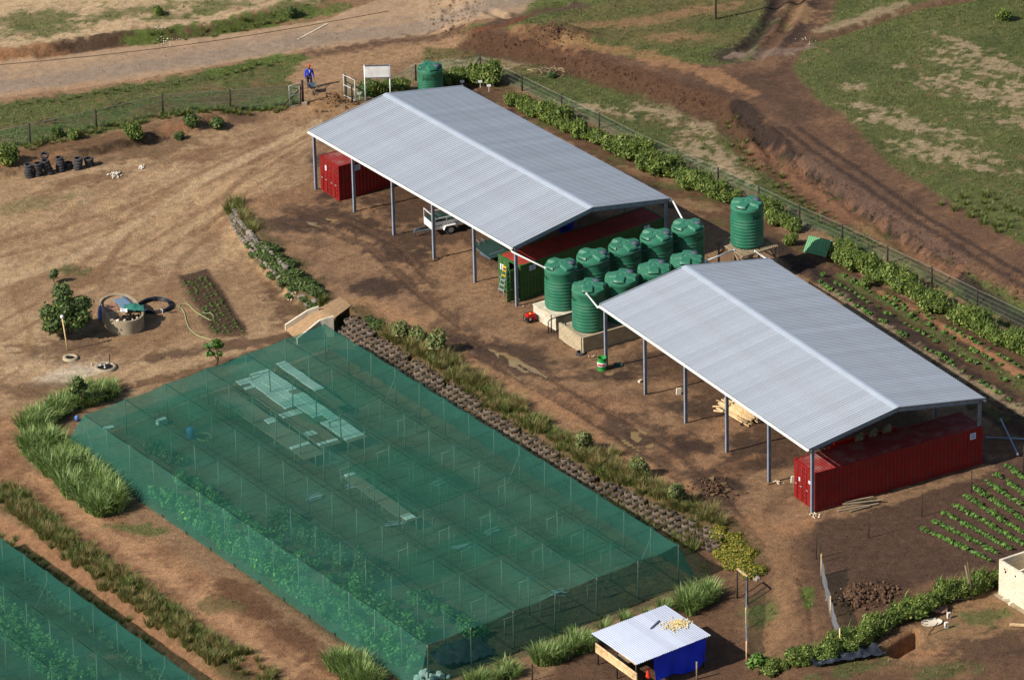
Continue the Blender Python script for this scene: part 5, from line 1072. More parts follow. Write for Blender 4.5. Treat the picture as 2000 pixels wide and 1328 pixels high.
# machine under the farther shed
g = G(1140, 470); c_ = sl(S1, 8.6, .6, 0); t = thing('blue_machine', 'blue upright farm machine in the shade behind the green container', 'machine', (c_.x, c_.y, S1['fl']), R(36))
for nm_, c, d in (('column', (0, 0, 1.9), (.4, .4, 2.3)), ('motor', (0, 0, 3.05), (.55, .5, .4)), ('base_frame', (.2, 0, .4), (1.8, .9, .12)), ('feed_table', (.7, 0, 2.35), (1.0, .5, .08))): mb = MB(); mb.box(c, d); mb.build(nm_, 'blue_machine', t)
for x in (-.6, 1.):
    for y in (-.38, .38): mb = MB(); mb.tube([(x, y, 0), (x*.9, y*.9, .45)], .05, 7); mb.build('leg', 'blue_machine', t)
mb = MB(); mb.lathe([(.5, .5), (.45, .45), (.12, 0)], 16, (-.5, 0, 2.4)); mb.build('hopper', 'blue_machine', t)
# ================================================================== DISC PLOUGH
c_ = sl(S2, 9.3, -.4, 0); t = thing('disc_plough', 'red disc plough with three large steel discs behind the bright red container', 'plough', (c_.x, c_.y, S2['fl']), R(30))
mb = MB(); mb.bar((-2.2, .2, 2.45), (2.4, .2, 2.3), .2, .2); mb.build('main_beam', 'red_machine', t)
for x in (-2.2, -1.2): mb = MB(); mb.bar((x, .2, 2.4), (x-.2, -.1, .1), .14, .14); mb.build('stand_leg', 'red_machine', t)
mb = MB(); mb.bar((2.2, .2, 2.3), (2.3, .2, .05), .14, .14); mb.build('stand_leg', 'red_machine', t)
mb = MB(); mb.box((-2.5, -.1, 2.3), (.5, .3, .4)); mb.build('headstock', 'red_machine', t)
for k in range(3):
    ax = Matrix.Rotation(R(20), 3, 'Z') @ Matrix.Rotation(R(78), 3, 'X'); x = -.6+k*1.0; p = Vector((x, -.35, 2.55-.0*k))
    mb = MB(); mb.lathe([(0, .1), (.2, .09), (.42, .02), (.5, -.03), (.49, -.05), (.4, 0), (0, .06)], 24, p, True, ax); mb.build('disc', 'disc_steel', t); mb = MB(); mb.lathe([(0, .16), (.12, .15), (.14, .09)], 14, p, True, ax); mb.build('hub', 'wood_grey', t); mb = MB(); mb.bar(p, (x, .2, 2.35), .1, .1); mb.build('disc_arm', 'red_machine', t)
# ================================================================== TIMBER
g = G(1440, 815); pd = R(-52); r_ = random.Random(5); poles = []
POLE = []
for k in range(3): mb = MB(); mb.tube([(-1.35-.1*k, 0, 0), (0, 0, .01), (1.35+.1*k, 0, 0)], [.062, .058, .05], 7); POLE.append(mb.mesh('timber_pole', 'wood_pale'))
i = 0
for layer in range(5):
    for k in range(11-2*layer):
        o = linkobj('timber_pole', POLE[r_.randrange(3)]); a_ = pd+r_.uniform(-.10, .10)+(.5 if i in (3, 17) else 0); off = (k-(10-2*layer)/2)*.135+r_.uniform(-.03, .03); al = r_.uniform(-.25, .25)
        o.location = (g.x+.25+al*math.cos(pd)-off*math.sin(pd), g.y+.3+al*math.sin(pd)+off*math.cos(pd), g.z+.1+layer*.108); o.rotation_euler = (0, r_.uniform(-.03, .03), a_); i += 1
        tag(o, 'peeled pale pole in the timber stack under the near shed', 'pole', 'poles in the timber stack')
for k, (x0, y0, x1, y1) in enumerate(((1392, 797, 1432, 806), (1400, 785, 1440, 812))):
    p = G(x0, y0); q = G(x1, y1); mb = MB(); mb.tube([p+Vector((0, 0, .12)), q+Vector((0, 0, .45))], .055, 7); tag(mb.build('timber_pole', 'wood_pale'), ['longest pale pole jutting left from the timber stack', 'pale pole slanting across the left end of the timber stack'][k], 'pole')
p = G(1447, 831); q = G(1490, 810); mb = MB(); mb.tube([p+Vector((0, 0, .08)), q+Vector((0, 0, .08))], .08, 7); tag(mb.build('log_bearer', 'wood_dark'), 'dark log lying under the right side of the timber stack', 'log')
for k, (x0, y0, x1, y1, h) in enumerate(((1640, 994, 1720, 979, .06), (1636, 1000, 1716, 986, .08), (1650, 985, 1706, 975, .16), (1646, 990, 1725, 982, .2), (1660, 1000, 1700, 990, .05))):
    p = G(x0, y0); q = G(x1, y1); mb = MB(); mb.bar(p+Vector((0, 0, h)), q+Vector((0, 0, h+.03)), .12, .05); tag(mb.build('plank', 'wood_grey'), ['longest plank beside the bright red container', 'outermost plank beside the bright red container', 'inner short plank against the bright red container', 'top plank of the few beside the bright red container', 'short stub plank beside the bright red container'][k], 'plank', 'planks beside the red container')
for x, y, lb in ((1325, 770, 'upright concrete block standing under the near shed'), (1250, 746, 'low brick lying in the mud between shed posts'), (1549, 942, 'pale block leaning at the red container door')):
    g = G(x, y); h_ = .42 if x != 1250 else .14; mb = MB(); mb.box((0, 0, h_/2), (.3, .16, h_)); o = mb.build('loose_block', 'block_pale'); o.location = g; o.rotation_euler = (0, .08, rnd.uniform(0, 1)); tag(o, lb, 'block')
# steel cross lying right of the near shed
for k, (x0, y0, x1, y1) in enumerate(((1925, 857, 2010, 860), (1954, 824, 1988, 894))):
    p = G(x0, y0); q = G(x1, y1); mb = MB(); mb.bar(p+Vector((0, 0, .1+.12*k)), q+Vector((0, 0, .1+.12*k)), .1, .1); tag(mb.build('steel_beam', 'steel'), ['long grey steel beam lying level right of the near shed', 'grey steel beam crossing over the other at the right edge'][k], 'beam')
# ================================================================== SHADE NET HOUSES
def nethouse(label, c00, c10, c11, c01, ni, nj, zf, hgt, outs, skip=()):
    """c00..c01 roof corners (world, at post tops). i runs c00->c10, j runs c00->c01. outs = how far the side nets are pegged out (i0,j1,i1,j0)"""
    c00, c10, c11, c01 = [Vector(c) for c in (c00, c10, c11, c01)]; t = thing('net_house', label, 'net house', (c00.x, c00.y, zf)); o0 = Vector((c00.x, c00.y, zf))
    def rp(s_, u): return (c00.lerp(c10, s_)).lerp(c01.lerp(c11, s_), u)
    r_ = random.Random(9)
    for i in range(ni+1):
        for j in range(nj+1):
            if (i, j) in skip: continue
            p = rp(i/ni, j/nj)-o0; mb = MB(); lx, ly = r_.uniform(-.06, .06), r_.uniform(-.06, .06); mb.tube([(p.x+lx, p.y+ly, -.2), (p.x, p.y, p.z+.03)], [.05, .042], 6); mb.build('post', 'net_pole', t)
    ei0 = (c10-c00).normalized(); rr_ = [[r_.random() for _ in range(nj)] for _ in range(ni)]; sub_ = 5; A = ni*sub_; B = nj*sub_; V = np.zeros((A+1, B+1, 3))
    for a in range(A+1):
        for b_ in range(B+1):
            p = rp(a/A, b_/B)-o0; fa = abs(math.sin(math.pi*a/sub_)); fb = abs(math.sin(math.pi*b_/sub_)); sg = .6+.9*rr_[min(a//sub_, ni-1)][min(b_//sub_, nj-1)]; wr = .035*(vnoise(p.x*1., p.y*1., .8, 3)-.5)*(fa+fb > .2); V[a, b_] = (p.x, p.y, p.z+wr+.05-(.10*fa+.09*fb+.10*fa*fb)*sg)
    bq = (np.arange(A)[:, None]*(B+1)+np.arange(B)[None]).ravel(); F = np.stack([bq, bq+B+1, bq+B+2, bq+1], 1)
    linkobj('roof_net', npmesh('roof_net', V.reshape(-1, 3), F, 'shade_net', None, True), t)
    V2 = V.copy()
    for i in range(ni+1):
        S_ = []
        for b_ in range(B+1): p = V[min(i*sub_, A), b_]; S_ += [p+np.array([ei0.x, ei0.y, 0])*-.06+[0, 0, .012], p+np.array([ei0.x, ei0.y, 0])*.06+[0, 0, .012]]
        bb = np.arange(B)*2; linkobj('net_seam', npmesh('net_seam', np.array(S_), np.stack([bb, bb+1, bb+3, bb+2], 1), 'shade_net', None, True), t)
    for (pa, pb, wa, wb) in ((2, 3, 11, 9), (14, 31, 8, 14), (6, 52, 13, 7), (20, 60, 6, 6), (17, 12, 9, 8)):
        if pa+wa > A or pb+wb > B: continue
        Q = V[pa:pa+wa+1, pb:pb+wb+1]+np.array([0, 0, .015]); n2_ = wb+1; bb = (np.arange(wa)[:, None]*n2_+np.arange(wb)[None]).ravel(); linkobj('net_patch', npmesh('net_patch', Q.reshape(-1, 3), np.stack([bb, bb+n2_, bb+n2_+1, bb+1], 1), 'thin_net', None, True), t)
    ei = (c10-c00).normalized(); ej = (c01-c00).normalized(); ei.z = ej.z = 0
    sides = [(lambda u: rp(0, u), -ei, outs[0], B), (lambda s_: rp(s_, 1), ej, outs[1], A), (lambda u: rp(1, u), ei, outs[2], B), (lambda s_: rp(s_, 0), -ej, outs[3], A)]
    ends = {0: (-ej*outs[3], ej*outs[1]), 1: (-ei*outs[0], ei*outs[2]), 2: (-ej*outs[3], ej*outs[1]), 3: (-ei*outs[0], ei*outs[2])}
    for k, (fn, nrm, out, N) in enumerate(sides):
        if out is None: continue
        rows = 7; V = np.zeros((N+1, rows+1, 3)); e0, e1 = [x_ if x_ is not None else Vector() for x_ in ends[k]]
        for a in range(N+1):
            u = a/N; p = fn(u)-o0; fa = abs(math.sin(math.pi*a/sub_)); fl = max(0, 1-u*N/sub_); fr = max(0, 1-(1-u)*N/sub_)
            for h in range(rows+1):
                s_ = h/rows; q = p+nrm*(out*s_-.12*fa*math.sin(math.pi*s_))+(e0*fl+e1*fr)*s_; V[a, h] = (q.x, q.y, (p.z+.05-.09*fa*(1-s_))*(1-s_)+.03*s_)
        bq = (np.arange(N)[:, None]*(rows+1)+np.arange(rows)[None]).ravel(); F = np.stack([bq, bq+rows+1, bq+rows+2, bq+1], 1); linkobj('side_net', npmesh('side_net', V.reshape(-1, 3), F, 'shade_net', None, True), t)
        for j in range(0, N+1, sub_):
            p = V[j, rows]; mb = MB(); mb.tube([(p[0]-nrm.x*.05, p[1]-nrm.y*.05, -.15), (p[0]+nrm.x*.08, p[1]+nrm.y*.08, .28)], .03, 5); mb.build('peg', 'wood_dark', t)
    for i in range(ni+1):
        p, q = rp(i/ni, 0)-o0, rp(i/ni, 1)-o0; mb = MB(); mb.tube([p+Vector((0, 0, .04)), q+Vector((0, 0, .04))], .014, 4); mb.build('cable', 'black_plastic', t)
    for j in range(nj+1):
        p, q = rp(0, j/nj)-o0, rp(1, j/nj)-o0; mb = MB(); mb.tube([p+Vector((0, 0, .03)), q+Vector((0, 0, .03))], .005, 4); mb.build('cable', 'black_plastic', t)
    for (i, j, di, dj) in [(0, j, -1, 0) for j in range(2, nj, 4)]+[(i, 0, 0, -1) for i in (0, 2, 4)]+[(ni, j, 1, 0) for j in range(3, nj, 5)]:
        if i > ni: continue
        p = rp(i/ni, j/nj)-o0; q = p+(ei*di+ej*dj)*-1.1; mb = MB(); mb.tube([(p.x, p.y, p.z*.75), (q.x, q.y, .02)], .032, 6); mb.build('brace', 'net_pole', t)
    return rp
NH = 2.42
RPN = nethouse('large green shade net house covering the terraced seedling beds', P(164, 811, ZN+NH), P(633, 634, ZN+NH), P(1325, 1065, ZN+NH), P(835, 1260, ZN+NH), 6, 14, ZN, NH, (1.15, .5, 1.0, 1.0))
z2 = ZN2+NH
a_, b_ = Vector(P(-40, 1022, z2)), Vector(P(385, 1329, z2)); d_ = (b_-a_); left = Vector((-d_.y, d_.x, 0)).normalized(); left = left if left.x < 0 else -left
c10 = a_; c11 = a_+d_*1.5; c00 = a_+left*9; c01 = c11+left*9
RPN2 = nethouse('second green shade net house, cut off by the lower left corner', c00, c10, c11, c01, 3, 14, ZN2, NH, (None, None, .8, None)) if False else None
def nethouse2():
    return nethouse('second green shade net house, cut off by the lower left corner', c00, c10, c11, c01, 3, 14, ZN2, NH, (1., 1., .8, 1.))
RPN2 = nethouse2()
def nf(s_, u, dz=0.): p = RPN(s_, u); return Vector((p.x, p.y, float(Hat(p.x, p.y))+dz))
NYAW = math.atan2((RPN(.5, 1)-RPN(.5, 0)).y, (RPN(.5, 1)-RPN(.5, 0)).x)
# trestle frames standing on the netted floor
TF_ = MB(); 
def trestle(s_, u, w_, h, lb, yaw=0.):
    g = nf(s_, u); t = thing('trestle_frame', lb, 'frame', g, NYAW+math.pi/2+yaw, 'bench trestles under the net')
    for x in (-w_/2, w_/2): mb = MB(); mb.tube([(x, 0, -.1), (x, 0, h)], .045, 6); mb.build('leg', 'net_pole', t)
    mb = MB(); mb.tube([(-w_/2-.1, 0, h), (w_/2+.1, 0, h)], .045, 6); mb.build('crossbar', 'net_pole', t)
fr = []
for i in range(6):
    for j in range(14):
        s_ = (i+.32)/6; u = (j+.42)/14
        if s_ < .45 and u < .66: continue
        if s_ < .25: continue
        if .55 < s_ < .9 and u < .22: continue
        if (i*7+j*5) % 4 == 0: continue
        fr.append((s_, u, i, j))
for s_, u, i, j in fr: trestle(s_+rnd.uniform(-.01, .01), u+rnd.uniform(-.008, .008), rnd.uniform(1.05, 1.4), rnd.uniform(1.0, 1.25), f'pole trestle under the net, {ORD[i]} aisle from the left, {ORD[j]} bay from the top', rnd.uniform(-.06, .06))
# seedling benches and trays
TRAY = MB(); TRAY.box((0, 0, .03), (.66, .33, .06)); TRAY.m = 1
for x in range(10):
    for y in range(5): TRAY.box((-.28+x*.0622, -.125+y*.0622, .0605), (.04, .04, .004))
TRAYM = TRAY.mesh('seed_tray', ['tray', 'tray_cell'])
def bench(p0, p1, wid, label, rows, fill, z=.75):
    a = Vector(P(*p0, ZN+z)); b_ = Vector(P(*p1, ZN+z)); L = (b_-a).length; yw = math.atan2(b_.y-a.y, b_.x-a.x); t = thing('seedling_bench', label, 'bench', (a.x, a.y, ZN), yw)
    mb = MB(); n = max(2, int(L/.5)); vs = []
    for i in range(n+1): x = L*i/n; sg = -.06*abs(math.sin(math.pi*x/2.4)); vs += [(x, -wid/2, z+sg), (x, wid/2, z+sg)]
    mb.add(vs, [(2*i, 2*i+2, 2*i+3, 2*i+1) for i in range(n)]); mb.build('mesh_top', 'bench_mesh', t)
    for y in (-wid/2, wid/2): mb = MB(); mb.tube([(L*i/n, y, z-.02-.06*abs(math.sin(math.pi*L*i/n/2.4))) for i in range(n+1)], .025, 5); mb.build('side_wire', 'wood_grey', t)
    k = 0; x = 0.
    while x < L+.1:
        for y in (-wid/2, wid/2): mb = MB(); mb.tube([(x, y, -.1), (x, y, z-.02)], .04, 6); mb.build('leg', 'net_pole', t)
        x += 2.4
    c, s_ = math.cos(yw), math.sin(yw); nt_ = int(L/.36)
    for i in range(nt_):
        for r_ in range(rows):
            if not fill(i/nt_, r_, i): continue
            x = .2+i*.355; y = (r_-(rows-1)/2)*.69+rnd.uniform(-.01, .01); zz = z-.06*abs(math.sin(math.pi*x/2.4))+.012
            o = linkobj('seed_tray', TRAYM); o.location = (a.x+x*c-y*s_, a.y+x*s_+y*c, ZN+zz); o.rotation_euler = (0, 0, yw+math.pi/2+rnd.uniform(-.02, .02))
            side = ['left', 'right'][r_] if rows == 2 else 'single'
            tag(o, f'white seed tray on the {label.split(",")[0]}, {side} file, {ORD[i]} place from its top', 'seed tray', f'white trays, {side} file of the {label.split(",")[0]}')
bench((548, 708), (668, 792), .72, 'short upper bench, half covered with trays', 1, lambda f, r, i: f < .62 or i in (27, 28, 33, 34))
bench((506, 726), (700, 858), 1.45, 'long middle bench, crowded with trays', 2, lambda f, r, i: not (r == 1 and .28 < f < .34) and not (r == 0 and .66 < f < .7))
bench((478, 740), (648, 868), 1.45, 'left bench, partly covered with trays', 2, lambda f, r, i: (r == 1 and f < .47) or (r == 0 and (f < .05 or .08 < f < .11)) or .5 < f < .58 or (r == 0 and .8 < f < .85) or f > .96)
bench((440, 770), (615, 890), 1.45, 'brown bench, nearly bare of trays', 2, lambda f, r, i: (.42 < f < .5 and r == 1) or (f > .5 and f < .53) or i == 25)
bench((680, 925), (805, 1015), .9, 'lower bench, with one pair of trays', 1, lambda f, r, i: f > .9 or i == 0)
for k, (x, y) in enumerate(((316, 822), (212, 830))):
    g = G(x, y+6)
    for j in range(5 if k == 0 else 1):
        o = linkobj('seed_tray', TRAYM); o.location = g+Vector((0, 0, .02+.07*j)); o.rotation_euler = (0, 0, .4+.08*j); tag(o, f'white seed tray in the stack on the ground, {["bottom", "second", "third", "fourth", "top"][j]} of five' if k == 0 else 'lone white seed tray lying on the ground under the net', 'seed tray', 'trays stacked on the ground' if k == 0 else None)
for k, (x, y) in enumerate(((615, 935), (690, 912), (900, 1030), (960, 1000), (770, 985), (1090, 1120), (860, 905))):
    g = G(x, y+40); mb = MB()
    for i in range(5): mb.bar((rnd.uniform(-.6, -.3), (i-2)*.12, .06+rnd.uniform(0, .1)), (rnd.uniform(.3, .7), (i-2)*.12+rnd.uniform(-.15, .15), .06+rnd.uniform(0, .15)), .07, .05)
    o = mb.build('frame_scrap', 'galv'); o.location = g; o.rotation_euler = (0, 0, NYAW+rnd.uniform(-.3, .3)+1.4); tag(o, f'pale bench frame scrap on the netted floor, {ORD[k]} along the right-hand aisles' if k else 'pale bench frame scrap on the netted floor below the left bench', 'scrap', 'bench scraps under the net')
g = G(373, 856); mb = MB(); mb.lathe([(0, 0), (.26, 0), (.28, .3), (.28, .62), (.2, .75), (.1, .78), (0, .78)], 14); o = mb.build('blue_barrel', 'blue_plastic'); o.location = g; tag(o, 'small blue barrel standing under the net near the stacked trays', 'barrel')
g = G(156, 826); mb = MB(); mb.lathe([(0, 0), (.13, 0), (.15, .2), (.14, .3), (.07, .4), (0, .4)], 14); o = mb.build('blue_bag', 'blue_plastic'); o.location = g+Vector((-.2, .3, 0)); tag(o, 'blue bag at the left corner of the large net', 'bag')
mb = MB(); mb.tube(hosepath([(378, 852), (398, 862), (412, 858), (408, 848), (390, 846), (380, 853), (395, 866)]), .03, 5); tag(mb.build('garden_hose', 'hose_green'), 'pale hose coiled on the floor beside the blue barrel', 'hose')
V, F = cloth(30, 24, 3.6, 2.4, .35, 12); g = G(880, 1290); V[:, 2] += .5*np.exp(-((V[:, 0]/1.2)**2+(V[:, 1]/.8)**2)); o = linkobj('black_net_heap', npmesh('black_net_heap', V, F, 'black_sheet', None, True)); o.location = g+Vector((.6, .6, .1)); o.rotation_euler = (0, 0, .5); tag(o, 'heap of crumpled black netting inside the near corner of the net', 'net heap')
# vegetable beds under the nets
def vegbed(pts_, wid, n, cols, h, label, seed, size=.16, name='vegetable_bed'):
    r_ = np.random.default_rng(seed); blobs = []; L = resample([Vector(p) for p in pts_], .55); o0 = L[0][0].copy(); o0.z = float(Hat(o0.x, o0.y))
    for p, d in L:
        for k in range(max(1, int(wid/.55))):
            if r_.random() < .12: continue
            off = (k+.5)*.55-wid/2+r_.normal(0, .08); q = p+Vector((-d.y, d.x, 0))*off; s_ = r_.uniform(.6, 1.25); z = float(Hat(q.x, q.y))
            blobs.append((q.x-o0.x, q.y-o0.y, z-o0.z+h*.45*s_, .3*s_, .3*s_, h*.5*s_))
    V, F, C = leafcloud(blobs, n, size, cols, seed); o = linkobj(name, npmesh(name, V, F, 'foliage', C)); o.location = o0; tag(o, label, 'crops'); return o
VEG = [1.2*c_ for c_ in (lin(84, 126, 58), lin(104, 146, 70), lin(62, 104, 48), lin(122, 152, 86))]
vegbed([nf(.02, .22), nf(.02, .96)], 2.0, 12000, VEG, .9, 'leafy green crop bed along the left edge of the large net', 31)
vegbed([nf(.13, .2), nf(.13, .6)], 1.6, 5000, VEG, .7, 'second leafy bed from the left, upper half', 32); vegbed([nf(.14, .66), nf(.14, .9)], 1.8, 5000, VEG, 1., 'second leafy bed from the left, lower bushy part', 33)
vegbed([nf(.22, .42), nf(.24, .72)], 1.8, 7000, LEAFD, 1.1, 'dark bushy bed in the middle left of the large net', 34); vegbed([nf(.28, .78), nf(.3, .95)], 1.6, 3000, VEG, .8, 'bushy bed near the front corner of the large net', 35)
vegbed([nf(.18, .08), nf(.2, .16)], 1.4, 1500, LEAFD, .6, 'small leafy patch at the top left of the net floor', 36)
def vn(px, py): return Vector(P(px, py, ZN2))
vegbed([vn(-20, 1190), vn(90, 1290), vn(160, 1345)], 2.4, 6000, VEG, 1.2, 'tall leafy crop under the lower left net, left row', 41); vegbed([vn(60, 1120), vn(160, 1200), vn(330, 1340)], 1.6, 6000, LEAFD, .8, 'leafy crop under the lower left net, right row', 42)
# ================================================================== OPEN AIR CROPS
SEED_C = [1.4*c_ for c_ in (lin(78, 108, 44), lin(96, 124, 54), lin(62, 92, 38))]
def croprow(p, q, label, group, seed, step=.42, s0=.3, h=.34, cols=SEED_C, gap=.12, nl=34, leaf=.11, name='crop_row'):
    r_ = np.random.default_rng(seed); L = resample([Vector(p), Vector(q)], step); o0 = Vector(L[0][0]); o0.z = float(Hat(o0.x, o0.y)); t = thing(name, label, 'crop row', o0, 0, group); 
    for k, (a, d) in enumerate(L):
        if r_.random() < gap: continue
        o = linkobj('plant', CROPM[r_.integers(0, 4)], t); x, y = a.x+r_.normal(0, .05), a.y+r_.normal(0, .05); o.location = (x-o0.x, y-o0.y, float(Hat(x, y))-o0.z); s_ = r_.uniform(.7, 1.3)*s0/.3; o.scale = (s_, s_, s_*r_.uniform(.8, 1.1)); o.rotation_euler = (0, 0, r_.uniform(0, 6))
CROPM = []
for k in range(4): V, F, C = leafcloud([(0, 0, .16, .24, .24, .17)], 60, .15, SEED_C, 60+k, .5); CROPM.append(npmesh('plant', V, F, 'foliage', C))
for k, (p, q) in enumerate(FIELD): croprow(p, q, f'row of leafy potato plants in the right field, {ORD[k]} from the lower left', 'crop rows in the right field', 70+k, .23, .2, gap=.08)
for k, (p, q) in enumerate(BED): croprow(p, q, f'row of small seedlings in the yard bed, {ORD[k]} from the left', 'seedling rows in the yard bed', 90+k, .28, .09, gap=.3)
for k, (a, b_, lb) in enumerate((((1600, 552), (1990, 792), 'weedy green row nearest the back of the near shed'), ((1590, 530), (1990, 760), 'second weedy green row behind the near shed'), ((1640, 535), (1995, 738), 'third weedy green row behind the near shed'), ((1700, 560), (1995, 720), 'weedy green row closest to the thick hedge'))): croprow(G(*a), G(*b_), lb, 'weedy rows behind the near shed', 110+k, .5, .2, gap=.35)
# ================================================================== SHRUBS, HEDGES, GRASS
SHRUB = []
for k in range(6):
    r_ = random.Random(k); bl = [(r_.uniform(-.35, .35), r_.uniform(-.35, .35), r_.uniform(.45, .95), r_.uniform(.3, .5), r_.uniform(.3, .5), r_.uniform(.28, .45)) for _ in range(6)]+[(0, 0, .5, .55, .55, .5)]
    V, F, C = leafcloud(bl, 1700, .12, LEAF, 100+k); v2, f2, c2 = blades(np.random.default_rng(k).normal(0, .3, (60, 3))*np.array([1, 1, 0])+np.array([0, 0, .7]), np.random.default_rng(k+1).uniform(.3, .75, 60), np.random.default_rng(k+2).normal(0, .25, (60, 2)), np.full(60, .07), LEAF, k, .3, 3); V, F, C = join([(V, F, C), (v2, f2, c2)]); SHRUB.append(npmesh('shrub', V, F, 'foliage', C))
SHRUBD = []
for k in range(3): V, F, C = leafcloud([(0, 0, .4, .5, .5, .42), (.25, .1, .5, .35, .35, .35), (-.25, -.1, .45, .35, .35, .3)], 700, .13, LEAFD, 120+k); SHRUBD.append(npmesh('shrub', V, F, 'foliage', C))
def hedge(px, step, s0, label, meshes=SHRUB, gap=(), jit=.26, cat='hedge'):
    step *= .68
    L = resample([G(*p) for p in px], step); o0 = Vector(L[0][0]); t = thing('hedge', label, cat, o0)
    for k, (a, d) in enumerate(L):
        if k in gap: continue
        x, y = a.x+rnd.gauss(0, jit), a.y+rnd.gauss(0, jit); o = linkobj('shrub', meshes[rnd.randrange(len(meshes))], t); o.location = (x-o0.x, y-o0.y, float(Hat(x, y))-o0.z-.05); s_ = s0*rnd.uniform(.7, 1.2); o.scale = (s_, s_*rnd.uniform(.85, 1.15), s_*rnd.uniform(.65, 1.1)); o.rotation_euler = (0, 0, rnd.uniform(0, 6))
        mb = None
    return t
hedge([(716, 186), (760, 182), (800, 176)], .8, 1., 'green hedge behind the signboard and left of the small tank')
hedge([(872, 165), (905, 162), (938, 160), (962, 172)], .75, 1.1, 'dense green hedge at the fence corner right of the small tank')
hedge([(1005, 205), (1040, 222), (1080, 240), (1105, 252)], .75, 1., 'first green hedge run down the right fence'); hedge([(1120, 262), (1150, 275), (1172, 282)], .75, 1., 'short green hedge run between two gaps along the fence')
hedge([(1200, 295), (1240, 315), (1290, 335), (1330, 352), (1380, 378), (1430, 392)], .72, 1.12, 'long green hedge run behind the tank rows along the fence'); hedge([(1480, 415), (1515, 435), (1550, 450)], .72, 1.05, 'green hedge run just right of the raised tank')
hedge([(1632, 498), (1660, 515), (1700, 535), (1750, 560), (1800, 590), (1850, 620)], .72, 1.15, 'thick green hedge run right of the small green roof'); hedge([(1880, 632), (1930, 655), (1970, 675), (2030, 705), (2090, 735)], .72, 1.1, 'green hedge run leaving the frame at the right edge')
hedge([(1490, 1318), (1540, 1300), (1590, 1285), (1640, 1268)], .6, .85, 'leafy hedge in the lower right, left of the netting frame post'); hedge([(1665, 1262), (1720, 1230), (1780, 1205), (1840, 1178), (1900, 1150), (1950, 1128)], .6, .95, 'leafy hedge in the lower right running up to the block building')
def bush(px, py, s_, label, meshes=SHRUB, cat='bush', z=1.):
    g = G(px, py); o = linkobj('bush', meshes[rnd.randrange(len(meshes))]); o.location = g-Vector((0, 0, .05)); o.scale = (s_, s_, s_*z); o.rotation_euler = (0, 0, rnd.uniform(0, 6)); return tag(o, label, cat)
for a in ((261, 278, 1.0, 'round green bush on the ledge above the yard'), (350, 272, .7, 'small grey-green bush at the end of the ledge'), (375, 246, 1.1, 'dark green bush below the fence, left of two'), (425, 250, 1., 'dark green bush below the fence, right of two'), (15, 322, 1.2, 'big green bush at the left edge above the tyres'), (110, 268, .7, 'low weedy bush at the first fence posts'), (145, 272, .7, 'low weedy bush between the first fence posts'), (570, 32, .9, 'dark bush beyond the road under the far bank'), (310, 30, .6, 'small green bush in the sandy ground beyond the road'), (1545, 478, .7, 'low green bush beside the raised tank stand'), (1690, 560, .6, 'small bush on the bed edge behind the near shed'), (1740, 555, .6, 'yellow-green bush before the thick hedge'), (1960, 40, .8, 'dry brown bush high in the field')): bush(*a, meshes=SHRUBD if 'dark' in a[3] or 'grey' in a[3] else SHRUB)
# mounded groundcover along the yard bank and tyre wall
def mound(px, step, s0, label, meshes, zs=.6): 
    t = hedge(px, step, s0, label, meshes, jit=.25, cat='groundcover'); t.name = 'groundcover'
    for o in t.children: o.scale.z *= zs
mound([(515, 492), (545, 520), (575, 548), (605, 572), (625, 588)], .45, .9, 'dark green groundcover mounded along the yard bank', SHRUBD, .8); mound([(500, 480), (530, 508), (560, 535), (590, 560)], .5, .8, 'dark groundcover on the inner side of the yard bank', SHRUBD, .8)
mound([(690, 640), (715, 640), (738, 648)], .4, .8, 'low green groundcover at the head of the tyre wall', SHRUBD, .7)
FLO = [lin(112, 118, 40), lin(150, 140, 48), lin(88, 100, 36), lin(170, 150, 60), lin(84, 92, 34)]; FL = []
for k in range(3): V, F, C = leafcloud([(0, 0, .3, .5, .5, .32), (.3, 0, .3, .35, .35, .3)], 700, .1, FLO, 140+k); FL.append(npmesh('shrub', V, F, 'foliage', C))
mound([(1395, 1068), (1420, 1082), (1445, 1098), (1465, 1112), (1482, 1122)], .4, 1.0, 'yellow-green flowering groundcover at the end of the tyre wall', FL, .8); mound([(1412, 1062), (1440, 1078), (1470, 1098)], .45, 1.0, 'yellow-green flowering groundcover, upper edge of the mound', FL, .8)
# grass clumps
FEA = []
for k in range(3):
    r_ = random.Random(k+40); V, F, C = leafcloud([(r_.uniform(-.4, .4), r_.uniform(-.4, .4), r_.uniform(.4, 1.1), .35, .35, .4) for _ in range(6)], 1100, .09, [1.2*c_ for c_ in (lin(96, 110, 58), lin(120, 126, 70), lin(78, 96, 48), lin(132, 124, 80))], 160+k, .6, 3.2); FEA.append(npmesh('bush', V, F, 'foliage', C))
def clumpmesh(n, rad, h, cols, seed, wid=.03, lean=.6, seg=3, droop=.7, tip=None):
    r_ = np.random.default_rng(seed); a = r_.uniform(0, 6.28, n); q = rad*np.sqrt(r_.random(n)); b_ = np.stack([q*np.cos(a), q*np.sin(a), np.zeros(n)], 1); hh = h*r_.uniform(.55, 1.15, n); a2 = a+r_.normal(0, .7, n); L = np.stack([np.cos(a2), np.sin(a2)], 1)*(hh*lean*r_.uniform(.3, 1.3, n))[:, None]
    return npmesh('grass_blades', *(lambda V, F, C: (V, F, 'foliage', C))(*blades(b_, hh, L, wid*r_.uniform(.7, 1.3, n), cols, seed, droop, seg, tip)))
FOD = [clumpmesh(200, .38, 1.3, FODDER, 200+k, .05, .6, 4, .9) for k in range(4)]; TUFT = [clumpmesh(110, .22, .75, SCRUB, 210+k, .028, .55) for k in range(5)]; GTUFT = [clumpmesh(90, .25, .7, GRASS, 220+k, .03, .6) for k in range(4)]; WILD = [clumpmesh(90, .3, .95, SCRUB, 230+k, .03, .7, 3, .6, lin(150, 130, 84)) for k in range(4)]
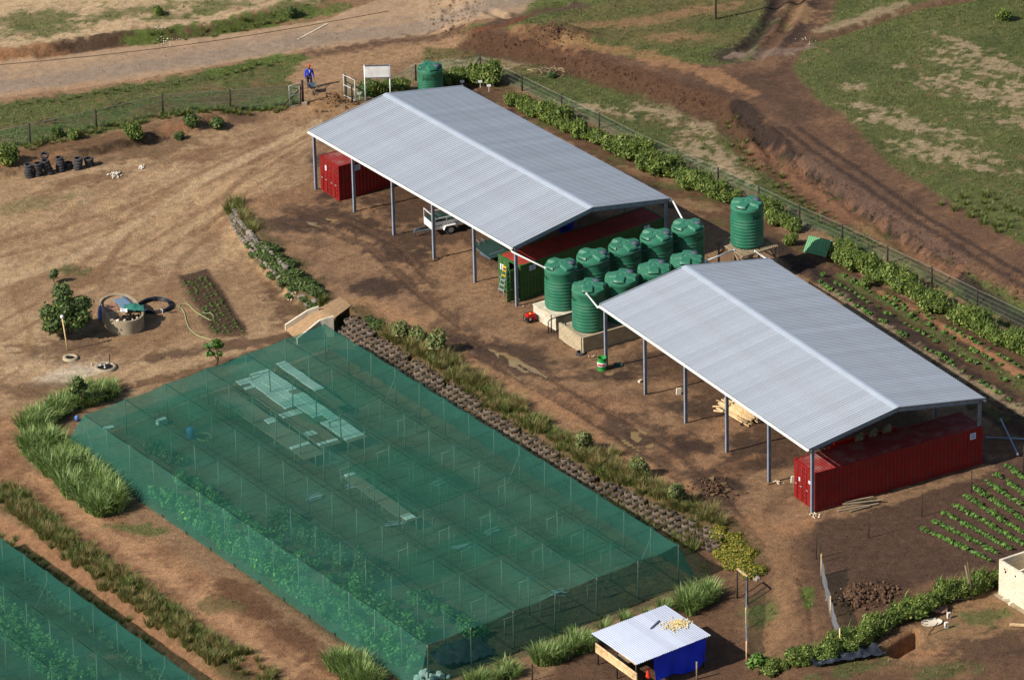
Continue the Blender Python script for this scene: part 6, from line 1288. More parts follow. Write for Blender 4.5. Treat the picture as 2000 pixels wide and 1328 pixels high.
def grassrow(px, step, s0, label, meshes, wid=.3, name='grass_bank', cat='tall grass', gap=0., rows=1, up=None):
    L = resample([G(*p) for p in px], step); o0 = Vector(L[0][0]); t = thing(name, label, cat, o0)
    for k, (a, d) in enumerate(L):
        for r_ in range(rows):
            if rnd.random() < gap: continue
            off = (r_-(rows-1)/2)*wid+rnd.gauss(0, wid*.3); x = a.x-d.y*off+rnd.gauss(0, .1); y = a.y+d.x*off+rnd.gauss(0, .1); m_ = meshes[rnd.randrange(len(meshes))]; o = linkobj('tuft', m_, t); s_ = s0*rnd.uniform(.65, 1.25); o.location = (x-o0.x, y-o0.y, float(Hat(x, y))-o0.z-.03); o.scale = (s_, s_, s_*rnd.uniform(.8, 1.15)); o.rotation_euler = (rnd.uniform(-.1, .1), rnd.uniform(-.1, .1), rnd.uniform(0, 6))
    return t
grassrow([(70, 872), (110, 905), (155, 945), (200, 985), (222, 1002)], .4, 1.1, 'big bank of silvery fodder grass left of the large net', FOD, .55, rows=4)
grassrow([(215, 770), (170, 785), (120, 800), (80, 822), (62, 850)], .5, .95, 'curved bank of fodder grass at the net top left corner', FOD, .5, rows=3)
grassrow([(660, 1300), (690, 1318), (720, 1345)], .45, .95, 'clump of fodder grass at the bottom edge by the red path', FOD, .5, rows=3); grassrow([(930, 1340), (985, 1318), (1010, 1310)], .5, .8, 'fodder grass at the front of the net by the bottom edge', FOD, .45, rows=2)
grassrow([(1060, 1295), (1090, 1285), (1130, 1268), (1160, 1255)], .45, .95, 'fodder grass between the net and the tin shack', FOD, .45, rows=2); grassrow([(1175, 1232), (1230, 1212), (1290, 1195), (1330, 1185)], .6, .7, 'thin fodder grass behind the tin shack', FOD, .4, rows=1, gap=.15); grassrow([(1340, 1192), (1365, 1180), (1395, 1165)], .42, .95, 'fodder grass at the right corner of the net', FOD, .45, rows=2)
grassrow([(-10, 955), (60, 1005), (130, 1060), (210, 1120)], .42, .95, 'grass strip on the bank edge, upper left part', TUFT+GTUFT, .45, rows=4, cat='grass strip'); grassrow([(225, 1130), (300, 1185), (370, 1240), (440, 1290)], .42, 1., 'grass strip on the bank edge, middle part', TUFT+GTUFT, .45, rows=4, cat='grass strip'); grassrow([(440, 1270), (500, 1310), (560, 1345)], .5, .9, 'thin grass strip on the bank edge at the bottom', TUFT+GTUFT, .5, rows=3, gap=.3, cat='grass strip')
grassrow([(-10, 1045), (80, 1105), (190, 1185), (320, 1285)], .6, .6, 'dark weeds in the ditch beside the lower left net', GTUFT, .3, rows=2, gap=.3, cat='weeds')
grassrow([(457, 398), (468, 425), (480, 445), (492, 462)], .4, 1., 'mixed dry and green grass at the top of the yard bank', WILD+GTUFT, .4, rows=2); grassrow([(625, 592), (632, 598)], .4, 1.1, 'single bright grass tuft at the ramp head', GTUFT, .3, rows=2, cat='grass tuft'); grassrow([(668, 628), (676, 632)], .4, 1., 'grass tuft right of the ramp top', GTUFT, .3, rows=2, cat='grass tuft')
strips = [((740, 660), (800, 690), (860, 732), 'first'), ((870, 740), (930, 785), (990, 825), 'second'), ((1000, 835), (1060, 870), (1120, 915), 'third'), ((1130, 920), (1190, 952), (1250, 985), 'fourth'), ((1260, 990), (1320, 1020), (1372, 1050), 'fifth')]
for a, b_, c, nm_ in strips: grassrow([(p[0]+13, p[1]-8) for p in (a, b_, c)], .34, .92, f'scrubby grass on top of the tyre wall, {nm_} stretch from the ramp', TUFT[:4]+GTUFT+WILD[:2], .46, rows=6, gap=.14, cat='scrub grass')
for a, b_, nm_ in (((760, 640), (850, 680), 'by the ramp end'), ((1150, 885), (1260, 950), 'beside the long puddle'), ((1280, 950), (1400, 1030), 'beside the mud heap')): grassrow([a, b_], .6, .85, f'straggly weeds behind the tyre wall, {nm_}', WILD+TUFT, .6, rows=2, gap=.25, cat='weeds')
for k, (x, y, s_) in enumerate(((850, 690, 1.2), (1140, 880, 1.), (1250, 930, 1.), (820, 672, .9), (1325, 985, .9), (780, 662, .9))): bush(x, y, s_, ['feathery green bush standing out of the scrub by the ramp', 'green bush in the scrub at mid tyre wall', 'green bush in the scrub beside the lower puddle', 'pale bush left of the feathery one', 'bush in the scrub by the mud heap', 'low bush in the scrub near the tyre wall head'][k], FEA, z=1.15)
for x, y, s_, lb in ((1870, 622, 1.4, 'pale upright grass tuft against the thick hedge'), (1950, 665, 1.1, 'grey-green tuft against the right edge hedge')): grassrow([(x, y), (x+8, y+5)], .4, s_, lb, WILD, .2, cat='grass tuft')
grassrow([(1880, 390), (1930, 420), (1990, 450)], .7, .8, 'taller yellow-green grass in the right field', GTUFT, .9, rows=4, gap=.3); grassrow([(1200, 900-15), (1210, 905-15)], .5, .8, 'grass tuft on the scrub edge above the tyres', WILD, .3, cat='grass tuft'); grassrow([(1008, 790), (1025, 800)], .5, .8, 'yellowish wisp of weeds at the yard edge', WILD, .3, rows=2, cat='weeds'); grassrow([(930, 745), (945, 755)], .5, 1., 'wispy tall weeds beside the rut', WILD, .3, rows=2, cat='weeds')
grassrow([(-40, 302), (60, 284), (190, 256), (320, 228), (450, 216), (580, 206)], .4, .6, 'band of weeds growing along the foot of the verge fence', GTUFT+TUFT[:2], .45, rows=3, gap=.25, cat='weeds'); grassrow([(40, 208), (230, 180), (420, 152), (540, 118)], .7, .5, 'broken line of roadside grass tufts', GTUFT, .5, rows=2, gap=.35, cat='weeds')
grassrow([(300, 84), (380, 74), (450, 62), (560, 36)], .6, .5, 'weeds under the far roadside bank', GTUFT+TUFT[:2], .5, rows=2, gap=.3, cat='weeds'); grassrow([(1425, 240), (1450, 300), (1520, 360), (1620, 435), (1720, 490)], .6, .55, 'weeds at the foot of the track bank', GTUFT+WILD[:1], .6, rows=2, gap=.35, cat='weeds')
# ================================================================== TREES
def tree(px, py, h, crown, n, leaf, label, seed, cols=LEAFD, trunks=1, name='tree', cat='tree'):
    g = G(px, py); t = thing(name, label, cat, g); r_ = random.Random(seed); mb = MB()
    for k in range(trunks):
        a0 = r_.uniform(0, 6.28); b_ = (0.25*math.cos(a0)*(trunks > 1), .25*math.sin(a0)*(trunks > 1), -.1); tip = Vector((math.cos(a0)*.35*h*.4, math.sin(a0)*.35*h*.4, h*.6)); r0 = .03+.025*h/trunks**.5
        mb.tube([b_, tuple(Vector(b_).lerp(tip, .5)+Vector((r_.uniform(-.1, .1), r_.uniform(-.1, .1), 0))), tuple(tip)], [r0, r0*.7, r0*.4], 7)
        for j in range(4): q = crown[r_.randrange(len(crown))]; st = Vector(b_).lerp(tip, r_.uniform(.5, 1)); mb.tube([tuple(st), tuple(st.lerp(Vector(q[:3]), .6)+Vector((0, 0, -.05))), tuple(q[:3])], [r0*.5, r0*.32, r0*.15], 5)
    mb.build('trunk', 'plant_stem', t); V, F, C = leafcloud(crown, n, leaf, cols, seed); linkobj('crown', npmesh('crown', V, F, 'foliage', C), t); return t
r_ = random.Random(4); cr = [(r_.uniform(-1.2, 1.2), r_.uniform(-1., 1.), r_.uniform(.9, 2.4), r_.uniform(.5, .8), r_.uniform(.5, .8), r_.uniform(.4, .6)) for _ in range(16)]+[(-.2, .3, 2.9, .7, .6, .45), (-.3, .9, 3.0, .55, .55, .4)]
tree(132, 655, 2.6, cr, 8000, .16, 'bushy dark green tree left of the concrete trough', 51, trunks=3)
tree(106, 552, .9, [(0, 0, .6, .28, .28, .28), (.1, 0, .8, .2, .2, .2)], 350, .13, 'tiny sapling alone above the bushy tree', 52, name='sapling', cat='sapling'); tree(104, 640, 1., [(0, 0, .8, .3, .3, .3), (.2, 0, .95, .2, .2, .2)], 300, .14, 'small sapling at the left foot of the bushy tree', 53, name='sapling', cat='sapling')
tree(156, 798, 2.2, [(0, 0, 1.9, .35, .35, .3), (.25, .1, 1.5, .3, .3, .25), (-.3, 0, 1.4, .3, .3, .25), (0, 0, 1.2, .25, .25, .2)], 600, .17, 'thin sapling standing in the curved fodder grass', 54, name='sapling', cat='sapling')
tree(421, 716, 1.7, [(0, 0, 1.6, .3, .3, .1), (.35, .1, 1.45, .28, .2, .08), (-.4, 0, 1.5, .3, .2, .08), (.1, .2, 1.7, .3, .25, .08), (-.3, -.1, 1.0, .28, .2, .08), (.3, 0, .95, .2, .2, .07)], 260, .26, 'small flat-topped papaya at the back edge of the net', 55, SEED_C, name='papaya_plant', cat='plant')
tree(1480, 1318, 1.3, [(0, 0, 1.1, .35, .35, .3), (.3, 0, .8, .3, .3, .3), (-.3, .1, .7, .3, .3, .3)], 350, .2, 'open leafy sapling at the left end of the lower right hedge', 56, SEED_C, name='sapling', cat='sapling')
# brushwood heap and dark weed clumps
g = G(1075, 143); t = thing('brush_heap', 'heap of dry pale branches in the grass behind the fence', 'brush heap', g)
for k in range(80):
    a = rnd.uniform(0, 6.28); q = rnd.uniform(0, 1.)**.5; L = rnd.uniform(.4, 1.1); p = Vector((q*math.cos(a)*1.5, q*math.sin(a)*.9, rnd.uniform(.03, .45)*(1.1-q))); d = Vector((rnd.uniform(-1, 1), rnd.uniform(-1, 1), rnd.uniform(-.1, .25))).normalized(); mb = MB(); mb.tube([p-d*L/2, p+Vector((0, 0, .05)), p+d*L/2], [.018, .015, .006], 4); mb.build('branch', ['wood_grey', 'plant_stem', 'wood_pale', 'wood_grey'][k % 4], t)
bush(1078, 152, .6, 'dark dead bush under the brushwood heap', SHRUBD)
for x, y, lb in ((95, 238, 'brown twig pile in the verge near the first fence post'), (230, 208, 'brown twig pile in the verge by the third post')):
    g = G(x, y); t = thing('twig_pile', lb, 'twig pile', g)
    for k in range(22): p = Vector((rnd.gauss(0, .45), rnd.gauss(0, .3), rnd.uniform(.02, .2))); a = rnd.uniform(0, 6.28); L = rnd.uniform(.3, .8); mb = MB(); mb.tube([p, p+Vector((math.cos(a)*L, math.sin(a)*L, rnd.uniform(-.02, .12)))], .02, 4); mb.build('twig', 'plant_stem', t)
# ================================================================== FENCES
def fence(px, tops, label, mesh=True, hts=None, wires=4, top=None, wirem='wire', postm='wood_dark', r=.07, meshm='wire_mesh'):
    pts = [G(*p) for p in px]; o0 = pts[0]; t = thing('fence', label, 'fence', o0); h = tops
    for k, p in enumerate(pts): q = p-o0; mb = MB(); mb.tube([(q.x, q.y, q.z-.3), (q.x+rnd.uniform(-.03, .03), q.y, q.z+h)], [r, r*.9], 7); mb.build('post', postm, t)
    for i in range(wires):
        z = h*(.12+.84*i/(max(wires-1, 1))); mb = MB(); mb.tube([p-o0+Vector((0, 0, z)) for p in pts], .006 if i < wires-1 else .012, 4); mb.build('wire', wirem, t)
    if mesh:
        for a, b_ in zip(pts[:-1], pts[1:]):
            mb = MB(); a, b_ = a-o0, b_-o0; mb.add([a+Vector((0, 0, .05)), b_+Vector((0, 0, .05)), b_+Vector((0, 0, h*.96)), a+Vector((0, 0, h*.96))], [(0, 1, 2, 3)]); mb.build('mesh_panel', meshm, t)
    return t
fence([(-80, 310), (59, 281), (189, 253), (318.5, 224), (450.5, 214), (587, 204)], 1.55, 'wire fence with dark wooden posts along the grassy verge')
fence([(938, 138), (1020, 178), (1096.7, 216), (1170.5, 251), (1245.5, 290), (1324, 323), (1403, 358), (1482, 395), (1561.7, 433), (1645.5, 470), (1733.4, 513), (1820, 553), (1909, 597), (2010, 645), (2100, 690)], 1.2, 'long wire mesh fence behind the hedge on the right', meshm='green_wire')
fence([(688, 200), (762, 182), (812, 158), (938, 138)], 1.25, 'short stretch of wire fence between the gate and the fence corner')
g = G(938, 138); t = thing('corner_brace', 'dark diagonal struts bracing the fence corner post', 'strut', g)
for dx, dy in ((-.7, -.1), (.75, -.25)): mb = MB(); mb.tube([(dx, dy, 0), (0, 0, 1.0)], .045, 6); mb.build('strut', 'wood_dark', t)
g = G(587, 204); t = thing('gate_post', 'thick dark gate post with diagonal brace left of the walking man', 'gate post', g+Vector((.18, 0, 0))); mb = MB(); mb.tube([(0, 0, -.3), (0, 0, 1.85)], .085, 8); mb.build('post', 'wood_dark', t); mb = MB(); mb.tube([(-1.4, -.25, .05), (-.02, 0, 1.3)], .05, 6); mb.build('brace', 'wood_dark', t); mb = MB(); mb.box((.1, -.12, .1), (.4, .3, .2)); mb.build('footing', 'concrete', t)
# open gate leaf left: white tube frame
def gate(p0, p1, h, label, tilt=0.):
    a, b_ = G(*p0), G(*p1); t = thing('gate', label, 'gate', a); d = b_-a; d.z = 0
    for q in (Vector((0, 0, 0)), d): mb = MB(); mb.tube([q+Vector((0, 0, .12)), q+Vector((0, 0, h))], .02, 6); mb.build('stile', 'galv' if 'folded' in label else 'white_paint', t)
    for z in (.14, h*.55, h-.02): mb = MB(); mb.tube([Vector((0, 0, z)), d+Vector((0, 0, z))], .02, 6); mb.build('rail', 'galv' if 'folded' in label else 'white_paint', t)
    mb = MB(); mb.add([(0, 0, .14), (d.x, d.y, .14), (d.x, d.y, h), (0, 0, h)], [(0, 1, 2, 3)]); mb.build('mesh_panel', 'wire_mesh', t)
gate((672, 190), (694, 203), 1.75, 'white tubular gate leaf standing open right of the man'); gate((566, 212), (586, 206), 1.75, 'wire gate leaf folded back on the left gate post')
g = G(676, 192); t = thing('gate_post', 'thick dark gate post behind the white gate leaf', 'gate post', g); mb = MB(); mb.tube([(0, .1, -.3), (0, .1, 1.8)], .08, 8); mb.build('post', 'wood_dark', t); mb = MB(); mb.tube([(0, .1, 1.25), (1.2, -.1, .6)], .05, 6); mb.build('brace', 'wood_dark', t)
# signboard
A, B = G(714, 197), G(763, 199); t = thing('signboard', 'blank white signboard on two pale posts by the gate', 'signboard', A); d = B-A; d.z = 0; u = d.normalized(); n_ = Vector((u.y, -u.x, 0)); H_ = 2.75
for q in (Vector((0, 0, 0)), d): mb = MB(); mb.tube([q+Vector((0, 0, -.3)), q+Vector((0, 0, H_))], .05, 8); mb.build('post', 'white_paint', t)
c = d/2+Vector((0, 0, H_-.5)); mb = MB(); mb.bar(c-u*(d.length/2-.04)+n_*.04, c+u*(d.length/2-.04)+n_*.04, .04, .92, (0, 0, 1)); mb.build('panel', 'white_paint', t)
for z in (H_-.03, H_-.97): mb = MB(); mb.bar(Vector((0, 0, z))+n_*.05, d+Vector((0, 0, z))+n_*.05, .07, .06, (0, 0, 1)); mb.build('rail', 'slate', t)
# little plant markers
for k, (x, y) in enumerate(((903, 172), (938, 172), (955, 180), (702, 195))):
    g = G(x, y); t = thing('plant_marker', ['white plant marker at the shed roof corner', 'white plant marker under the corner hedge, middle one', 'white plant marker under the corner hedge, lowest one', 'white plant marker beside the gate hedge'][k], 'plant marker', g, 0, 'white plant markers'); mb = MB(); mb.bar((0, 0, 0), (0, 0, .45), .035, .035); mb.build('stake', 'white_paint', t); mb = MB(); mb.box((0, -.02, .5), (.3, .03, .18)); mb.build('plate', 'white_paint', t)
# stakes on the right: individual thin posts
for k, (x, y, h) in enumerate(((1697, 1050, 1.6), (1800, 1009, 1.6), (1897, 962, 1.55), (1998, 925, 1.9), (1594, 1092, 1.75), (1602, 1100, 1.25))):
    g = G(x, y); mb = MB(); mb.tube([(0, 0, -.2), (rnd.uniform(-.04, .04), 0, h)], .035, 6); o = mb.build('fence_post', 'wood_dark'); o.location = g; tag(o, ['thin dark stake in the bare plot below the red container', 'thin dark stake at the left end of the crop rows', 'thin dark stake above the crop rows', 'thin dark stake at the right edge', 'thin dark stake behind the grey netting, taller one', 'short dark stake at the head of the grey netting'][k], 'stake', 'thin stakes round the bare plot')
# strips of grey netting on poles
def netstrip(top, basez, label, polepx):
    pts = [G(*p) for p in polepx]; o0 = pts[0]; t = thing('netting_screen', label, 'netting', o0)
    for p, h in zip(pts, top): q = p-o0; mb = MB(); mb.tube([(q.x, q.y, q.z-.2), (q.x, q.y, q.z+h)], .04, 6); mb.build('post', 'wood_dark' if h > 1.6 else 'wood_pale', t)
    mb = MB(); vs = []; N = 10
    for (p, h), (p2, h2) in zip(zip(pts[:-1], top[:-1]), zip(pts[1:], top[1:])):
        for i in range(N+1):
            q = (p-o0).lerp(p2-o0, i/N); hh = h+(h2-h)*i/N; sg = .12*math.sin(math.pi*i/N); b0 = len(vs); 
            for k in range(4): vs.append((q.x+.05*math.sin(i*2+k), q.y, q.z+.12+(hh-.2-sg)*k/3))
    M_ = len(vs)//4; mb.smooth = True; mb.add(vs, [(4*i+k, 4*i+4+k, 4*i+5+k, 4*i+1+k) for i in range(M_-1) for k in range(3)]); mb.build('netting', 'grey_net', t)
netstrip([1.5, 1.4, 1.4], 0, 'sagging grey netting strung between poles in the lower right', [(1604, 1125), (1622, 1205), (1640, 1268)]); netstrip([1.7, 1.5, 1.3], 0, 'narrow grey netting strip on poles right of the tin shack', [(1458, 1170), (1457, 1230), (1458, 1290)])
A, B = G(1440, 1168), G(1460, 1180); t = thing('pole_frame', 'pale topped pole frame at the netting strip head', 'frame', A); d = B-A; d.z = 0
for q in (Vector((0, 0, 0)), d): mb = MB(); mb.tube([q+Vector((0, 0, -.2)), q+Vector((0, 0, 1.95))], .05, 6); mb.build('post', 'wood_dark', t)
mb = MB(); mb.bar(Vector((0, 0, 1.98)), d+Vector((0, 0, 1.98)), .12, .06); mb.build('lintel', 'wood_pale', t)
for k, (x0, y0, x1, y1, h) in enumerate(((1900, 1170, 1885, 1100, 0), (1901, 1172, 1890, 1092, 0))):
    g = G(x0, y0); mb = MB(); mb.tube([g+Vector((0, 0, -.1)), g+Vector((-.45+.1*k, .3, 2.1+.3*k))], .05, 6); tag(mb.build('leaning_pole', 'wood_grey' if k == 0 else 'plant_stem'), ['pale leaning pole in the hedge by the block building', 'brown leaning pole in the hedge by the block building'][k], 'pole')
# ================================================================== TIN SHACK
zr = 1.02; C0, C1, C2, C3 = Vector(P(1155, 1237, zr)), Vector(P(1299.7, 1181, zr+.12)), Vector(P(1386.5, 1235, zr+.12)), Vector(P(1240, 1299, zr)); gz = -.93
t = thing('tin_shack', 'open tin-roofed shack with blue tarpaulin wall at the bottom', 'shack', (C3.x, C3.y, gz)); o0 = Vector((C3.x, C3.y, gz))
e1 = (C1-C0); e2 = (C3-C0); Lr = e1.length; Wr = e2.length; n_sh = 9; shw = Lr/n_sh
SH = sheet_mesh('roof_sheet', shw, Wr, 4, .04, 'shack_zinc', .02, .25, .25)
xa = e1.normalized(); ya = (e2-xa*e2.dot(xa)).normalized(); za = xa.cross(ya); 
if za.z < 0: za = -za
for k in range(n_sh):
    o = linkobj('roof_sheet', SH, t); org = C0+e1*((k+.5)/n_sh)-o0; m3 = Matrix((xa, (e2.normalized()), za)).transposed(); o.matrix_local = Matrix.Translation(org+za*(.006*(k % 2))) @ m3.to_4x4()
for s_, u in ((.05, .06), (.5, .06), (.95, .06), (.05, .94), (.5, .94), (.95, .94), (.05, .5)):
    p = C0+e1*s_+e2*u-o0; mb = MB(); mb.tube([(p.x, p.y, -.3), (p.x, p.y, p.z-.05)], .05, 6); mb.build('post', 'wood_dark', t)
for u in (.05, .5, .95): a, b_ = C0+e1*.02+e2*u-o0, C0+e1*.98+e2*u-o0; mb = MB(); mb.tube([a-za*.06, b_-za*.06], .045, 6); mb.build('rafter', 'wood_pale', t)
for s_ in (.03, .97): a, b_ = C0+e1*s_+e2*.02-o0, C0+e1*s_+e2*.98-o0; mb = MB(); mb.tube([a-za*.07, b_-za*.07], .04, 6); mb.build('edge_pole', 'wood_pale', t)
for k in range(6):
    a, b_ = C0+e1*.05+e2*.03-o0, C0+e1*.05+e2*.98-o0; z = .75+.105*k; mb = MB(); mb.tube([(a.x-.05, a.y, z+rnd.uniform(-.02, .02)), (b_.x-.05, b_.y, z-.0+rnd.uniform(-.02, .02))], .05, 6); mb.build('rail_pole', 'wood_pale', t)
a, b_ = C0+e1*.28+e2*.95-o0, C0+e1*.97+e2*.95-o0; N, Mv = 40, 16; V = np.zeros((N+1, Mv+1, 3)); nn = Vector((e1.y, -e1.x, 0)).normalized(); nn = nn if nn.y < 0 else -nn
for i in range(N+1):
    s_ = i/N; p = a.lerp(b_, s_)
    for k in range(Mv+1):
        u = k/Mv; bl = .05*math.sin(s_*21+u*3)+.06*math.sin(s_*9-u*5)+.10*u; zb = .25+.12*math.sin(s_*7)+.35*max(0, s_-.75); V[i, k] = (p.x+nn.x*bl, p.y+nn.y*bl, (p.z-.12)*(1-u)+zb*u)
bq = (np.arange(N)[:, None]*(Mv+1)+np.arange(Mv)[None]).ravel(); F = np.stack([bq, bq+Mv+1, bq+Mv+2, bq+1], 1); linkobj('tarpaulin', npmesh('tarpaulin', V.reshape(-1, 3), F, 'blue_tarp', None, True), t)
a, b_ = C0+e1*.96+e2*.1-o0, C0+e1*.96+e2*.93-o0; mb = MB(); mb.add([(a.x, a.y, .3), (b_.x, b_.y, .2), (b_.x, b_.y, b_.z-.1), (a.x, a.y, a.z-.1)], [(0, 1, 2, 3)]); mb.build('side_tarpaulin', 'blue_tarp', t)
mb = MB(); a = C0+e1*.08+e2*.12-o0; mb.box((a.x+1.6, a.y, .5), (2.6, 1.2, .08), .6); mb.build('work_table', 'wood_grey', t)
p = C0+e1*.22+e2*.92; mb = MB(); mb.lathe([(0, 0), (.17, 0), (.16, .05), (.1, .3), (.05, .62), (.03, .66), (0, .66)], 14); o = mb.build('orange_cone', 'orange_red'); o.location = (p.x, p.y, gz+.6); tag(o, 'orange red container hanging at the shack corner beside the tarpaulin', 'container')
ON = rock('onion', .062, 77, 'onion', .9); pc = C0+e1*.86+e2*.52; t2 = thing('onion_heap', 'heap of pale onions drying on the tin roof', 'onions', pc+za*.03)
for k in range(170): x, y = rnd.gauss(0, .36), rnd.gauss(0, .27); o = linkobj('onion', ON, t2); q = xa*x+ya*y+za*(.03+max(0, .14-.3*math.hypot(x, y))*rnd.random()); o.location = q; o.rotation_euler = (rnd.uniform(0, 6), rnd.uniform(0, 6), 0); s_ = rnd.uniform(.7, 1.2); o.scale = (s_, s_, s_)
mb = MB(); mb.bar(Vector(P(1271, 1227, zr+.14)), Vector(P(1288, 1211, zr+.17)), .07, .07); tag(mb.build('loose_bar', 'slate'), 'dark bar lying across the tin roof', 'bar')
g = G(1361, 1326); mb = MB(); mb.tube([g+Vector((0, 0, -.2)), g+Vector((0, 0, 1.15))], .05, 6); tag(mb.build('fence_post', 'wood_grey'), 'pale post in front of the blue tarpaulin', 'post')
g = G(1040, 1328); mb = MB(); mb.tube([g+Vector((0, 0, -.2)), g+Vector((0, 0, 1.1))], .04, 6); tag(mb.build('fence_post', 'wood_dark'), 'dark post in the fodder grass left of the shack', 'post')
# ================================================================== BLOCK BUILDING
k0 = G(1952, 1160); bh_ = 2.4; yA = R(-57); yB = R(32)
t = thing('block_building', 'roofless pale block building cut by the right edge', 'building', k0-Vector((0, 0, .1)))
blockwall(t, 'block', 3.2, bh_, 'block_pale', .15, seed=8, yaw=yA, holes=()); blockwall(t, 'block', 4.4, bh_, 'block_pale', .15, seed=9, yaw=yB)
cA, sA = math.cos(yA), math.sin(yA); cB, sB = math.cos(yB), math.sin(yB)
blockwall(t, 'block', 4.4, bh_, 'block_pale', .15, seed=10, org=(1.75*cA, 1.75*sA, 0), yaw=yB); blockwall(t, 'block', 3.2, bh_+.4, 'block_pale', .15, seed=11, org=(2.2*cB, 2.2*sB, 0), yaw=yA)
blockwall(t, 'block', 4.4, bh_, 'block_pale', .15, seed=12, org=(3.2*cA, 3.2*sA, 0), yaw=yB)
for x, z in ((.55, 2.02), (.66, 1.92), (1.55, 1.98), (.62, 1.85)): mb = MB(); mb.box((x*cA-.09*sA*-1*0+sA*.079, x*sA-cA*.079, z), (.11, .012, .11), yA); mb.build('vent_hole_shade', 'shade_fill', t)  # thin dark plates painted as the shade in the wall vents
mb = MB(); mb.box((2.2*cB+1.6*cA*0, 0, 0), (.1, .1, .1)); mb = MB(); mb.box((1.6*cA+2.2*cB, 1.6*sA+2.2*sB, .05), (3.4, 4.4, .1), yA); mb.build('floor_slab', 'concrete', t); mb = MB(); mb.box((1.6*cA+sA*.2, 1.6*sA-cA*.2, .06), (3.3, .3, .2), yA); mb.build('footing', 'concrete', t)
for k, (x, y) in enumerate(((1964, 1172), (1976, 1180), (1965, 1171))):
    if k > 1: continue
    g = G(x, y); mb = MB(); mb.box((0, 0, .08), (.38, .18, .14)); o = mb.build('loose_block', 'block_pale'); o.location = g; o.rotation_euler = (0, 0, .6*k); tag(o, ['loose pale block near the building foot, left one', 'loose pale block near the building foot, right one'][k], 'block')
# ================================================================== PIT AND LITTER
for k, (x, y, lb) in enumerate(((1853, 1207, 'upright hollow block beside the pit path'), (1848, 1226, 'upright pale block nearer the pit'))):
    g = G(x, y); t = thing('hollow_block', lb, 'block', g, .4); mb = MB()
    for z in (.05, .35): mb.box((0, 0, z), (.2, .16, .07))
    for x_ in (-.08, .08): mb.box((x_, 0, .2), (.045, .16, .232))
    mb.build('shell', 'rubble', t)
g = G(1820, 1217); mb = MB(); mb.lathe([(0, .02), (.5, .02), (.62, .06), (.66, .12), (.6, .02), (0, -.02)], 14); o = mb.build('plastic_sheet', 'block_pale'); o.location = g; o.scale = (1, .7, 1); o.rotation_euler = (0, 0, .3); tag(o, 'dirty white sheet lying flat beside the lower hedge', 'sheet')
g = G(1830, 1195); V, F = cloth(12, 10, 1.2, .8, .3, 21); o = linkobj('rusty_scrap', npmesh('rusty_scrap', V, F, 'brown_board', None, True)); o.location = g+Vector((0, 0, .12)); tag(o, 'crumpled rusty scrap against the lower hedge', 'scrap')
V, F = cloth(40, 16, 4.3, 1.3, .42, 17); g = G(1655, 1287); V[:, 1] *= (.35+.65*np.clip((V[:, 0]+2.1)/3, 0, 1)); V[:, 2] = np.abs(V[:, 2])*.9+.05; o = linkobj('black_plastic_sheet', npmesh('black_plastic_sheet', V, F, 'black_sheet', None, True)); o.location = g; o.rotation_euler = (0, 0, R(22)); tag(o, 'crumpled black plastic sheet along the lower right hedge', 'plastic sheet')
p, q = G(1845, 1175), G(1905, 1168); mb = MB(); mb.bar(p+Vector((0, 0, .06)), q+Vector((0, 0, .1)), .1, .08); tag(mb.build('plank', 'wood_grey'), 'long grey pole lying under the leaning poles', 'pole')
p, q = G(1972, 1222), G(2010, 1224); mb = MB(); mb.bar(p+Vector((0, 0, .1)), q+Vector((0, 0, .1)), .2, .1); tag(mb.build('plank', 'wood_pale'), 'pale plank at the right edge below the building', 'plank')
p, q = G(1813, 1240), G(1832, 1230); mb = MB(); mb.tube([p+Vector((0, 0, .05)), q+Vector((0, 0, .5))], .03, 5); tag(mb.build('spade_handle', 'wood_dark'), 'dark tool handle leaning at the pit', 'tool')
DCL = [rock('clod', .16, k+40, 'clod_soil', .8) for k in range(4)]
pile(1668, 1168, 130, .75, DCL, 'dug heap of dark soil clods below the bare plot', 'soil heap', 'soil_heap', 1., 'clod'); pile(1722, 1160, 90, .7, DCL, 'lower spread of dark soil clods right of the dug heap', 'soil heap', 'soil_heap', .85, 'clod'); pile(1398, 955, 120, .75, DCL, 'churned mud clods beside the scrub strip', 'mud heap', 'mud_heap', .75, 'clod'); pile(1085, 62, 90, 1.3, DCL, 'row of dumped soil clods beyond the far track', 'soil heap', 'soil_heap', .6, 'clod'); pile(660, 198, 60, 1.2, DCL, 'scattered soil clods on the gate ramp', 'soil heap', 'soil_heap', .6, 'clod')
pile(1655, 1172, 7, .7, RUB, 'white scraps scattered over the dug heap', 'litter', sc_=.4); g = G(1480, 1130); o = linkobj('boulder', ROCK[1]); o.location = g; o.scale = (1.2, 1.2, 1.1); tag(o, 'brown boulder under the flowering groundcover', 'boulder')
g = G(557, 555); mb = MB(); mb.tube([(.26*math.cos(a), .1*math.sin(a*3), .3+.26*math.sin(a)) for a in [2*math.pi*i/18 for i in range(18)]], .1, 7, closed=True); o = mb.build('rusty_drum', 'dark_soil'); o.location = g; o.rotation_euler = (.5, 0, .4); tag(o, 'rusty brown rim lying against the planted bank', 'rim')
